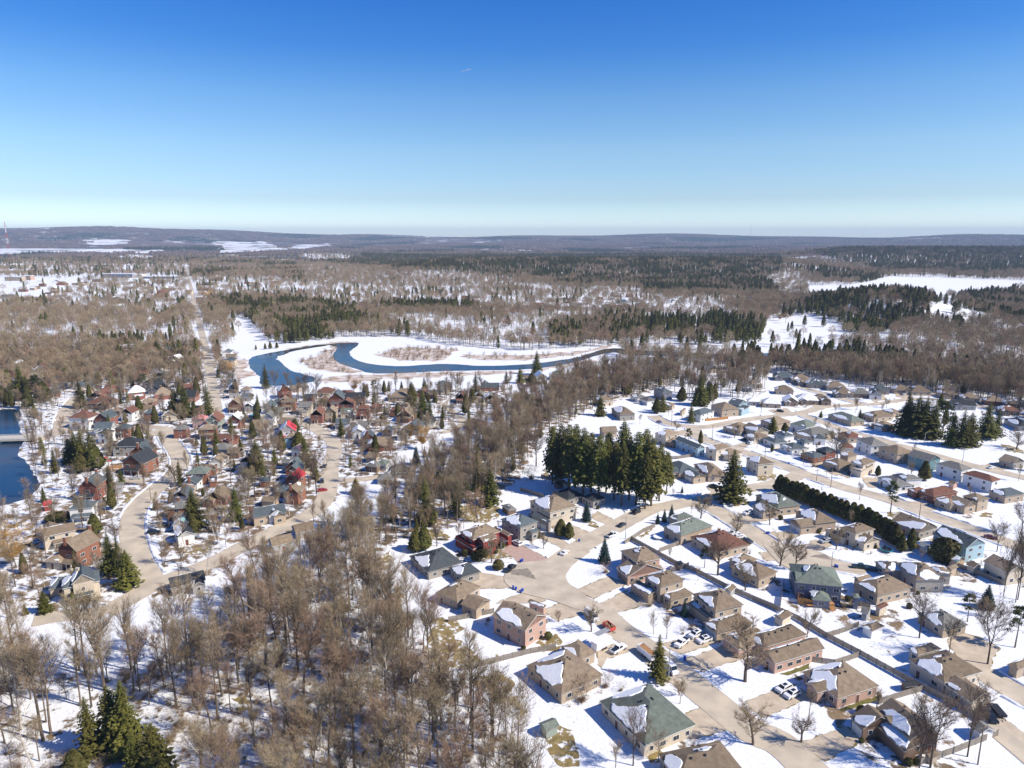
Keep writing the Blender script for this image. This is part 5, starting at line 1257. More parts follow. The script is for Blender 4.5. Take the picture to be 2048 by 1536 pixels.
def forest_tree(seed, H=22.0, W=4.2, base=.4, nb=24, twigs=2200, tw=.022, tl=1.5, mtw='twig', mb_='bark', fork=False):
    rs = random.Random(seed); tr, cr = MB(), MB(); tips = []
    stems = [(Vector((0, 0, -.3)), Vector((rs.gauss(0, .03), rs.gauss(0, .03), 1)), H, .2 + H * .004, 0)]
    if fork:
        a = rs.uniform(0, 6.28); o = Vector((math.cos(a), math.sin(a), 0)) * .16
        q = Vector((0, 0, H * .3)); tr.tube((0, 0, -.3), q, .34, .27, 7); stems = [(q, (Vector((0, 0, 1)) + o).normalized(), H * .7, .2, H * .3), (q, (Vector((0, 0, 1)) - o).normalized(), H * .66, .19, H * .3)]
    for (p0, d0, L0, r0, z0) in stems:
        n = 9; pts = [p0]; d = d0
        for i in range(n):
            d = (d + Vector((rs.gauss(0, .045), rs.gauss(0, .045), .04))).normalized(); pts.append(pts[-1] + d * (L0 * .97 / n))
        for i in range(n): tr.tube(pts[i], pts[i + 1], r0 * (1 - i / n) ** .8 + .03, r0 * (1 - (i + 1) / n) ** .8 + .03, 6)
        for j in range(int(nb * (1 if not fork else .6))):
            k = base + (1 - base) * (j + rs.random()) / nb * (1 if not fork else 1.6); k = min(k, .99)
            kk = (k * H - z0) / L0 if fork else k
            if kk < .05: continue
            i = min(n - 1, int(kk * n)); p = pts[i].lerp(pts[i + 1], kk * n - i); a = rs.uniform(0, 6.28); o = Vector((math.cos(a), math.sin(a), 0))
            prof = math.sin(min(1, (1 - k) / (1 - base) * 1.25 + .12) * PI * .62); L = W * prof * rs.uniform(.75, 1.25) + .8; el = rs.uniform(.75, 1.25); dd = (o + Vector((0, 0, el))).normalized(); q = p; r = .085 * (.5 + L / W * .5)
            for s_ in range(4):
                dd = (dd + Vector((rs.gauss(0, .1), rs.gauss(0, .1), .14))).normalized(); q2 = q + dd * L / 3; cr.tube(q, q2, r, r * .7, 4 if s_ < 2 else 3); r *= .7; q = q2; tips.append((q, dd))
                for _ in range(2):
                    b = rs.uniform(0, 6.28); d3 = (dd + Vector((math.cos(b), math.sin(b), .3)) * .65).normalized(); m = q + d3 * L * rs.uniform(.2, .4); cr.tube(q, m, r * .7, .018, 3); tips.append((m, d3)); tips.append((q.lerp(m, .5), d3))
    for k in range(twigs):
        q, d = rs.choice(tips); a = rs.uniform(0, 6.28); dd = (d + Vector((math.cos(a), math.sin(a), rs.uniform(-.1, .7))) * .65).normalized()
        L = tl * rs.uniform(.5, 1.3); s = dd.cross(Vector((rs.gauss(0, 1), rs.gauss(0, 1), rs.gauss(0, 1)))).normalized() * tw
        e = q + dd * L; cr.add([q - s, q + s, e + s * .4, e - s * .4], [(0, 1, 2, 3)], 1)
        m2 = q + dd * L * .45; d3 = (dd + (s / tw) * .8).normalized(); e2 = m2 + d3 * L * .55; s3 = d3.cross(dd).normalized() * tw; cr.add([m2 - s3, m2 + s3, e2 + s3 * .4, e2 - s3 * .4], [(0, 1, 2, 3)], 1)
    sc = H / max(t[0].z for t in tips)
    for mb in (tr, cr): mb.v = [(x * sc, y * sc, z * sc) for x, y, z in mb.v]
    return tr.mesh('trunk', [mb_, mtw]), cr.mesh('crown', [mb_, mtw])
# nominal heights; instances scale them
DEC = [forest_tree(11, 20, 3.4, .5, 24, 1300), forest_tree(12, 20, 4.2, .42, 24, 1500, fork=True), forest_tree(13, 20, 2.6, .55, 18, 900, tl=1.3),
       forest_tree(14, 20, 5.4, .32, 24, 1700), forest_tree(15, 20, 3.4, .45, 22, 1400, mtw='twigred'), forest_tree(16, 20, 3.0, .46, 20, 1000, mb_='birch')]
YARD = [forest_tree(31, 10, 3.0, .22, 20, 1900, tw=.020, tl=.95), forest_tree(32, 10, 3.4, .18, 22, 2100, tw=.020, tl=.95, fork=True, mtw='twigd'), forest_tree(33, 10, 2.8, .2, 20, 1800, tw=.020, tl=.85, mtw='twigred'),
        forest_tree(35, 20, 7.0, .26, 26, 2600, tw=.028, tl=1.5, mtw='twigd', mb_='barkd', fork=True)]
WILL = bare_tree(41, 14, .42, .3, 2600, .04, 2.2, .1, 'willow', 'bark')
SPR = [spruce(1, 16, 3.1, ragged=.5, nb=8, pw=.75), spruce(2, 16, 2.7, ragged=.6, nb=8, step=.5, pw=.8), spruce(3, 16, 3.7, .05, droop=.42, ragged=.55, nb=8, step=.5, pw=.7)]
TSPR = [spruce(5, 26, 5.0, .30, .5, 11, ragged=.5, pw=.5, droop=.45), spruce(6, 26, 5.4, .24, .5, 11, ragged=.55, pw=.6, droop=.4), spruce(7, 26, 4.6, .34, .5, 10, ragged=.55, pw=.45, droop=.5)]
BSPR = [spruce(8, 8, 2.0, .03, .5, 9, 'leafb', .15, .15)]
CED = [leafy(21, 8, 3.4, 2600), leafy(22, 8, 3.0, 2600)]
PINE = [pine(51), pine(52)]
ROUND = [leafy(23, 3, 3.4, 1400, 'leafc', 'ball', .22, .02)]; SHRB = [bare_tree(61, 3, .6, .15, 500, .02, .7, .3, 'twigred', multi=3), bare_tree(62, 3, .6, .15, 500, .02, .7, .3, 'twig', multi=3)]
def fartree(seed, **k):
    rs = random.Random(seed); tr, mb = MB(), MB(); tr.tube((0, 0, -.5), (rs.uniform(-.3, .3), rs.uniform(-.3, .3), 9), .26, .14, 4)
    W = k.get('sp', .36) * 12.5
    for i in range(6):
        a = i * 1.05 + rs.uniform(-.3, .3); tr.tube((0, 0, rs.uniform(4, 8)), (math.cos(a) * W * .6, math.sin(a) * W * .6, rs.uniform(10, 13)), .11, .05, 3)
    for i in range(330):
        a = rs.uniform(0, 6.2832); ph = math.asin(rs.uniform(-.45, 1)); r = rs.uniform(.45, 1) ** .6
        o = Vector((math.cos(a) * math.cos(ph) * W, math.sin(a) * math.cos(ph) * W, math.sin(ph) * 6.3)); p = o * r * (1 + .3 * noise.noise(o * .4 + Vector((seed, 0, 0)))) + Vector((0, 0, 9.3))
        d = (o.normalized() + Vector((rs.gauss(0, .35), rs.gauss(0, .35), rs.gauss(0, .3) + .35))).normalized(); s = d.cross(Vector((rs.gauss(0, 1), rs.gauss(0, 1), rs.gauss(0, 1)))).normalized() * .075; L = rs.uniform(1.2, 2.7)
        mb.add([p - d * L / 2 - s, p - d * L / 2 + s, p + d * L / 2 + s * .6, p + d * L / 2 - s * .6], [(0, 1, 2, 3)], 1)
    return join_mesh('bare_tree', tr.mesh('trunk', ['bark', k.get('m', 'twig')]), mb.mesh('crown', ['bark', k.get('m', 'twig')]))
FDEC = [fartree(71), fartree(72, sp=.42), fartree(73, m='twigred'), fartree(74, sp=.3)]
FCON = [join_mesh('spruce_tree', *leafy(81, 15, 6.2, 420, 'leafd', 'cone', .75, .08)), join_mesh('spruce_tree', *leafy(82, 14, 7.5, 460, 'leafc', 'cone', .75, .08)), join_mesh('spruce_tree', *leafy(83, 16, 5.4, 380, 'leafd', 'cone', .72, .08))]
def tree(name, pair, loc, sc, rz, label, cat, group=None, shared=False, wid=1.0):
    t = thing(name, label, cat, loc, rz, group, shared); t.scale = (sc * wid, sc * wid, sc)
    a = put('trunk', pair[0], t); b = put('crown', pair[1], t); return t, a, b
def height_for(u, vb, vt, dz=0):
    p = P(u, vb); lo, hi = .5, 80
    for _ in range(30):
        m = (lo + hi) / 2; _, v = project(p.x, p.y, p.z + m)
        if v > vt: lo = m
        else: hi = m
    return p, lo
# hand-placed trees: kind zone x ybase ytop width label
VEG = """T0 0 1105 968 850 1 
T1 0 1121 982 842 1 
T2 0 1137 990 828 1 
T0 0 1151 975 846 1 
T1 0 1166 996 852 1 
T2 0 1182 985 862 1 
T0 0 1197 1002 868 1 
T1 0 1212 985 872 1 
T2 0 1228 1000 880 1 
T0 0 1243 1012 885 1 
T1 0 1258 1000 868 1 
T2 0 1272 1010 826 1 
T0 0 1288 1004 822 1 
T1 0 1302 1012 872 1 
T2 0 1318 1002 884 1 
T0 0 1333 985 902 1 
T1 0 1245 968 838 1 
T0 0 1216 962 862 1 
T1 0 1290 1018 905 1 
T2 0 1175 965 870 1 
S0 0 1463 1004 898 1.5 broad spruce standing alone on the bend of the upper street
S1 2 1420 545 230 1.15 tall spruce with brown grass ring beside the street lamp
B0 3 1688 690 490 1.1 dark spruce on the snowy corner of the cul-de-sac
B0 3 1548 365 200 1.1 blue spruce between the brown cream house and its drive
B0 4 485 1160 1015 1 small blue spruce beside the snow-covered porch
B0 4 267 400 308 1 leftmost of three blue spruces behind the slate-green bungalow
B0 4 322 385 278 1 middle one of three blue spruces behind the slate-green bungalow
B0 4 380 360 240 1 rightmost and tallest of three blue spruces behind the slate-green bungalow
B0 4 467 146 92 1 tiny blue spruce on the snowy lawn by the slate bungalow
P0 4 650 760 590 1 dark shaggy pine in the back yard by the long fence
P0 5 825 350 70 1.1 tall yellow-green pine with bare lower trunk by the street
P1 5 1530 1340 1090 1 yellow-green pine beside the dark round evergreen
B0 5 1705 1215 1005 1.4 dark blue evergreen in the back yard at lower right
P1 1 1990 300 50 1 shaggy grey-green pine at the right edge
R3 5 1320 780 585 1 round dark cedar in front of the pale blue house
C0 5 925 700 540 1.1 blue-green spruce at the end of the tall hedge
C1 5 1010 690 490 1 dark cedar at the end of the tall hedge
R0 3 850 742 672 1.1 round clipped shrub on the brown corner lawn
R0 3 690 670 600 1.2 round clipped shrub in front of the red house porch
R0 3 735 640 575 1.2 second round shrub by the red house porch
R0 3 590 635 585 1 round shrub left of the red house porch steps
R0 3 880 575 530 1 small round shrub by the red house garage
C0 3 1345 480 350 1.6 left one of two dark cedars by the grey stone house drive
C1 3 1410 500 375 1.4 right one of two dark cedars by the grey stone house drive
C0 3 200 600 440 1.5 left one of two dark spruces behind the charcoal bungalow
C1 3 272 590 408 1.5 right one of two dark spruces behind the charcoal bungalow
S0 3 285 395 20 1 tall dark spruce at the wood edge left of the red house
S1 3 520 320 0 1 dark spruce at the wood edge above the brown lawn
S2 3 790 230 -60 1.1 dark spruce at the wood edge right of the brown lawn
P0 3 600 300 60 1 brownish pine among the spruces of the wood edge
S1 10 640 1229 870 1 tall spruce rising from the middle wood
S2 10 170 1270 1080 1.2 broad spruce in the middle wood left of the tall one
S0 10 430 1270 1005 1 pointed spruce in the middle wood
S1 18 750 1290 785 1.15 dark green spruce in the bottom left wood
S2 18 935 1230 690 1.1 taller spruce right of it in the bottom left wood
S0 18 1050 1260 648 1.1 tallest pointed spruce in the bottom left wood
S2 18 1280 1420 1000 1.3 spruce with brownish crown in the bottom left wood
S1 18 1110 1440 1050 1.2 dark spruce behind bare twigs in the bottom left wood
C0 18 620 1440 1235 1.6 low yellow-green cedar at the bottom edge
C1 18 1260 1460 1225 1.4 low cedar at the bottom edge right of the spruces
S2 6 1770 710 345 1.15 big dark spruce by the brick houses on the left street
S0 6 1010 1130 745 1.05 left one of three spruces by the left street junction
S1 6 1090 1140 790 1.2 middle one of three spruces by the left street junction
S2 6 1170 1240 900 1.3 front one of three spruces by the left street junction
S0 6 1000 350 130 1.1 dark spruce left of the winding street
C1 6 865 760 585 1.5 shaggy cedar beside the slate-roofed white house
C0 6 955 515 430 1 slim cedar by the dark-roofed brick house
C0 6 668 1415 1290 .9 slim cedar against the cream slate-roofed house
S1 6 1410 545 435 1.3 small shaggy spruce beside the winding street
C0 6 1555 480 375 .8 slim dark cedar right of the winding street
C1 6 1850 420 345 1 slim cedar behind the brick house
S0 6 410 1480 1280 1.6 broad green spruce by the lower left drive
S2 6 230 1500 1400 1.2 dark small spruce at the left wood edge
R1 6 790 1390 1340 1.2 round shrub at the cream house corner
R0 6 520 640 580 3 dark green hedge clump by the lake gardens
W0 6 150 1060 700 1.3 golden willow by the lake at the left edge
W0 9 1900 900 770 1 golden weeping willow beside the middle wood
W0 10 180 900 700 .9 yellow-orange willow in the snowy clearing
W0 8 2030 250 180 1 orange-brown tree above the straight road
S1 7 1180 830 640 1 yellow-green spruce rising from the wood
S0 7 330 640 330 1.1 slim blue-green spruce in the middle back gardens
C1 7 385 720 620 1.1 bright green cedar under the slim spruce
S2 7 1420 400 250 1.5 blue-grey open spruce beside the middle street
B0 7 240 370 305 1 small dark spruce in the back gardens
S2 8 700 1130 830 1.2 one of the dark evergreens behind the lake bridge
S0 8 760 1160 810 1.1 one of the dark evergreens behind the lake bridge
S1 8 840 1150 790 1.2 one of the dark evergreens behind the lake bridge
S2 8 640 1120 880 1.3 one of the dark evergreens behind the lake bridge
C0 8 740 1200 1040 1.8 one of the dark evergreens behind the lake bridge
C1 8 880 1180 960 1.6 one of the dark evergreens behind the lake bridge
S0 8 200 540 222 1.2 huge dark spruce near the lake inlet
S1 8 255 545 300 1.2 spruce behind the huge one near the lake inlet
P0 8 330 560 330 1.3 brownish pine near the lake inlet
C0 8 400 560 380 1.6 broad evergreen near the lake inlet
S2 8 605 400 235 1.2 dark spruce in the upper left gardens
S0 8 740 620 365 1.15 slim blue-green spruce by the brown roofs
S1 8 1085 165 10 1.2 dark spruce on the town hillside
S2 8 1435 170 -5 1.3 dark spruce left of the straight road
S0 8 1645 165 -5 1.2 second dark spruce left of the straight road
P1 8 1310 470 310 1.5 yellow-green pine in the old town gardens
S1 8 1455 430 330 1.2 dark spruce behind the small gardens
S2 8 1600 695 430 1.2 left one of the dark spruce pair by the snow-roofed house
S0 8 1690 705 400 1.25 right one of the dark spruce pair by the snow-roofed house
S1 8 1895 690 385 1.2 dark spruce right of the snow-roofed house
C0 8 1270 680 510 .9 slim green cedar among the brick houses
C1 8 445 230 160 1 small dark evergreen on the hillside
C0 8 330 200 140 1.4 small brownish evergreen on the hillside
S2 9 520 1215 900 1.2 very dark broad spruce in the middle of the gardens
C1 9 900 980 840 2 broad dark evergreen beside the blue house
S0 9 960 1165 870 1.1 grey-green spruce left of the middle street
S1 9 600 440 205 1.05 tall dark spruce beside the river pool
C0 9 870 840 720 1.4 rounded brown-green evergreen by the red roof
C1 9 405 760 640 .8 slim evergreen by the teal roof
P1 9 1590 505 365 1 blue-green pine near the river bank
S2 9 1935 600 370 1 dark spruce by the tan roofs
S0 9 2030 680 455 1 second dark spruce right of the tan roofs
C0 9 595 85 30 1 low cedar on the snowy river bank
C1 9 640 80 15 1.2 rounder low cedar on the snowy river bank
C0 9 700 75 20 1.2 dark low cedar on the snowy river bank
C1 9 510 90 45 1 brownish low cedar on the snowy river bank
C0 9 1665 770 670 1.1 small dark evergreen in the gardens
S1 9 370 1010 880 1.1 blue-green small spruce beside the low red-brown roof
B0 9 1960 1130 980 .9 small blue spruce in the white field
S1 10 565 680 540 1 small dark spruce at the white clearing
S0 10 90 500 335 1.2 dark spruce pair member left of the clearing
S2 10 188 640 420 1 pointed spruce left of the clearing
S0 10 245 650 510 1.1 dark spruce at the clearing edge
S1 10 350 640 530 1.4 broad small spruce at the clearing edge
S2 10 595 500 380 1.2 shaggy evergreen at the far end of the clearing
B0 10 137 1030 870 1 leftmost of three young spruces by the hedge
B0 10 203 960 870 .9 middle one of three young spruces by the hedge
B0 10 243 955 880 .9 rightmost of three young spruces by the hedge
S0 10 1120 285 80 1.1 tall lone spruce on the river bank
S1 10 870 360 240 1.1 dark spruce left of the riverside ranch
S2 10 983 355 220 1.1 blue-green spruce beside the riverside ranch
C0 10 1080 375 275 2 broad dark evergreen by the white riverside house
S1 10 620 430 250 1.1 grey spruce below the river bend
S2 10 1640 620 450 1.2 dark spruce above the tall spruce stand
C0 10 1858 440 325 1.4 dark green cedar at the edge of the bare wood
C1 10 1445 320 240 2 brown-green evergreen near the river
S0 11 240 490 360 1.6 shaggy cedar by the turning lawn
S2 11 568 650 485 1.1 dark spruce at the turning circle
C1 11 515 665 530 1.5 brownish cedar at the turning circle
S1 11 825 755 565 1.2 dark spruce left of the orange fence
S0 11 870 600 420 1.1 one of the dense dark spruces at the edge of the bare wood
S2 11 910 595 300 1 one of the dense dark spruces at the edge of the bare wood
S1 11 950 585 400 1.1 one of the dense dark spruces at the edge of the bare wood
C0 11 1000 560 395 1 one of the dense dark spruces at the edge of the bare wood
C1 11 1040 550 400 1 one of the dense dark spruces at the edge of the bare wood
C0 11 745 555 430 1.6 shaggy cedar behind the brown house
S2 11 1570 850 690 1.3 blue spruce beside the brown roof on the street bend
C1 11 1680 840 755 1.6 dark rounded evergreen behind the drifted house
C0 11 1285 270 90 1.6 dark brown-green evergreen in the far bare wood
C1 11 1215 260 135 1.6 dark evergreen left of it in the far bare wood
S0 11 550 190 75 1.2 dark evergreen near the far river bank
P1 11 800 960 810 1 brown pine behind the corner house
C1 11 1565 1020 950 1 small round evergreen in a front yard
S1 12 990 870 510 1.5 one of the dark spruces in the right-hand park stand
S2 12 1060 880 500 1.5 one of the dark spruces in the right-hand park stand
S0 12 1130 890 515 1.5 one of the dark spruces in the right-hand park stand
S1 12 1210 900 535 1.4 one of the dark spruces in the right-hand park stand
S2 12 940 860 560 1.3 one of the dark spruces in the right-hand park stand
S0 12 1380 970 650 1.3 one of the dark spruces in the right-hand park stand
S1 12 1470 980 620 1.4 one of the dark spruces in the right-hand park stand
S2 12 1540 970 650 1.2 one of the dark spruces in the right-hand park stand
S0 12 1700 900 570 1.4 one of the dark spruces in the right-hand park stand
S1 12 1790 890 610 1.3 one of the dark spruces in the right-hand park stand
P0 12 1300 880 570 1.4 one of the dark spruces in the right-hand park stand
C0 12 1135 1280 1110 1.3 brownish cedar beside the teal-sided house
C1 12 710 1240 1150 1.4 dark cedar in front of the cream two-storey house
S1 12 545 720 625 1.4 small dark spruce by the upper street
S2 12 685 750 670 1 slim dark spruce by the brown bungalow
S0 12 190 710 640 1.4 small spruce on the street corner island
P1 12 860 1371 1290 1 small yellow-green pine by the charcoal bungalow
C0 10 1035 500 420 1 brown cedar in the bare wood
Y3 1 1385 240 -60 1.1 big dark spreading maple in the snowy back yard
Y3 0 1975 1328 1185 .9 bare tree with forked limbs by the round tan drive
Y0 1 285 515 165 1.3 vase-shaped bare tree on the snowy front lawn by the street
Y0 1 335 915 650 1.2 small twiggy tree beside the lower street corner
Y1 1 640 900 730 1.3 bare front yard tree right of the small twiggy one
Y3 1 1455 1060 520 .9 leaning bare tree in front of the dark porch house
Y3 1 1690 990 500 .7 slim dark bare tree by the bottom right fence
Y3 1 1380 1100 690 .8 bare forked tree at the bottom edge by the porch
Y0 1 675 235 55 1 bare tree by the long back fence
Y3 1 1575 330 90 .8 bare tree at the edge of the round tan drive
Y0 2 1660 180 -60 .01 x
Y0 2 965 215 30 1.1 leafless tree over the white van
Y2 2 740 150 80 1.2 small weeping tree on the garage lawn
Y2 2 1565 650 555 1.3 little tree with rusty leaves on the snowy lawn
Y3 2 1250 1130 740 .9 bare tree in front of the green-roofed roof slope
Y0 3 800 690 480 1 bare tree on the red house front lawn
Y2 3 690 370 140 1.2 reddish bare tree at the edge of the brown lawn
Y0 3 1210 580 460 1 young tree on the snowy front lawn of the grey house
Y1 3 370 560 390 .9 slim bare tree behind the red house
Y0 4 620 355 165 1.2 bare tree by the slate-green bungalow
Y0 4 905 500 320 1.1 bare tree beside the curving side street
Y0 4 1185 410 215 1 bare tree in front of the green-roofed split-level
Y1 4 760 820 520 1 bare vase-shaped tree behind the long fence
Y0 4 1270 745 470 1 left one of two bare trees by the side circle
Y1 4 1395 780 550 1.1 right one of two bare trees by the side circle
Y0 4 985 945 730 1 bare tree in the back yard over the snowy roof
Y0 5 330 680 450 1 bare tree beside the silver car
Y3 5 1800 700 400 1 spreading bare tree by the street with the dark car
Y3 5 1860 1110 590 .55 tall bare trunk at the right edge
Y3 5 1970 1165 560 .5 second tall bare trunk at the right edge
Y3 5 1990 1140 430 .5 third tall bare trunk at the right edge
Y3 5 2020 540 200 1 large bare tree behind the right-hand street
Y0 5 1730 1300 1130 1 twiggy bare tree in the lower right yard
Y0 6 1600 300 110 1.3 bare street tree on the winding road
Y3 6 1060 900 640 1.1 dark bare tree by the left street
Y0 6 1995 750 520 1.2 dark bare tree in the middle garden
Y0 6 1650 1040 840 .7 pale birch clump on the corner lawn
Y2 18 2 1 0 .01 x
Y3 7 1060 400 -20 1.1 tall bare tree left of the middle street
Y3 7 400 400 170 1.1 spreading bare tree in the snowy gardens
Y3 7 1500 1450 950 1.2 big bare oak at the wood edge
Y3 10 1115 1035 720 1.4 big leaning bare tree at the clearing
Y0 11 1225 890 770 1.4 small bare tree on the snowy corner
Y0 11 700 820 740 1.6 small spreading tree by the street corner
Y3 12 790 620 530 1.3 bare tree at the upper street
Y3 12 520 640 510 1.2 bushy bare tree at the upper street corner
Y0 12 1980 1000 850 1.8 bare bushes beside the park
Y0 12 340 1090 830 1.2 pale bare tree behind the red-brown roof""".split('\n')
VEG += '''Y3 9 680 440 265 1 bare tree standing before the dark river pool
Y3 9 800 435 275 1 tall bare tree on the near bank of the river pool
Y3 9 945 520 285 1.2 wide bare tree on the near bank beside the island
Y3 9 1060 530 300 1 bare tree just above the brown brick house
W0 9 270 300 190 1.6 low orange-brown tree on the pool's west bank
W0 9 1400 470 360 1.3 golden-brown bushy tree on the snowy river flat
W0 16 1640 960 900 1.2 orange tree at the edge of the far snowy meadow
W0 13 1910 760 690 1.6 bright golden willow beside the straight road
W0 14 85 770 700 1.6 golden willow on the town slope'''.split('\n')
KM = {'T': TSPR, 'S': SPR, 'B': BSPR, 'P': PINE, 'C': CED, 'R': ROUND, 'Y': YARD}
KH = {'T': 26, 'S': 16, 'B': 8, 'P': 16, 'C': 8, 'R': 3, 'Y': 10, 'W': 14}
KN = {'T': ('spruce_tree', 'spruce'), 'S': ('spruce_tree', 'spruce'), 'B': ('spruce_tree', 'spruce'), 'P': ('pine_tree', 'pine'), 'C': ('cedar_tree', 'cedar'), 'R': ('round_shrub', 'shrub'), 'Y': ('bare_tree', 'bare tree'), 'W': ('willow_tree', 'willow')}
PROTO = {}; HANDC = 0; HT = []
for i, ln in enumerate(VEG):
    c = ln.split(' ', 6)
    if c[6:] == ['x']: continue
    k, z, x, yb, yt, wid = c[0], int(c[1]), float(c[2]), float(c[3]), float(c[4]), float(c[5]); lab = c[6] if len(c) > 6 else ''
    u, vb = zp(z, x, yb); _, vt = zp(z, x, yt); p, h = height_for(u, vb, vt); h = min(h, 34 if k[0] == 'T' else 27)
    pair = WILL if k[0] == 'W' else KM[k[0]][int(k[1]) % len(KM[k[0]])]; H0 = 20 if k == 'Y3' else KH[k[0]]
    grp = None; sh = False
    if k[0] == 'T' and not lab.strip(): lab, grp, sh = 'tall dark spruce in the dense central stand', 'spruces of the dense central stand', False
    if lab.startswith('one of'): grp, sh = lab.replace('one of ', ''), False
    s = h / H0; nm, ct = KN[k[0]]
    wd = wid * (1.22 if k[0] in 'SC' else 1.0 if k == 'Y3' else 1.15 if k[0] == 'Y' else 1.0)
    if k[0] == 'R': s = min(s, 3)
    t, a, b = tree(nm, pair, p, s, (i * 1.7) % 6.28, lab.strip(), ct, grp, sh, wd)
    HT.append((p.x, p.y)); PROTO.setdefault(id(pair), (a, b)); HANDC += (ct in ('spruce', 'pine', 'cedar'))
# the tall clipped cedar hedge: each cedar its own tree
hp = [Q(5, -190, 160), Q(5, 0, 240), Q(5, 200, 320), Q(5, 420, 400), Q(5, 600, 470), Q(5, 760, 560), Q(5, 870, 640)]
for k, p in enumerate(dense(hp, 2.3, False)):
    q = wob(p, .6, .5); hh = 8.4 + 1.6 * noise.noise((p.x * .1, p.y * .1, 0)) + (2.2 if 24 < k < 32 else 0) + random.uniform(-.4, .4)
    q += (hp[-1] - hp[0]).cross(Vector((0, 0, 1))).normalized() * random.uniform(-.5, .5)
    tree('cedar_tree', CED[k % 2], q, hh / 8, k * 1.3, 'dark cedar in the tall hedge row along the back yards', 'cedar', 'cedars of the tall hedge row', False, 1.9); HANDC += 1
HT = np.array(HT)
# ------------------------------------------------------------ scattered trees
def scatter():
    rs = np.random.RandomState(5); out = []
    # near: jittered grid, 6 m
    s = 4.7; gx, gy = np.meshgrid(np.arange(-560, 640, s), np.arange(70, 760, s)); n = gx.size
    x = gx.ravel() + rs.uniform(-.48, .48, n) * s; y = gy.ravel() + rs.uniform(-.48, .48, n) * s
    U, V = project(x, y, 0 * x); keep = np.zeros(n, bool); con = np.zeros(n); done = np.zeros(n, bool); zone = np.zeros(n, int)
    for k, (poly, den, cf) in enumerate(NEARW):
        m = inpoly(U, V, poly) & ~done; keep |= m & (rs.rand(n) < den * .82); con[m] = cf; zone[m] = k; done |= m
    x, y, U, V, con, zone = (a[keep] for a in (x, y, U, V, con, zone))
    ok = (road_dist(x, y) > 2.2) & footprint_clear(x, y) & ~on_drive(x, y)
    for wp in WATER: ok &= ~inpoly(x, y, wp)
    ok &= (np.hypot(x[:, None] - HT[:, 0], y[:, None] - HT[:, 1]).min(1) > 2.5)
    ok &= ~inpoly(*project(x, y, 0 * x), [(110, 1440), (250, 1400), (400, 1430), (420, 1950), (20, 1950)])
    for poly, den, cf in COVER[5:11]: ok &= ~inpoly(U, V, poly)
    for ln in LAWN:
        c = [float(a) for a in ln.split()]; pl = [(p.x, p.y) for p in zl(int(c[0]), *c[1:])]; ok &= ~inpoly(x, y, pl) | (rs.rand(len(x)) < .12)
    x, y, con, zone = x[ok], y[ok], con[ok], zone[ok]
    iscon = rs.rand(len(x)) < con
    h = np.where(iscon, rs.uniform(6, 14, len(x)), rs.uniform(14, 25, len(x)) * np.where(np.isin(zone, (5, 6, 7)), .6, np.where(zone == 9, .38, np.where(zone == 0, 1.0, .85))))
    small = rs.rand(len(x)) < .35; h = np.where(small & ~iscon, h * .55, h)
    out.append(np.stack([x, y, h, iscon, zone], 1))
    # far: 700 m to 4.4 km
    for r0, r1, s, hf in ((560, 1500, 8.0, 1), (1500, 2700, 11.0, 1.1), (2700, 4700, 14.5, 1.2)):
        gx, gy = np.meshgrid(np.arange(-r1 * .85, r1 * .85, s), np.arange(r0 * .7, r1, s)); x = gx.ravel(); y = gy.ravel()
        d = np.hypot(x, y); k = (d >= r0) & (d < r1) & (np.abs(x) < y * .86 + 20); x, y = x[k], y[k]; n = len(x)
        x = x + rs.uniform(-.5, .5, n) * s; y = y + rs.uniform(-.5, .5, n) * s
        U, V = project(x, y, hgt(x, y)); den = np.full(n, .86); con = np.full(n, .07); done = np.zeros(n, bool)
        for (poly, de, cf) in COVER: m = inpoly(U, V, poly) & ~done; den[m] = de; con[m] = cf; done |= m
        for (poly, de, cf) in NEARW: m = inpoly(U, V, poly) & ~done; den[m] = de if r0 < 600 else .8; con[m] = cf; done |= m
        nz = np.array([noise.noise((a * .006, b * .006, 1.5)) for a, b in zip(x, y)])
        con = np.where(~done, np.where(nz > .22, .75, con), con); den = np.where(~done & (nz < -.24), .22, den)
        nz2 = np.array([noise.noise((a * .02, b * .02, 7.5)) for a, b in zip(x, y)])
        iscon = (rs.rand(n) * .5 + .25 + nz2 * .75) < con; keep = rs.rand(n) < den
        keep &= (road_dist(x, y) > 1.5)
        if r0 < 1600: keep &= footprint_clear(x, y, 1.0)
        for wp in WATER: keep &= ~inpoly(x, y, wp)
        h = np.where(iscon, rs.uniform(10, 18, n), rs.uniform(11, 18, n)) * hf
        x, y, h, iscon = x[keep], y[keep], h[keep], iscon[keep]; out.append(np.stack([x, y, h, iscon, np.full(len(x), 20)], 1))
    a = np.concatenate(out); U, V = project(a[:, 0], a[:, 1], hgt(a[:, 0], a[:, 1]) + a[:, 2])
    return a, U, V
TR, TU, TV = scatter()
D = np.hypot(TR[:, 0], TR[:, 1]); inview = (TU > -40) & (TU < 2090) & (TV < 1560)
app = np.where(inview, TR[:, 2] / D, 0)
rank = np.argsort(-app)
nd, nc = 0, 0; ind = np.zeros(len(TR), bool); LIMC = 300 - HANDC
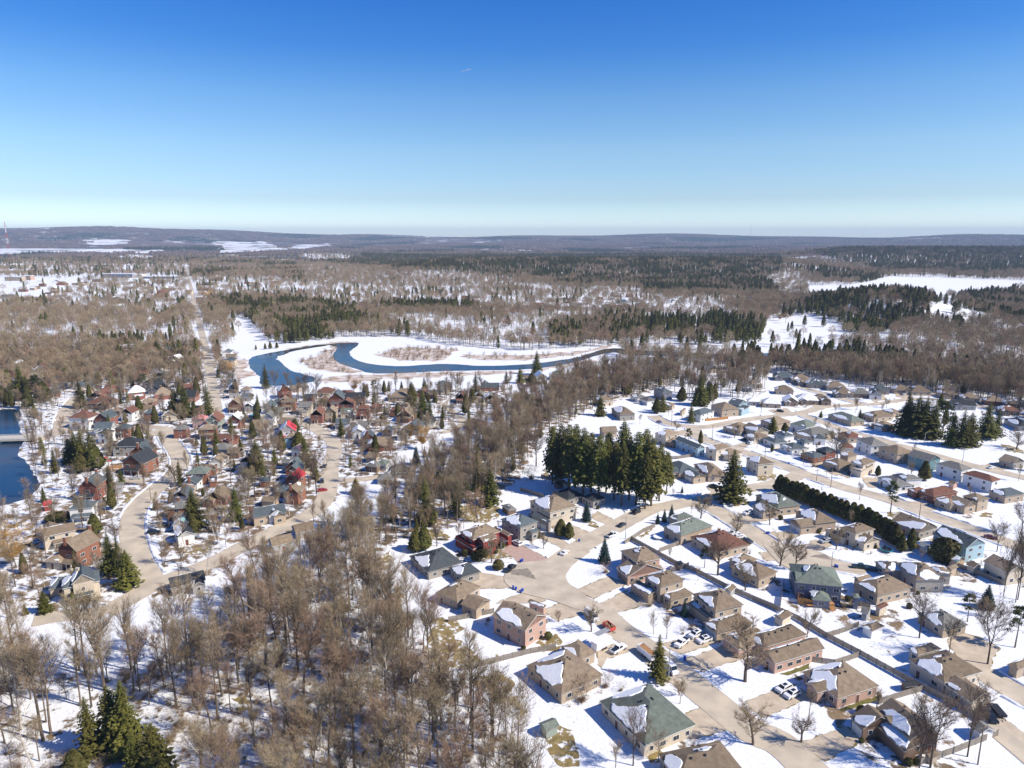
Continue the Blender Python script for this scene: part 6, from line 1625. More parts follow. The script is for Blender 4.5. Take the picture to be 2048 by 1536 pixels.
GR = {0: ('tall leafless tree in the snowy foreground wood', 'bare trees of the foreground wood'), 1: ('leafless tree at the left edge below the cream house', 'bare trees of the left edge'), 2: ('leafless tree in the narrow middle wood', 'bare trees of the middle wood'),
      3: ('leafless tree behind the upper subdivision', 'bare trees behind the upper subdivision'), 4: ('leafless tree in the wood behind the last houses', 'bare trees behind the last houses'),
      5: ('leafless tree on the town slope', 'bare trees of the old town'), 6: ('leafless garden tree among the old town houses', 'bare trees of the old town gardens'),
      7: ('leafless garden tree in the lakeside streets', 'bare trees of the lakeside streets'), 8: ('leafless tree on the lake shore at left', 'bare trees of the lake shore'), 9: ('small leafless yard tree in the right-hand subdivision', 'bare yard trees of the subdivision'), 20: ('distant tree beyond the river', 'trees beyond the river')}
LOOK = ['upright grey-brown bare', 'broad grey-brown bare', 'slender grey-brown bare', 'wide low-branched bare', 'reddish-twigged bare', 'pale-barked bare']
def pick_dec(i, z): return DEC[(i * 7 + int(i ** .5)) % len(DEC)] if z in (0, 1, 2, 3, 4, 8, 20) else DEC[(0, 1, 3, 4, 3, 1)[i % 6]]
NDHAND = sum(1 for l in VEG if l[0] == 'Y')
for i in rank:
    if app[i] <= 0: break
    x, y, h, ic, z = TR[i]; z = int(z)
    if ic and nc < LIMC and D[i] < 620:
        nc += 1; pr = (SPR + CED)[nc % 5]; H0 = 16 if nc % 5 < 3 else 8
        t, a, b = tree('spruce_tree' if H0 == 16 else 'cedar_tree', pr, (x, y, float(hgt(x, y)) if y > 700 else 0), h / H0, i * 1.1, GR[z][0].replace('leafless', 'dark evergreen'), 'spruce' if H0 == 16 else 'cedar', GR[z][1].replace('bare trees', 'evergreens'), True)
        PROTO.setdefault(id(pr), (a, b)); ind[i] = True
    elif not ic and nd < 300 - NDHAND:
        nd += 1; pr = pick_dec(nd, z)
        t, a, b = tree('bare_tree', pr, (x, y, 0), h / 20, i * 1.1, GR[z][0].replace('leafless', LOOK[DEC.index(pr)]), 'bare tree', GR[z][1], True, random.uniform(.85, 1.15))
        PROTO.setdefault(id(pr), (a, b)); ind[i] = True
print('trees', len(TR), 'bare individuals', nd, 'conifers', nc, HANDC)
# one visible individual of each simple far tree; the stuff below repeats their meshes
rest = ~ind
fi = [i for i in np.where(rest & inview & (D > 640) & (D < 800))[0]]
fd = [i for i in fi if not TR[i, 3]][:len(FDEC)]; fc = [i for i in fi if TR[i, 3]][:len(FCON)]
FP = []
for k, i in enumerate(fd):
    x, y, h, ic, z = TR[i]; o = put('bare_tree', FDEC[k], None, (x, y, float(hgt(x, y))), k * 1.0, h / 16); tag(o, 'small leafless tree beyond the river bend', 'bare tree', 'bare trees beyond the river bend', None, True); rest[i] = False; FP.append((o,))
for k, i in enumerate(fc):
    x, y, h, ic, z = TR[i]; o = put('spruce_tree', FCON[k], None, (x, y, float(hgt(x, y))), k * 1.0, h / 15); tag(o, 'small dark spruce beyond the river bend', 'spruce', 'spruces beyond the river bend', None, True); rest[i] = False; FP.append((o,))
def stuff(name, label, pts, variants, H0s):
    """one object: a point per tree, geometry nodes put a tree mesh on each"""
    n = len(pts); me = bpy.data.meshes.new(name); me.from_pydata([(p[0], p[1], p[2]) for p in pts], [], [])
    for nm, ty, col in (('rz', 'FLOAT', 3), ('sc', 'FLOAT', 4), ('vr', 'INT', 5)):
        at = me.attributes.new(nm, ty, 'POINT'); at.data.foreach_set('value', np.array([p[col] for p in pts], np.float32 if ty == 'FLOAT' else np.int32))
    o = put(name, me); tag(o, label, name.replace('_', ' '), None, 'stuff')
    ng = bpy.data.node_groups.new(name, 'GeometryNodeTree'); ng.interface.new_socket('Geometry', in_out='INPUT', socket_type='NodeSocketGeometry'); ng.interface.new_socket('Geometry', in_out='OUTPUT', socket_type='NodeSocketGeometry')
    N, L = ng.nodes, ng.links; gi = N.new('NodeGroupInput'); go = N.new('NodeGroupOutput')
    def attr(nm, ty): a = N.new('GeometryNodeInputNamedAttribute'); a.data_type = ty; a.inputs[0].default_value = nm; return a.outputs['Attribute']
    rz, sc, vr = attr('rz', 'FLOAT'), attr('sc', 'FLOAT'), attr('vr', 'INT')
    cx = N.new('ShaderNodeCombineXYZ'); L.new(rz, cx.inputs[2]); sx = N.new('ShaderNodeCombineXYZ')
    for q in range(3): L.new(sc, sx.inputs[q])
    jo = N.new('GeometryNodeJoinGeometry')
    for k, objs in enumerate(variants):
        j2 = N.new('GeometryNodeJoinGeometry')
        for ob in objs:
            oi = N.new('GeometryNodeObjectInfo'); oi.inputs['Object'].default_value = ob; oi.transform_space = 'ORIGINAL'; L.new(oi.outputs['Geometry'], j2.inputs[0])
        cmp_ = N.new('FunctionNodeCompare'); cmp_.data_type = 'INT'; cmp_.operation = 'EQUAL'; cmp_.inputs[3].default_value = k; L.new(vr, cmp_.inputs[2])
        ip = N.new('GeometryNodeInstanceOnPoints'); L.new(gi.outputs[0], ip.inputs['Points']); L.new(cmp_.outputs[0], ip.inputs['Selection']); L.new(j2.outputs[0], ip.inputs['Instance'])
        L.new(cx.outputs[0], ip.inputs['Rotation']); L.new(sx.outputs[0], ip.inputs['Scale']); L.new(ip.outputs[0], jo.inputs[0])
    L.new(jo.outputs[0], go.inputs[0]); md = o.modifiers.new('trees', 'NODES'); md.node_group = ng
    return o
rs = random.Random(3); pd, pc = [], []
DV = [PROTO[id(p)] for p in DEC if id(p) in PROTO]; SV = [PROTO[id(p)] for p in SPR + CED if id(p) in PROTO]
FD, FC = FP[:len(fd)], FP[len(fd):]
ALLZ = hgt(TR[:, 0], np.maximum(TR[:, 1], 1))
for i in np.where(rest)[0]:
    x, y, h, ic, z = TR[i]; zz = float(ALLZ[i]) if y > 700 else 0.0; near = D[i] < 620
    if ic:
        if near: v = rs.randrange(len(SV)); s = h / (16 if v < 3 else 8)
        else: v = len(SV) + rs.randrange(len(FC)); s = h / 15
        pc.append((x, y, zz, rs.uniform(0, 6.28), s, v))
    else:
        if near: v = rs.randrange(len(DV)); s = h / 20
        else: v = len(DV) + rs.choice((0, 0, 1, 1, 2, 3)[:max(1, len(FD) + 2)]) % len(FD); s = h / 16
        pd.append((x, y, zz, rs.uniform(0, 6.28), s, v))
stuff('bare_woodland', 'grey-brown leafless woods spreading across the snowy valley', pd, DV + FD, None)
stuff('evergreen_woodland', 'dark green spruce and cedar woods on the far ridges and banks', pc, SV + FC, None)
print('stuff', len(pd), len(pc))
# far canopy beyond the single trees: clumps of crowns, woods that read as one mass
def clump(seed, con):
    r = random.Random(seed); mb = MB()
    for k in range(26):
        x, y, h, w_ = r.uniform(-45, 45), r.uniform(-45, 45), r.uniform(9, 17), r.uniform(7, 13)
        if con: mb.tube((x, y, 0), (x, y, h * 1.15), w_ * .42, .2, 6)
        else:
            n = 7; vs = [(x + w_ * .62 * math.cos(6.28 * i / n) * r.uniform(.8, 1.1), y + w_ * .62 * math.sin(6.28 * i / n) * r.uniform(.8, 1.1), h * .35) for i in range(n)] + [(x + w_ * .4 * math.cos(6.28 * i / n + .4), y + w_ * .4 * math.sin(6.28 * i / n + .4), h * .85) for i in range(n)] + [(x, y, h)]
            mb.add(vs, [(i, (i + 1) % n, n + (i + 1) % n, n + i) for i in range(n)] + [(n + i, n + (i + 1) % n, 2 * n) for i in range(n)])
    return mb
M['farwood'] = mat('far_bare_canopy', (.15, .11, .095), .95, .3, .02, 0, rnd=.22); M['farcon'] = mat('far_conifer_canopy', (.035, .05, .035), .95, .3, .02, 0, rnd=.25)
rsn = np.random.RandomState(9); s = 105.0; gx, gy = np.meshgrid(np.arange(-9500, 9500, s), np.arange(3800, 12500, s)); x = gx.ravel(); y = gy.ravel()
k = (np.hypot(x, y) > 4450) & (np.abs(x) < y * .84); x, y = x[k] + rsn.uniform(-40, 40, k.sum()), y[k] + rsn.uniform(-40, 40, k.sum())
U, V = project(x, y, hgt(x, y)); cl = np.array([noise.noise((a * .0012, b * .0005, 4.2)) for a, b in zip(x, y)]); cc = np.array([noise.noise((a * .0016 + 5, b * .0009, 8.8)) for a, b in zip(x, y)])
fieldm = cl < np.where(U < 900, -.22, -.34)
for poly, de, cf in COVER:
    if de < .1: fieldm |= inpoly(U, V, poly)
obs = []
for nm, con, mt in (('far_woods', 0, 'farwood'), ('far_evergreens', 1, 'farcon')):
    me0 = clump(5 + con, con).mesh(nm, mt); sel = np.where(~fieldm & ((cc > .2) == bool(con)))[0]
    i0 = sel[0]; o0 = put('distant_wood', me0, None, (x[i0], y[i0], float(hgt(x[i0], y[i0])))); tag(o0, kind='stuff')
    stuff(nm, ('bare' if not con else 'dark evergreen') + ' woods fading to blue toward the horizon', [(x[i], y[i], float(hgt(x[i], y[i])), rsn.uniform(0, 6.28), rsn.uniform(.9, 1.25), 0) for i in sel[1:]], [(o0,)], None)
# brushy shrubs: reeds' thickets by the river and understorey in the near wood
pts = []; rr = np.random.RandomState(8)
for pl in reedp[:4]:
    xs = [p.x for p in pl]; ys = [p.y for p in pl]
    for _ in range(170):
        a, b = rr.uniform(min(xs), max(xs)), rr.uniform(min(ys), max(ys))
        if inpoly(a, b, [(p.x, p.y) for p in pl]) and not any(inpoly(a, b, w_) for w_ in WATER): pts.append((a, b, 0, rr.uniform(0, 6), rr.uniform(.7, 1.6), rr.randint(2)))
poly = NEARW[0][0]
for _ in range(9500):
    a, b = rr.uniform(-260, 60), rr.uniform(95, 330); u, v = project(a, b, 0)
    if inpoly(u, v, poly) and noise.noise((a * .03, b * .03, 3)) > -.25 and road_dist(a, b)[0] > 2 and footprint_clear(a, b)[0]: pts.append((a, b, 0, rr.uniform(0, 6), rr.uniform(.5, 1.2), rr.randint(2)))
sh = []
for k, (zn, xx, yy, s_, lab) in enumerate(((2, 1165, 620, .9, 'small bushy shrub standing alone on the snow below the brown house'), (3, 1700, 770, 1.6, 'twiggy reddish shrub by the cul-de-sac corner'))):
    t, a, b = tree('bare_shrub', SHRB[(k + 1) % 2], Q(zn, xx, yy), s_, k, lab, 'shrub'); sh.append((a, b))
stuff('underbrush', 'twiggy brown underbrush in the wood and along the river', pts, sh, None)
for zn, xx, yy, s_, lab in ((4, 205, 1080, 1.5, 'brown weeping shrub in front of the snowy garage roof'), (4, 355, 1105, 1.2, 'second brown weeping shrub near the small blue spruce'), (3, 1500, 480, .01, ''),
    (4, 875, 470, 1.3, 'rounded bare shrub beside the curving side street'), (4, 1790, 1085, 1.0, 'tan bare shrub beside the wooden deck'), (2, 1640, 200, 1.1, 'small rusty shrub by the snowed porch'), (2, 1590, 235, .8, 'low dark red shrub on the snowy lawn'), (2, 900, 700, 2.4, 'wide olive shrub below the brown hipped bungalow'), (2, 1060, 600, 1.6, 'rusty shrub at the corner of the brown hipped bungalow'), (12, 130, 1160, 1.6, 'tan bare shrub before the red brick split-level'), (10, 1080, 1140, 3.0, 'reddish thicket beside the fenced snowy yard')):
    if lab: tree('bare_shrub', SHRB[len(lab) % 2], Q(zn, xx, yy), s_, len(lab), lab, 'shrub')

_r = random.Random(77); _k = 0
for hx, hy, hr in HP:
    if math.hypot(hx, hy) > 330 or hx < -40 or hr < 5: continue
    for _ in range(2):
        a = _r.uniform(-2.6, -.3); x, y = hx + math.cos(a) * (hr + .4), hy + math.sin(a) * (hr + .4)
        if not footprint_clear(x, y, -1.2)[0] or road_dist(x, y)[0] < 2 or on_drive(np.array([x]), np.array([y]))[0] or _k > 95: continue
        _k += 1; ev = _r.random() < .45
        tree('round_shrub' if ev else 'bare_shrub', ROUND[0] if ev else SHRB[_k % 2], (x, y, 0), _r.uniform(.3, .7), a * 3, ('low evergreen' if ev else 'low leafless brown') + ' shrub beside a house wall', 'shrub', 'shrubs beside the houses', True)
# ------------------------------------------------------------ fences
def fence(label, z, co, mt='fence', h=1.7, d_posts=True):
    pts = zl(z, *co); t = thing('fence', label, 'fence', (pts[0].x, pts[0].y, 0)); b = pts[0]; mb = MB()
    ps = dense(pts, 2.44, False); ps = [Vector((p.x, p.y, 0)) - Vector((b.x, b.y, 0)) for p in ps]; step = .16
    for a, c in zip(ps, ps[1:]):
        L = (c - a).length; an = math.atan2(c.y - a.y, c.x - a.x); n = max(1, int(L / .3))
        for k in range(n):
            m = a + (c - a) * ((k + .5) / n); mb.box((m.x, m.y, .05), L / n - .04, .05, h + random.uniform(-.03, .03), an)
    mb.build('board_panel', mt, t)
    pm = MB(); pm.box((0, 0, 0), .14, .14, h + .15); pme = pm.mesh('post', mt)
    for p in ps[:100]: put('post', pme, t, p)
for lab, z, co, mt in (
 ('long weathered board fence between the back yards at lower right', 1, (330, 0, 620, 130, 800, 240, 1010, 350, 1280, 500, 1420, 575, 1640, 690), 'fence'),
 ('short grey fence between the L-shaped ranch and its neighbour', 1, (690, 390, 850, 412, 1000, 362), 'fence'),
 ('grey fence with small evergreens behind the back lawn', 1, (800, 238, 880, 215, 1000, 168), 'fence'),
 ('pale board fence behind the dark porch house', 1, (1130, 660, 1270, 615, 1400, 578), 'fence'),
 ('grey fence along the bottom right corner yard', 1, (1390, 1045, 1600, 970, 1880, 860), 'fence'),
 ('grey fence running down the long right-hand side yard', 1, (1660, 700, 1730, 740, 1790, 790), 'fence'),
 ('weathered fence below the brown bungalow in the wood', 2, (-10, 150, 150, 120, 300, 90), 'fence'),
 ('weathered fence crossing the brown lawn by the wood', 2, (80, 485, 300, 430, 550, 365, 720, 335), 'fence'),
 ('fence behind the dark-roofed bungalow under the spruces', 3, (1025, 125, 1110, 150, 1210, 178), 'fence'),
 ('fence in front of the tall spruce trunks', 3, (1190, 22, 1300, 50, 1420, 88), 'fence'),
 ('long weathered fence dividing the two rows of back yards', 4, (50, 535, 240, 640, 420, 740, 560, 790, 830, 930, 1080, 1040, 1250, 1110), 'fence'),
 ('fence following the main street curve', 4, (0, 565, 60, 530, 150, 470, 245, 428), 'fence'),
 ('short fence beside the red-brown roofed house', 4, (280, 635, 370, 600, 470, 562), 'fence'),
 ('short grey fence below the dark little shed', 4, (370, 795, 440, 778, 520, 752), 'fence'),
 ('dark side fence by the large green-roofed house', 4, (1300, 890, 1285, 990, 1270, 1100), 'fence'),
 ('new orange cedar fence behind the tall hedge', 5, (1040, 655, 1150, 710, 1270, 770), 'fencen'),
 ('long green-grey fence behind the tan-brown house', 5, (1440, 845, 1650, 925, 1860, 1010), 'fence'),
 ('short fence by the shed with rusty red roof', 5, (470, 1190, 550, 1200, 640, 1210), 'fence'),
 ('bright orange wooden deck screen of the large green-roofed house', 4, (1410, 985, 1415, 1060, 1560, 1085), 'fencen'),
 ('new orange fence beside the street corner', 11, (915, 700, 960, 740, 1165, 720), 'fencen'),
 ('weathered fence behind the slate bungalow', 11, (540, 1085, 700, 1085, 850, 1060), 'fence'),
 ('orange garden fence in the old town', 8, (1040, 480, 1130, 475, 1225, 470), 'fencen'),
 ('orange garden fence by the gambrel-roofed house', 6, (985, 175, 1050, 170, 1110, 165), 'fencen')):
    fence(lab, z, co, mt, 2.3 if 'screen' in lab else 1.7)
# wooden deck
p = Q(4, 1600, 1085); t = thing('wooden_deck', 'new orange wooden deck with steps behind the large green-roofed house', 'deck', p)
mb = MB(); mb.box((0, 2, .9), 9, 4.2, .15, .1); mb.build('platform', 'fencen', t)
for k in range(6): mb = MB(); mb.box((3.2, -.6 - k * .3, .75 - k * .15), 1.8, .3, .06, .1); mb.build('step', 'fencen', t)
for k in (-1, 1):
    for j in (0, 1): mb = MB(); mb.box((k * 4.2, .2 + j * 3.6, 0), .15, .15, .9); mb.build('post', 'fencen', t)
# ------------------------------------------------------------ vehicles
def prof_mesh(prof, w, mats, inset=0.0, zt=None):
    mb = MB(); n = len(prof); L, Rr = [], []
    for x, z in prof:
        i = inset if (zt is not None and z > zt) else 0
        L.append((x, w / 2 - i, z)); Rr.append((x, -w / 2 + i, z))
    mb.add(L + Rr, [tuple(range(n)), tuple(range(2 * n - 1, n - 1, -1))] + [(i, (i + 1) % n, n + (i + 1) % n, n + i)[::-1] for i in range(n)], 0)
    return mb
CB = {'suv': ([(-2.3, .35), (-2.35, .9), (-2.25, 1.05), (-2.1, 1.68), (.55, 1.7), (1.15, 1.12), (2.15, .98), (2.35, .7), (2.3, .35)], 1.9, (-1.95, 1.12, .95, .52)),
      'sedan': ([(-2.2, .3), (-2.3, .75), (-2.2, .98), (-1.55, 1.02), (-.95, 1.42), (.35, 1.44), (1.05, .98), (2.1, .82), (2.25, .55), (2.2, .3)], 1.8, (-1.35, 1.0, 1.0, .40)),
      'pickup': ([(-2.9, .5), (-2.9, 1.15), (-.75, 1.15), (-.7, 1.8), (.75, 1.82), (1.35, 1.22), (2.6, 1.1), (2.75, .75), (2.7, .45)], 1.95, (-.55, 1.22, 1.15, .5)),
      'van': ([(-2.9, .4), (-2.95, 2.3), (1.6, 2.4), (2.3, 1.35), (2.9, 1.15), (2.95, .45)], 2.05, (-.2, 1.4, 1.9, .65))}
CM = {}
def wheel_mesh(r=.36):
    k = ('w', r)
    if k not in CM:
        mb = MB(); n = 14
        for y0, y1, rr, mi in ((-.12, .12, r, 0), (-.13, .13, r * .58, 1)):
            a = [(rr * math.cos(6.2832 * i / n), y0, rr * math.sin(6.2832 * i / n)) for i in range(n)]; b = [(x, y1, z) for x, _, z in a]
            mb.add(a + b, [(i, n + i, n + (i + 1) % n, (i + 1) % n) for i in range(n)] + [tuple(range(n)), tuple(range(2 * n - 1, n - 1, -1))], mi)
        CM[k] = mb.mesh('wheel', ['tyre', 'rim'])
    return CM[k]
def car(kind, colr, z, x, y, x2, y2, label):
    a, b = Q(z, x, y), Q(z, x2, y2); d = b - a; ang = math.atan2(d.y, d.x)
    prof, w_, (gx0, gz0, gx1, gh) = CB[kind]
    t = thing({'suv': 'parked_car', 'sedan': 'parked_car', 'pickup': 'pickup_truck', 'van': 'van'}[kind], label, {'suv': 'car', 'sedan': 'car', 'pickup': 'pickup', 'van': 'van'}[kind], (a.x, a.y, .03), ang)
    kk = (kind, colr)
    if kk not in CM:
        mb = prof_mesh(prof, w_, None, .2, 1.15 if kind != 'sedan' else 1.05)
        if kind == 'pickup': mb.box((-1.85, 0, 1.151), 1.9, 1.6, .015, 0, 1)
        CM[kk] = mb.mesh('body', ['c_' + colr, 'carglass'])
        g = MB()
        top = {'suv': 1.66, 'sedan': 1.40, 'pickup': 1.77, 'van': 2.0}[kind]
        for s_ in (-1, 1):
            yb, yt = s_ * (w_ / 2 + .01), s_ * (w_ / 2 - .19)
            if kind == 'van': g.add([(.5, yb, 1.35), (1.7, yb, 1.35), (1.55, yb - s_ * .1, 2.0), (.5, yb - s_ * .1, 2.0)], [(0, 1, 2, 3)])
            else:
                xr = {'suv': .85, 'sedan': .7, 'pickup': 1.0}[kind]; xl = {'suv': -2.05, 'sedan': -1.3, 'pickup': -.6}[kind]; zb = {'suv': 1.13, 'sedan': 1.02, 'pickup': 1.2}[kind]
                g.add([(xl, yb, zb), (xr, yb, zb), (xr - .45, yt, top - .04), (xl + .15, yt, top - .04)], [(0, 1, 2, 3)])
        fr = {'suv': ((1.13, 1.16), (.6, 1.68)), 'sedan': ((1.02, 1.02), (.4, 1.42)), 'pickup': ((1.33, 1.26), (.8, 1.8)), 'van': ((2.25, 1.45), (1.7, 2.28))}[kind]
        re = {'suv': ((-2.26, 1.1), (-2.13, 1.64)), 'sedan': ((-1.5, 1.07), (-.98, 1.40)), 'pickup': ((-.77, 1.22), (-.72, 1.76)), 'van': ((-2.97, 1.4), (-2.97, 2.1))}[kind]
        for (p0, p1), s_ in ((fr, 1), (re, -1)):
            g.add([(p0[0] + .02 * s_, -w_ / 2 + .16, p0[1]), (p0[0] + .02 * s_, w_ / 2 - .16, p0[1]), (p1[0] + .02 * s_, w_ / 2 - .26, p1[1]), (p1[0] + .02 * s_, -w_ / 2 + .26, p1[1])], [(0, 1, 2, 3)])
        if kind == 'suv': g.box((-.4, 0, 1.685), 1.3, .9, .03)
        CM[kk + ('g',)] = g.mesh('window', 'carglass')
    put('body', CM[kk], t); put('window', CM[kk + ('g',)], t)
    ax = 1.75 if kind == 'pickup' else 1.9 if kind == 'van' else 1.4
    for sx in (-1, 1):
        for sy in (-1, 1): put('wheel', wheel_mesh(), t, (sx * ax, sy * (w_ / 2 - .08), .36))
CARS = """pickup white 2 1150 345 1200 315 white pickup with black bed parked beside the white trailer
pickup white 2 1580 305 1560 320 white pickup on the drive, nearest the street of three
suv white 2 1675 248 1640 265 white car furthest from the camera on the three-car drive
suv white 2 1735 285 1690 300 white car with twin sunroofs nearest the garage
van white 2 965 125 1000 155 white van parked under a leafless tree
van white 2 1500 480 1530 510 white truck facing downhill behind the tall spruce
suv white 1 528 572 490 590 upper one of two white cars on the ranch drive
suv white 1 580 608 545 625 lower one of two white cars on the ranch drive
pickup black 1 1825 745 1860 790 black pickup parked in the right-hand lane
suv white 3 1000 548 965 530 white car on the red brick driveway
sedan white 3 1375 622 1415 590 white car parked at the kerb of the main street
sedan dark 3 1828 402 1860 385 dark car driving up the main street
pickup white 3 1755 482 1800 465 white pickup parked beyond the dark car
suv black 3 1940 302 1975 285 dark car parked near the top of the main street
pickup black 3 948 748 990 715 black pickup at the mouth of the cul-de-sac
suv black 4 722 103 700 95 dark car on the drive of the slate bungalow
suv white 4 1010 322 980 330 white car in front of the green-roofed split-level
suv silver 4 1640 552 1600 560 silver car on the snowy side drive
sedan dark 4 1000 548 1040 565 dark car hidden behind the red-brown roof
pickup darkgreen 4 1930 765 1990 770 dark green pickup beside the side circle
sedan maroon 5 1740 582 1780 590 dark red car parked on the right-hand street
sedan silver 6 1240 265 1290 262 silver car on a drive by the winding street
suv black 6 1400 762 1450 760 black car on a snowy drive right of the winding street
sedan dark 6 1595 332 1640 325 dark car beside the white gabled garage
sedan dark 7 1135 155 1150 130 dark car driving on the middle street
suv dark 7 1110 292 1110 262 dark car parked on the middle street
sedan red 7 1115 375 1160 370 red car half hidden by twigs on the middle street
sedan silver 7 935 358 900 355 silver car beside the red-roofed house
sedan maroon 9 1190 792 1240 795 dark red car in the old town yard
sedan red 9 1312 845 1340 850 red car beside the grey garage
sedan blue 9 1490 972 1530 970 blue car at a brick house corner
sedan white 8 110 912 160 908 white car crossing the bridge
sedan black 11 1320 915 1360 912 black car in front of the cream-gabled house
suv dark 11 540 600 560 620 dark car at the turning circle
sedan blue 11 540 755 570 770 dark blue car near the brown roof
sedan dark 12 300 1200 340 1190 dark car in front of the brown house
sedan silver 12 620 790 650 795 silver car near the white garage door
sedan white 11 340 580 300 575 white car on the turning lawn drive
sedan dark 8 1420 745 1450 745 dark car outside the brick houses
sedan silver 8 1500 760 1540 760 silver car on the old town corner
sedan dark 8 1710 925 1740 920 dark car parked under the brick house
sedan white 8 490 740 520 735 white car beside the sloping tan road
sedan silver 11 1620 965 1660 960 silver car on a drive of the back street
suv white 11 1375 945 1410 935 white car on the snowy drive below the cream-gabled house
sedan dark 11 1950 1115 1990 1110 dark car by the red brick bungalow
suv black 11 1640 655 1680 660 black car near the upper turning
suv dark 12 470 1225 500 1215 dark car before the cream two-storey house
sedan white 12 1750 1175 1790 1170 white car beside the park street
suv silver 12 950 505 980 500 silver car on the far right-hand row
sedan maroon 12 700 530 720 545 maroon car near the white gabled bungalow
suv white 4 940 515 970 510 white car below the rounded bare shrub
sedan black 9 690 645 720 650 black car outside the white gabled house""".split('\n')
for ln in CARS:
    c = ln.split(' ', 7); car(c[0], c[1], int(c[2]), *[float(a) for a in c[3:7]], c[7])
def trailer(z, x, y, x2, y2, L, W, H, body, label, name, load=None):
    a, b = Q(z, x, y), Q(z, x2, y2); d = b - a; t = thing(name, label, 'trailer', (a.x, a.y, .03), math.atan2(d.y, d.x))
    mb = MB()
    if load == 'debris' or load == 'stake':
        mb.box((0, 0, .55), L, W, .1); 
        for s_ in (-1, 1): mb.box((0, s_ * (W / 2 - .04), .65), L, .08, H); mb.box((s_ * (L / 2 - .04), 0, .65), .08, W - .17, H)
    else: mb.box((0, 0, .5), L, W, H, 0, 0)
    mb.build('body', body, t)
    m2 = MB(); m2.tube((L / 2, .4, .5), (L / 2 + 1.3, 0, .5), .06, .06, 5); m2.tube((L / 2, -.4, .5), (L / 2 + 1.3, 0, .5), .06, .06, 5); m2.build('drawbar', 'darkplastic', t)
    for sx in (-.5, .5):
        for sy in (-1, 1): put('wheel', wheel_mesh(), t, (sx, sy * (W / 2 + .1), .36))
    if load:
        a_ = MB(); r = random.Random(3)
        for k in range(26 if load == 'debris' else 8):
            if load == 'debris': a_.box((r.uniform(-L / 2 + .4, L / 2 - .4), r.uniform(-.6, .6), .8 + r.uniform(0, .7)), r.uniform(.2, .8), r.uniform(.1, .5), r.uniform(.15, .5), r.uniform(0, 3), 0, .6)
            else: a_.box((0, -W / 2 + .3 + k * (W - .6) / 7, .66 + H * (.9 if load == 'stake' else 1)), L * r.uniform(.7, .95), .16, .12, 0)
        o = a_.build('load', 'debris' if load == 'debris' else ('lumber' if load == 'stake' else 'steel'), None, loc=(a.x, a.y, .03 if load != 'ladder' else H - .12)); o.rotation_euler = t.rotation_euler
        nm = {'debris': ('scrap_pile', 'heap of brown wood scraps in the red trailer', 'scrap'), 'stake': ('lumber_stack', 'orange planks stacked on top of the white stake trailer', 'lumber'), 'ladder': ('ladder_rack', 'row of pale rails on the roof of the white trailer', 'rack')}[load]
        o.name = nm[0]; tag(o, nm[1], nm[2])
trailer(2, 1035, 325, 1075, 305, 6.2, 2.3, 2.2, 'c_white', 'enclosed white trailer with twin axles on the drive', 'enclosed_trailer', 'ladder')
trailer(2, 1085, 200, 1110, 220, 4.0, 2.0, 1.0, 'mastred', 'open red dump trailer full of scrap at the kerb', 'dump_trailer', 'debris')
trailer(2, 1345, 385, 1400, 430, 6.5, 2.2, 1.6, 'c_white', 'white sided trailer loaded with planks behind the spruce', 'sided_trailer', 'stake')
trailer(1, 1880, 715, 1910, 750, 4.5, 2.0, .6, 'darkplastic', 'low black flat trailer beside the black pickup', 'flat_trailer')
trailer(5, 650, 870, 600, 860, 5.0, 2.1, .7, 'c_darkgreen', 'dark green boat trailer by the side circle', 'boat_trailer')
# blue recycling bins
bm = MB(); bm.box((0, 0, .05), .55, .5, .95, 0, 0, 1.12); bme = bm.mesh('tub', 'bin'); lm = MB(); lm.box((0, 0, 1.0), .66, .62, .07, 0, 0, .95); lme = lm.mesh('lid', 'bin')
for k, (z, x, y, lab) in enumerate(((3, 970, 895, 'left of two blue bins at the brown bungalow drive'), (3, 992, 905, 'right of two blue bins at the brown bungalow drive'), (3, 1032, 928, 'lower left blue bin by the snow patch'), (3, 1044, 918, 'lower right blue bin by the snow patch'), (3, 1030, 688, 'left blue bin below the brick driveway'), (3, 1042, 682, 'right blue bin below the brick driveway'),
    (3, 1490, 525, 'blue bin in the snow beside the grey drive'), (2, 1602, 408, 'blue bin on the snow strip by the street'), (4, 1162, 485, 'left blue bin by the side street lawn'), (4, 1176, 485, 'right blue bin by the side street lawn'), (4, 1722, 755, 'left blue bin beside the street lamp of the circle'), (4, 1738, 762, 'right blue bin beside the street lamp of the circle'), (11, 1720, 1130, 'blue bin on the snow bank of the upper street'))):
    t = thing('recycling_bin', lab, 'bin', Q(z, x, y), k * .7); put('tub', bme, t); put('lid', lme, t)
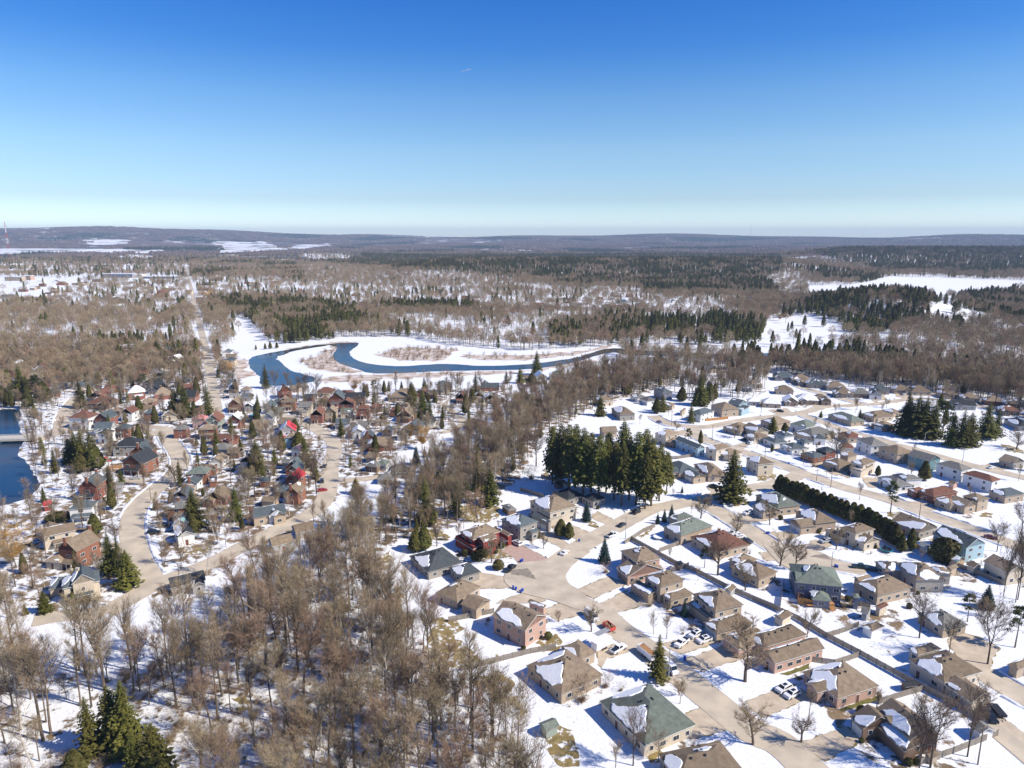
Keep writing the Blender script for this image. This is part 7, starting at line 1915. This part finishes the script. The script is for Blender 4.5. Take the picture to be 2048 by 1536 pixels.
# poles and street lamps
def pole(z, x, yb, yt, lab, lamp=False, mt='pole'):
    u, vb = zp(z, x, yb); _, vt = zp(z, x, yt); p, h = height_for(u, vb, vt); h = min(max(h, 6), 13)
    t = thing('street_lamp' if lamp else 'utility_pole', lab, 'street lamp' if lamp else 'utility pole', p)
    a = MB(); a.tube((0, 0, 0), (0, 0, h), .16, .1, 8, cap=True); a.build('pole', 'steel' if lamp else mt, t)
    if lamp:
        b = MB(); b.tube((0, 0, h - .2), (.9, .2, h + .25), .05, .045, 6); b.tube((.9, .2, h + .25), (2.0, .4, h + .3), .045, .04, 6); b.build('arm', 'steel', t)
        c = MB(); c.box((2.2, .44, h + .2), .75, .3, .14, .2, 0, .7); c.build('lamp_head', 'steel', t)
    else:
        b = MB(); b.box((0, 0, h - .7), 2.4, .12, .14, .3); b.build('crossarm', mt, t)
        for k in (-1, 0, 1): c = MB(); c.tube((k * 1.05, k * .3, h - .56), (k * 1.05, k * .3, h - .3), .05, .03, 6, cap=True); c.build('insulator', 'darkplastic', t)
for a in ((2, 1490, 560, 330, 'street lamp right beside the tall spruce', 1), (3, 1855, 502, 320, 'street lamp on the snowy verge of the main street', 1), (3, 875, 682, 530, 'lamp post on the red house corner lawn', 1), (4, 1690, 760, 660, 'street lamp at the side circle', 1),
          (12, 1485, 1125, 1000, 'street lamp at the edge of the park', 1), (12, 1135, 960, 850, 'white pole in front of the dark park spruces', 1), (5, 1090, 385, 190, 'utility pole opposite the red brick bungalow'), (11, 1500, 1075, 910, 'utility pole on the upper street'), (11, 1020, 920, 770, 'utility pole at the upper street corner'), (11, 650, 790, 640, 'utility pole near the turning circle'),
          (12, 280, 1350, 1130, 'utility pole beside the lower right street'), (1, 1755, 1040, 790, 'thin utility pole at the bottom right fence'), (6, 1545, 320, 200, 'utility pole at the top of the winding street'), (6, 1375, 460, 370, 'second utility pole down the winding street'), (6, 1480, 1040, 830, 'utility pole on the snowy corner lawn'), (6, 1640, 1250, 1040, 'utility pole below the junction'), (12, 150, 1290, 1200, 'short pole on the street verge')):
    pole(*a[:5], lamp=len(a) > 5)
# trampolines
for z, x, y, lab in ((5, 790, 700, 'blue-edged trampoline in the snowy yard by the hedge'), (4, 275, 520, 'snow-covered round trampoline behind the slate-green bungalow')):
    p = Q(z, x, y); t = thing('trampoline', lab, 'trampoline', p); n = 24
    for r0, r1, zz, mt, nm in ((0, 1.75, .9, 'trampmat' if 'blue' in lab else 'snow', 'bounce_mat'), (1.76, 2.15, .93, 'trampblue' if 'blue' in lab else 'snow', 'pad')):
        mb = MB(); a = [(r1 * math.cos(6.2832 * i / n), r1 * math.sin(6.2832 * i / n)) for i in range(n)]; b = [(r0 * math.cos(6.2832 * i / n), r0 * math.sin(6.2832 * i / n)) for i in range(n)]
        if r0 == 0: mb.prism([(q[0], q[1], zz) for q in a], .05)
        else: mb.add([(q[0], q[1], zz) for q in a] + [(q[0], q[1], zz) for q in b] + [(q[0], q[1], zz - .1) for q in a], [(i, (i + 1) % n, n + (i + 1) % n, n + i) for i in range(n)] + [(2 * n + i, 2 * n + (i + 1) % n, (i + 1) % n, i) for i in range(n)])
        mb.build(nm, mt, t)
    for i in range(6):
        mb = MB(); c_, s_ = math.cos(i * PI / 3), math.sin(i * PI / 3); mb.tube((2.1 * c_, 2.1 * s_, 0), (2.1 * c_, 2.1 * s_, 2.4 if 'blue' in lab else .9), .05, .05, 6); mb.build('leg', 'trampblue' if 'blue' in lab else 'steel', t)
# ------------------------------------------------------------ bridge over the lake inlet
a, b = P(-60, 884), P(78, 880); d = (b - a); L = d.length; ang = math.atan2(d.y, d.x); c = (a + b) / 2
t = thing('road_bridge', 'pale concrete road bridge crossing the lake at the left edge', 'bridge', (c.x, c.y, 0), ang)
mb = MB(); mb.box((0, 0, 1.0), L, 9, .9); mb.build('deck', 'concrete', t)
for s_ in (-1, 1):
    mb = MB(); mb.box((0, s_ * 4.4, 1.9), L, .25, .25); mb.box((0, s_ * 4.4, 2.6), L, .2, .15)
    for k in range(int(L / 2.5)): mb.box((-L / 2 + 1 + k * 2.5, s_ * 4.4, 2.1), .2, .2, .5)
    mb.build('railing', 'concrete', t)
for k in (-1, 0, 1): mb = MB(); mb.box((k * L * .36, 0, -.5), 1.0, 8, 1.6); mb.build('pier', 'concrete', t)
# ------------------------------------------------------------ masts
def lattice(u, vb, vt, w0, label, n=14, col=('mastred', 'mastwhite'), dist=None):
    p = P(u, vb); p2, h = None, 0
    lo, hi = 5, 500
    for _ in range(30):
        m = (lo + hi) / 2; _, v = project(p.x, p.y, p.z + m); lo, hi = (m, hi) if v > vt else (lo, m)
    h = lo; t = thing('radio_mast', label, 'radio mast', p); ws = [w0 * (1 - .93 * (k / n) ** .7) for k in range(n + 1)]
    for k in range(n):
        mb = MB(); z0, z1 = h * k / n, h * (k + 1) / n; a, b = ws[k] / 2, ws[k + 1] / 2; r = max(.12, w0 * .022)
        for q in ((-1, -1), (1, -1), (1, 1), (-1, 1)): mb.tube((q[0] * a, q[1] * a, z0), (q[0] * b, q[1] * b, z1), r, r, 4)
        for q, s_ in (((-1, -1), (1, -1)), ((1, -1), (1, 1)), ((1, 1), (-1, 1)), ((-1, 1), (-1, -1))): mb.tube((q[0] * a, q[1] * a, z0), (s_[0] * b, s_[1] * b, z1), r * .6, r * .6, 3); mb.tube((q[0] * b, q[1] * b, z1), (s_[0] * b, s_[1] * b, z1), r * .6, r * .6, 3)
        mb.build('mast_section', col[(k // 2) % len(col)], t)
lattice(20, 520, 443, 14, 'red and white banded lattice mast at the left edge')
lattice(1499, 497, 449, 4.5, 'thin dark mast standing on the right horizon', 10, ('darkplastic', 'mastred'))
lattice(1725, 490, 451, 3.0, 'very thin pale mast furthest right on the horizon', 8, ('steel',))
# playground bits, patio, satellite of small things
for z, x, y, lab, mt in ((5, 1255, 975, 'teal plastic play set left of the tan shed path', 'r_teal'), (5, 1100, 215, 'green climbing toy on the brick house lawn', 'green'), (6, 965, 105, 'red slide in the snowy garden by the evergreens', 'mastred'), (8, 1180, 545, 'red play tower in the old town gardens', 'mastred')):
    p = Q(z, x, y); t = thing('play_set', lab, 'play set', p); mb = MB()
    for q in ((-.8, -.6), (.8, -.6), (.8, .6), (-.8, .6)): mb.box((q[0], q[1], 0), .12, .12, 2.0)
    mb.box((0, 0, 1.0), 1.8, 1.4, .1); mb.build('frame', 'fencen', t); mb = MB(); mb.box((0, 0, 2.0), 2.0, 1.6, .8, 0, 0, .2); mb.build('canopy', mt, t)
    mb = MB(); mb.add([(.9, -.4, 1.1), (.9, .4, 1.1), (2.9, .4, .1), (2.9, -.4, .1), (.9, -.4, 1.0), (.9, .4, 1.0), (2.9, .4, 0), (2.9, -.4, 0)], [(0, 1, 2, 3), (7, 6, 5, 4), (0, 3, 7, 4), (2, 1, 5, 6)]); mb.build('slide', mt, t)
# short aeroplane trail high in the sky
def skyp(u, v, dist): k = -(v - 768) / F; q = Vector(((u - 1024) / F, CP + k * SP, -SP + k * CP)).normalized(); return q * dist + Vector((0, 0, CAMH))
m, tt, bb = new_mat('vapour'); bb.inputs['Base Color'].default_value = (.9, .9, .95, 1); bb.inputs['Alpha'].default_value = .35; bb.inputs['Roughness'].default_value = 1
M['vapour'] = m; a, b = skyp(921, 143.3, 24000), skyp(943, 138, 24000); mid = a.lerp(b, .7); mb = MB(); mb.tube(a, mid, 3, 16, 8); mb.tube(mid, b, 16, 4, 8)
tag(mb.build('vapour_trail', 'vapour'), 'short white vapour trail high in the blue sky', 'vapour trail', None, 'stuff')
# ------------------------------------------------------------ haze
HT_TOP = 300.0; hm = bpy.data.materials.new('haze'); hm.use_nodes = True; hn = hm.node_tree; hn.nodes.clear()
pv = hn.nodes.new('ShaderNodeVolumePrincipled'); pv.inputs['Color'].default_value = (.55, .74, 1.0, 1); pv.inputs['Density'].default_value = 6.0e-5; pv.inputs['Anisotropy'].default_value = .0
ho = hn.nodes.new('ShaderNodeOutputMaterial'); hn.links.new(pv.outputs[0], ho.inputs['Volume']); M['haze'] = hm
mb = MB(); mb.box((0, 0, -3), 37000, 37000, HT_TOP + 3); tag(mb.build('haze', 'haze'), 'thin blue haze filling the valley to the horizon', 'haze', None, 'stuff')
# ------------------------------------------------------------ labels: number the look-alikes from left to right
ORD = ['first', 'second', 'third', 'fourth', 'fifth', 'sixth', 'seventh', 'eighth', 'ninth', 'tenth', 'eleventh', 'twelfth']
by = {}
for o, sh_ in THINGS:
    if not sh_: by.setdefault(o['label'], []).append(o)
for lab, os_ in by.items():
    if len(os_) > 1:
        os_.sort(key=lambda o: o.location.x / max(o.location.y, 1))
        for k, o in enumerate(os_):
            o['label'] = ' '.join((lab + (', ' + (ORD[k] if k < 12 else str(k + 1) + 'th') + ' from left')).split())
for o, _ in THINGS:
    w_ = o['label'].split()
    if len(w_) > 16: print('LONG', o['label'])
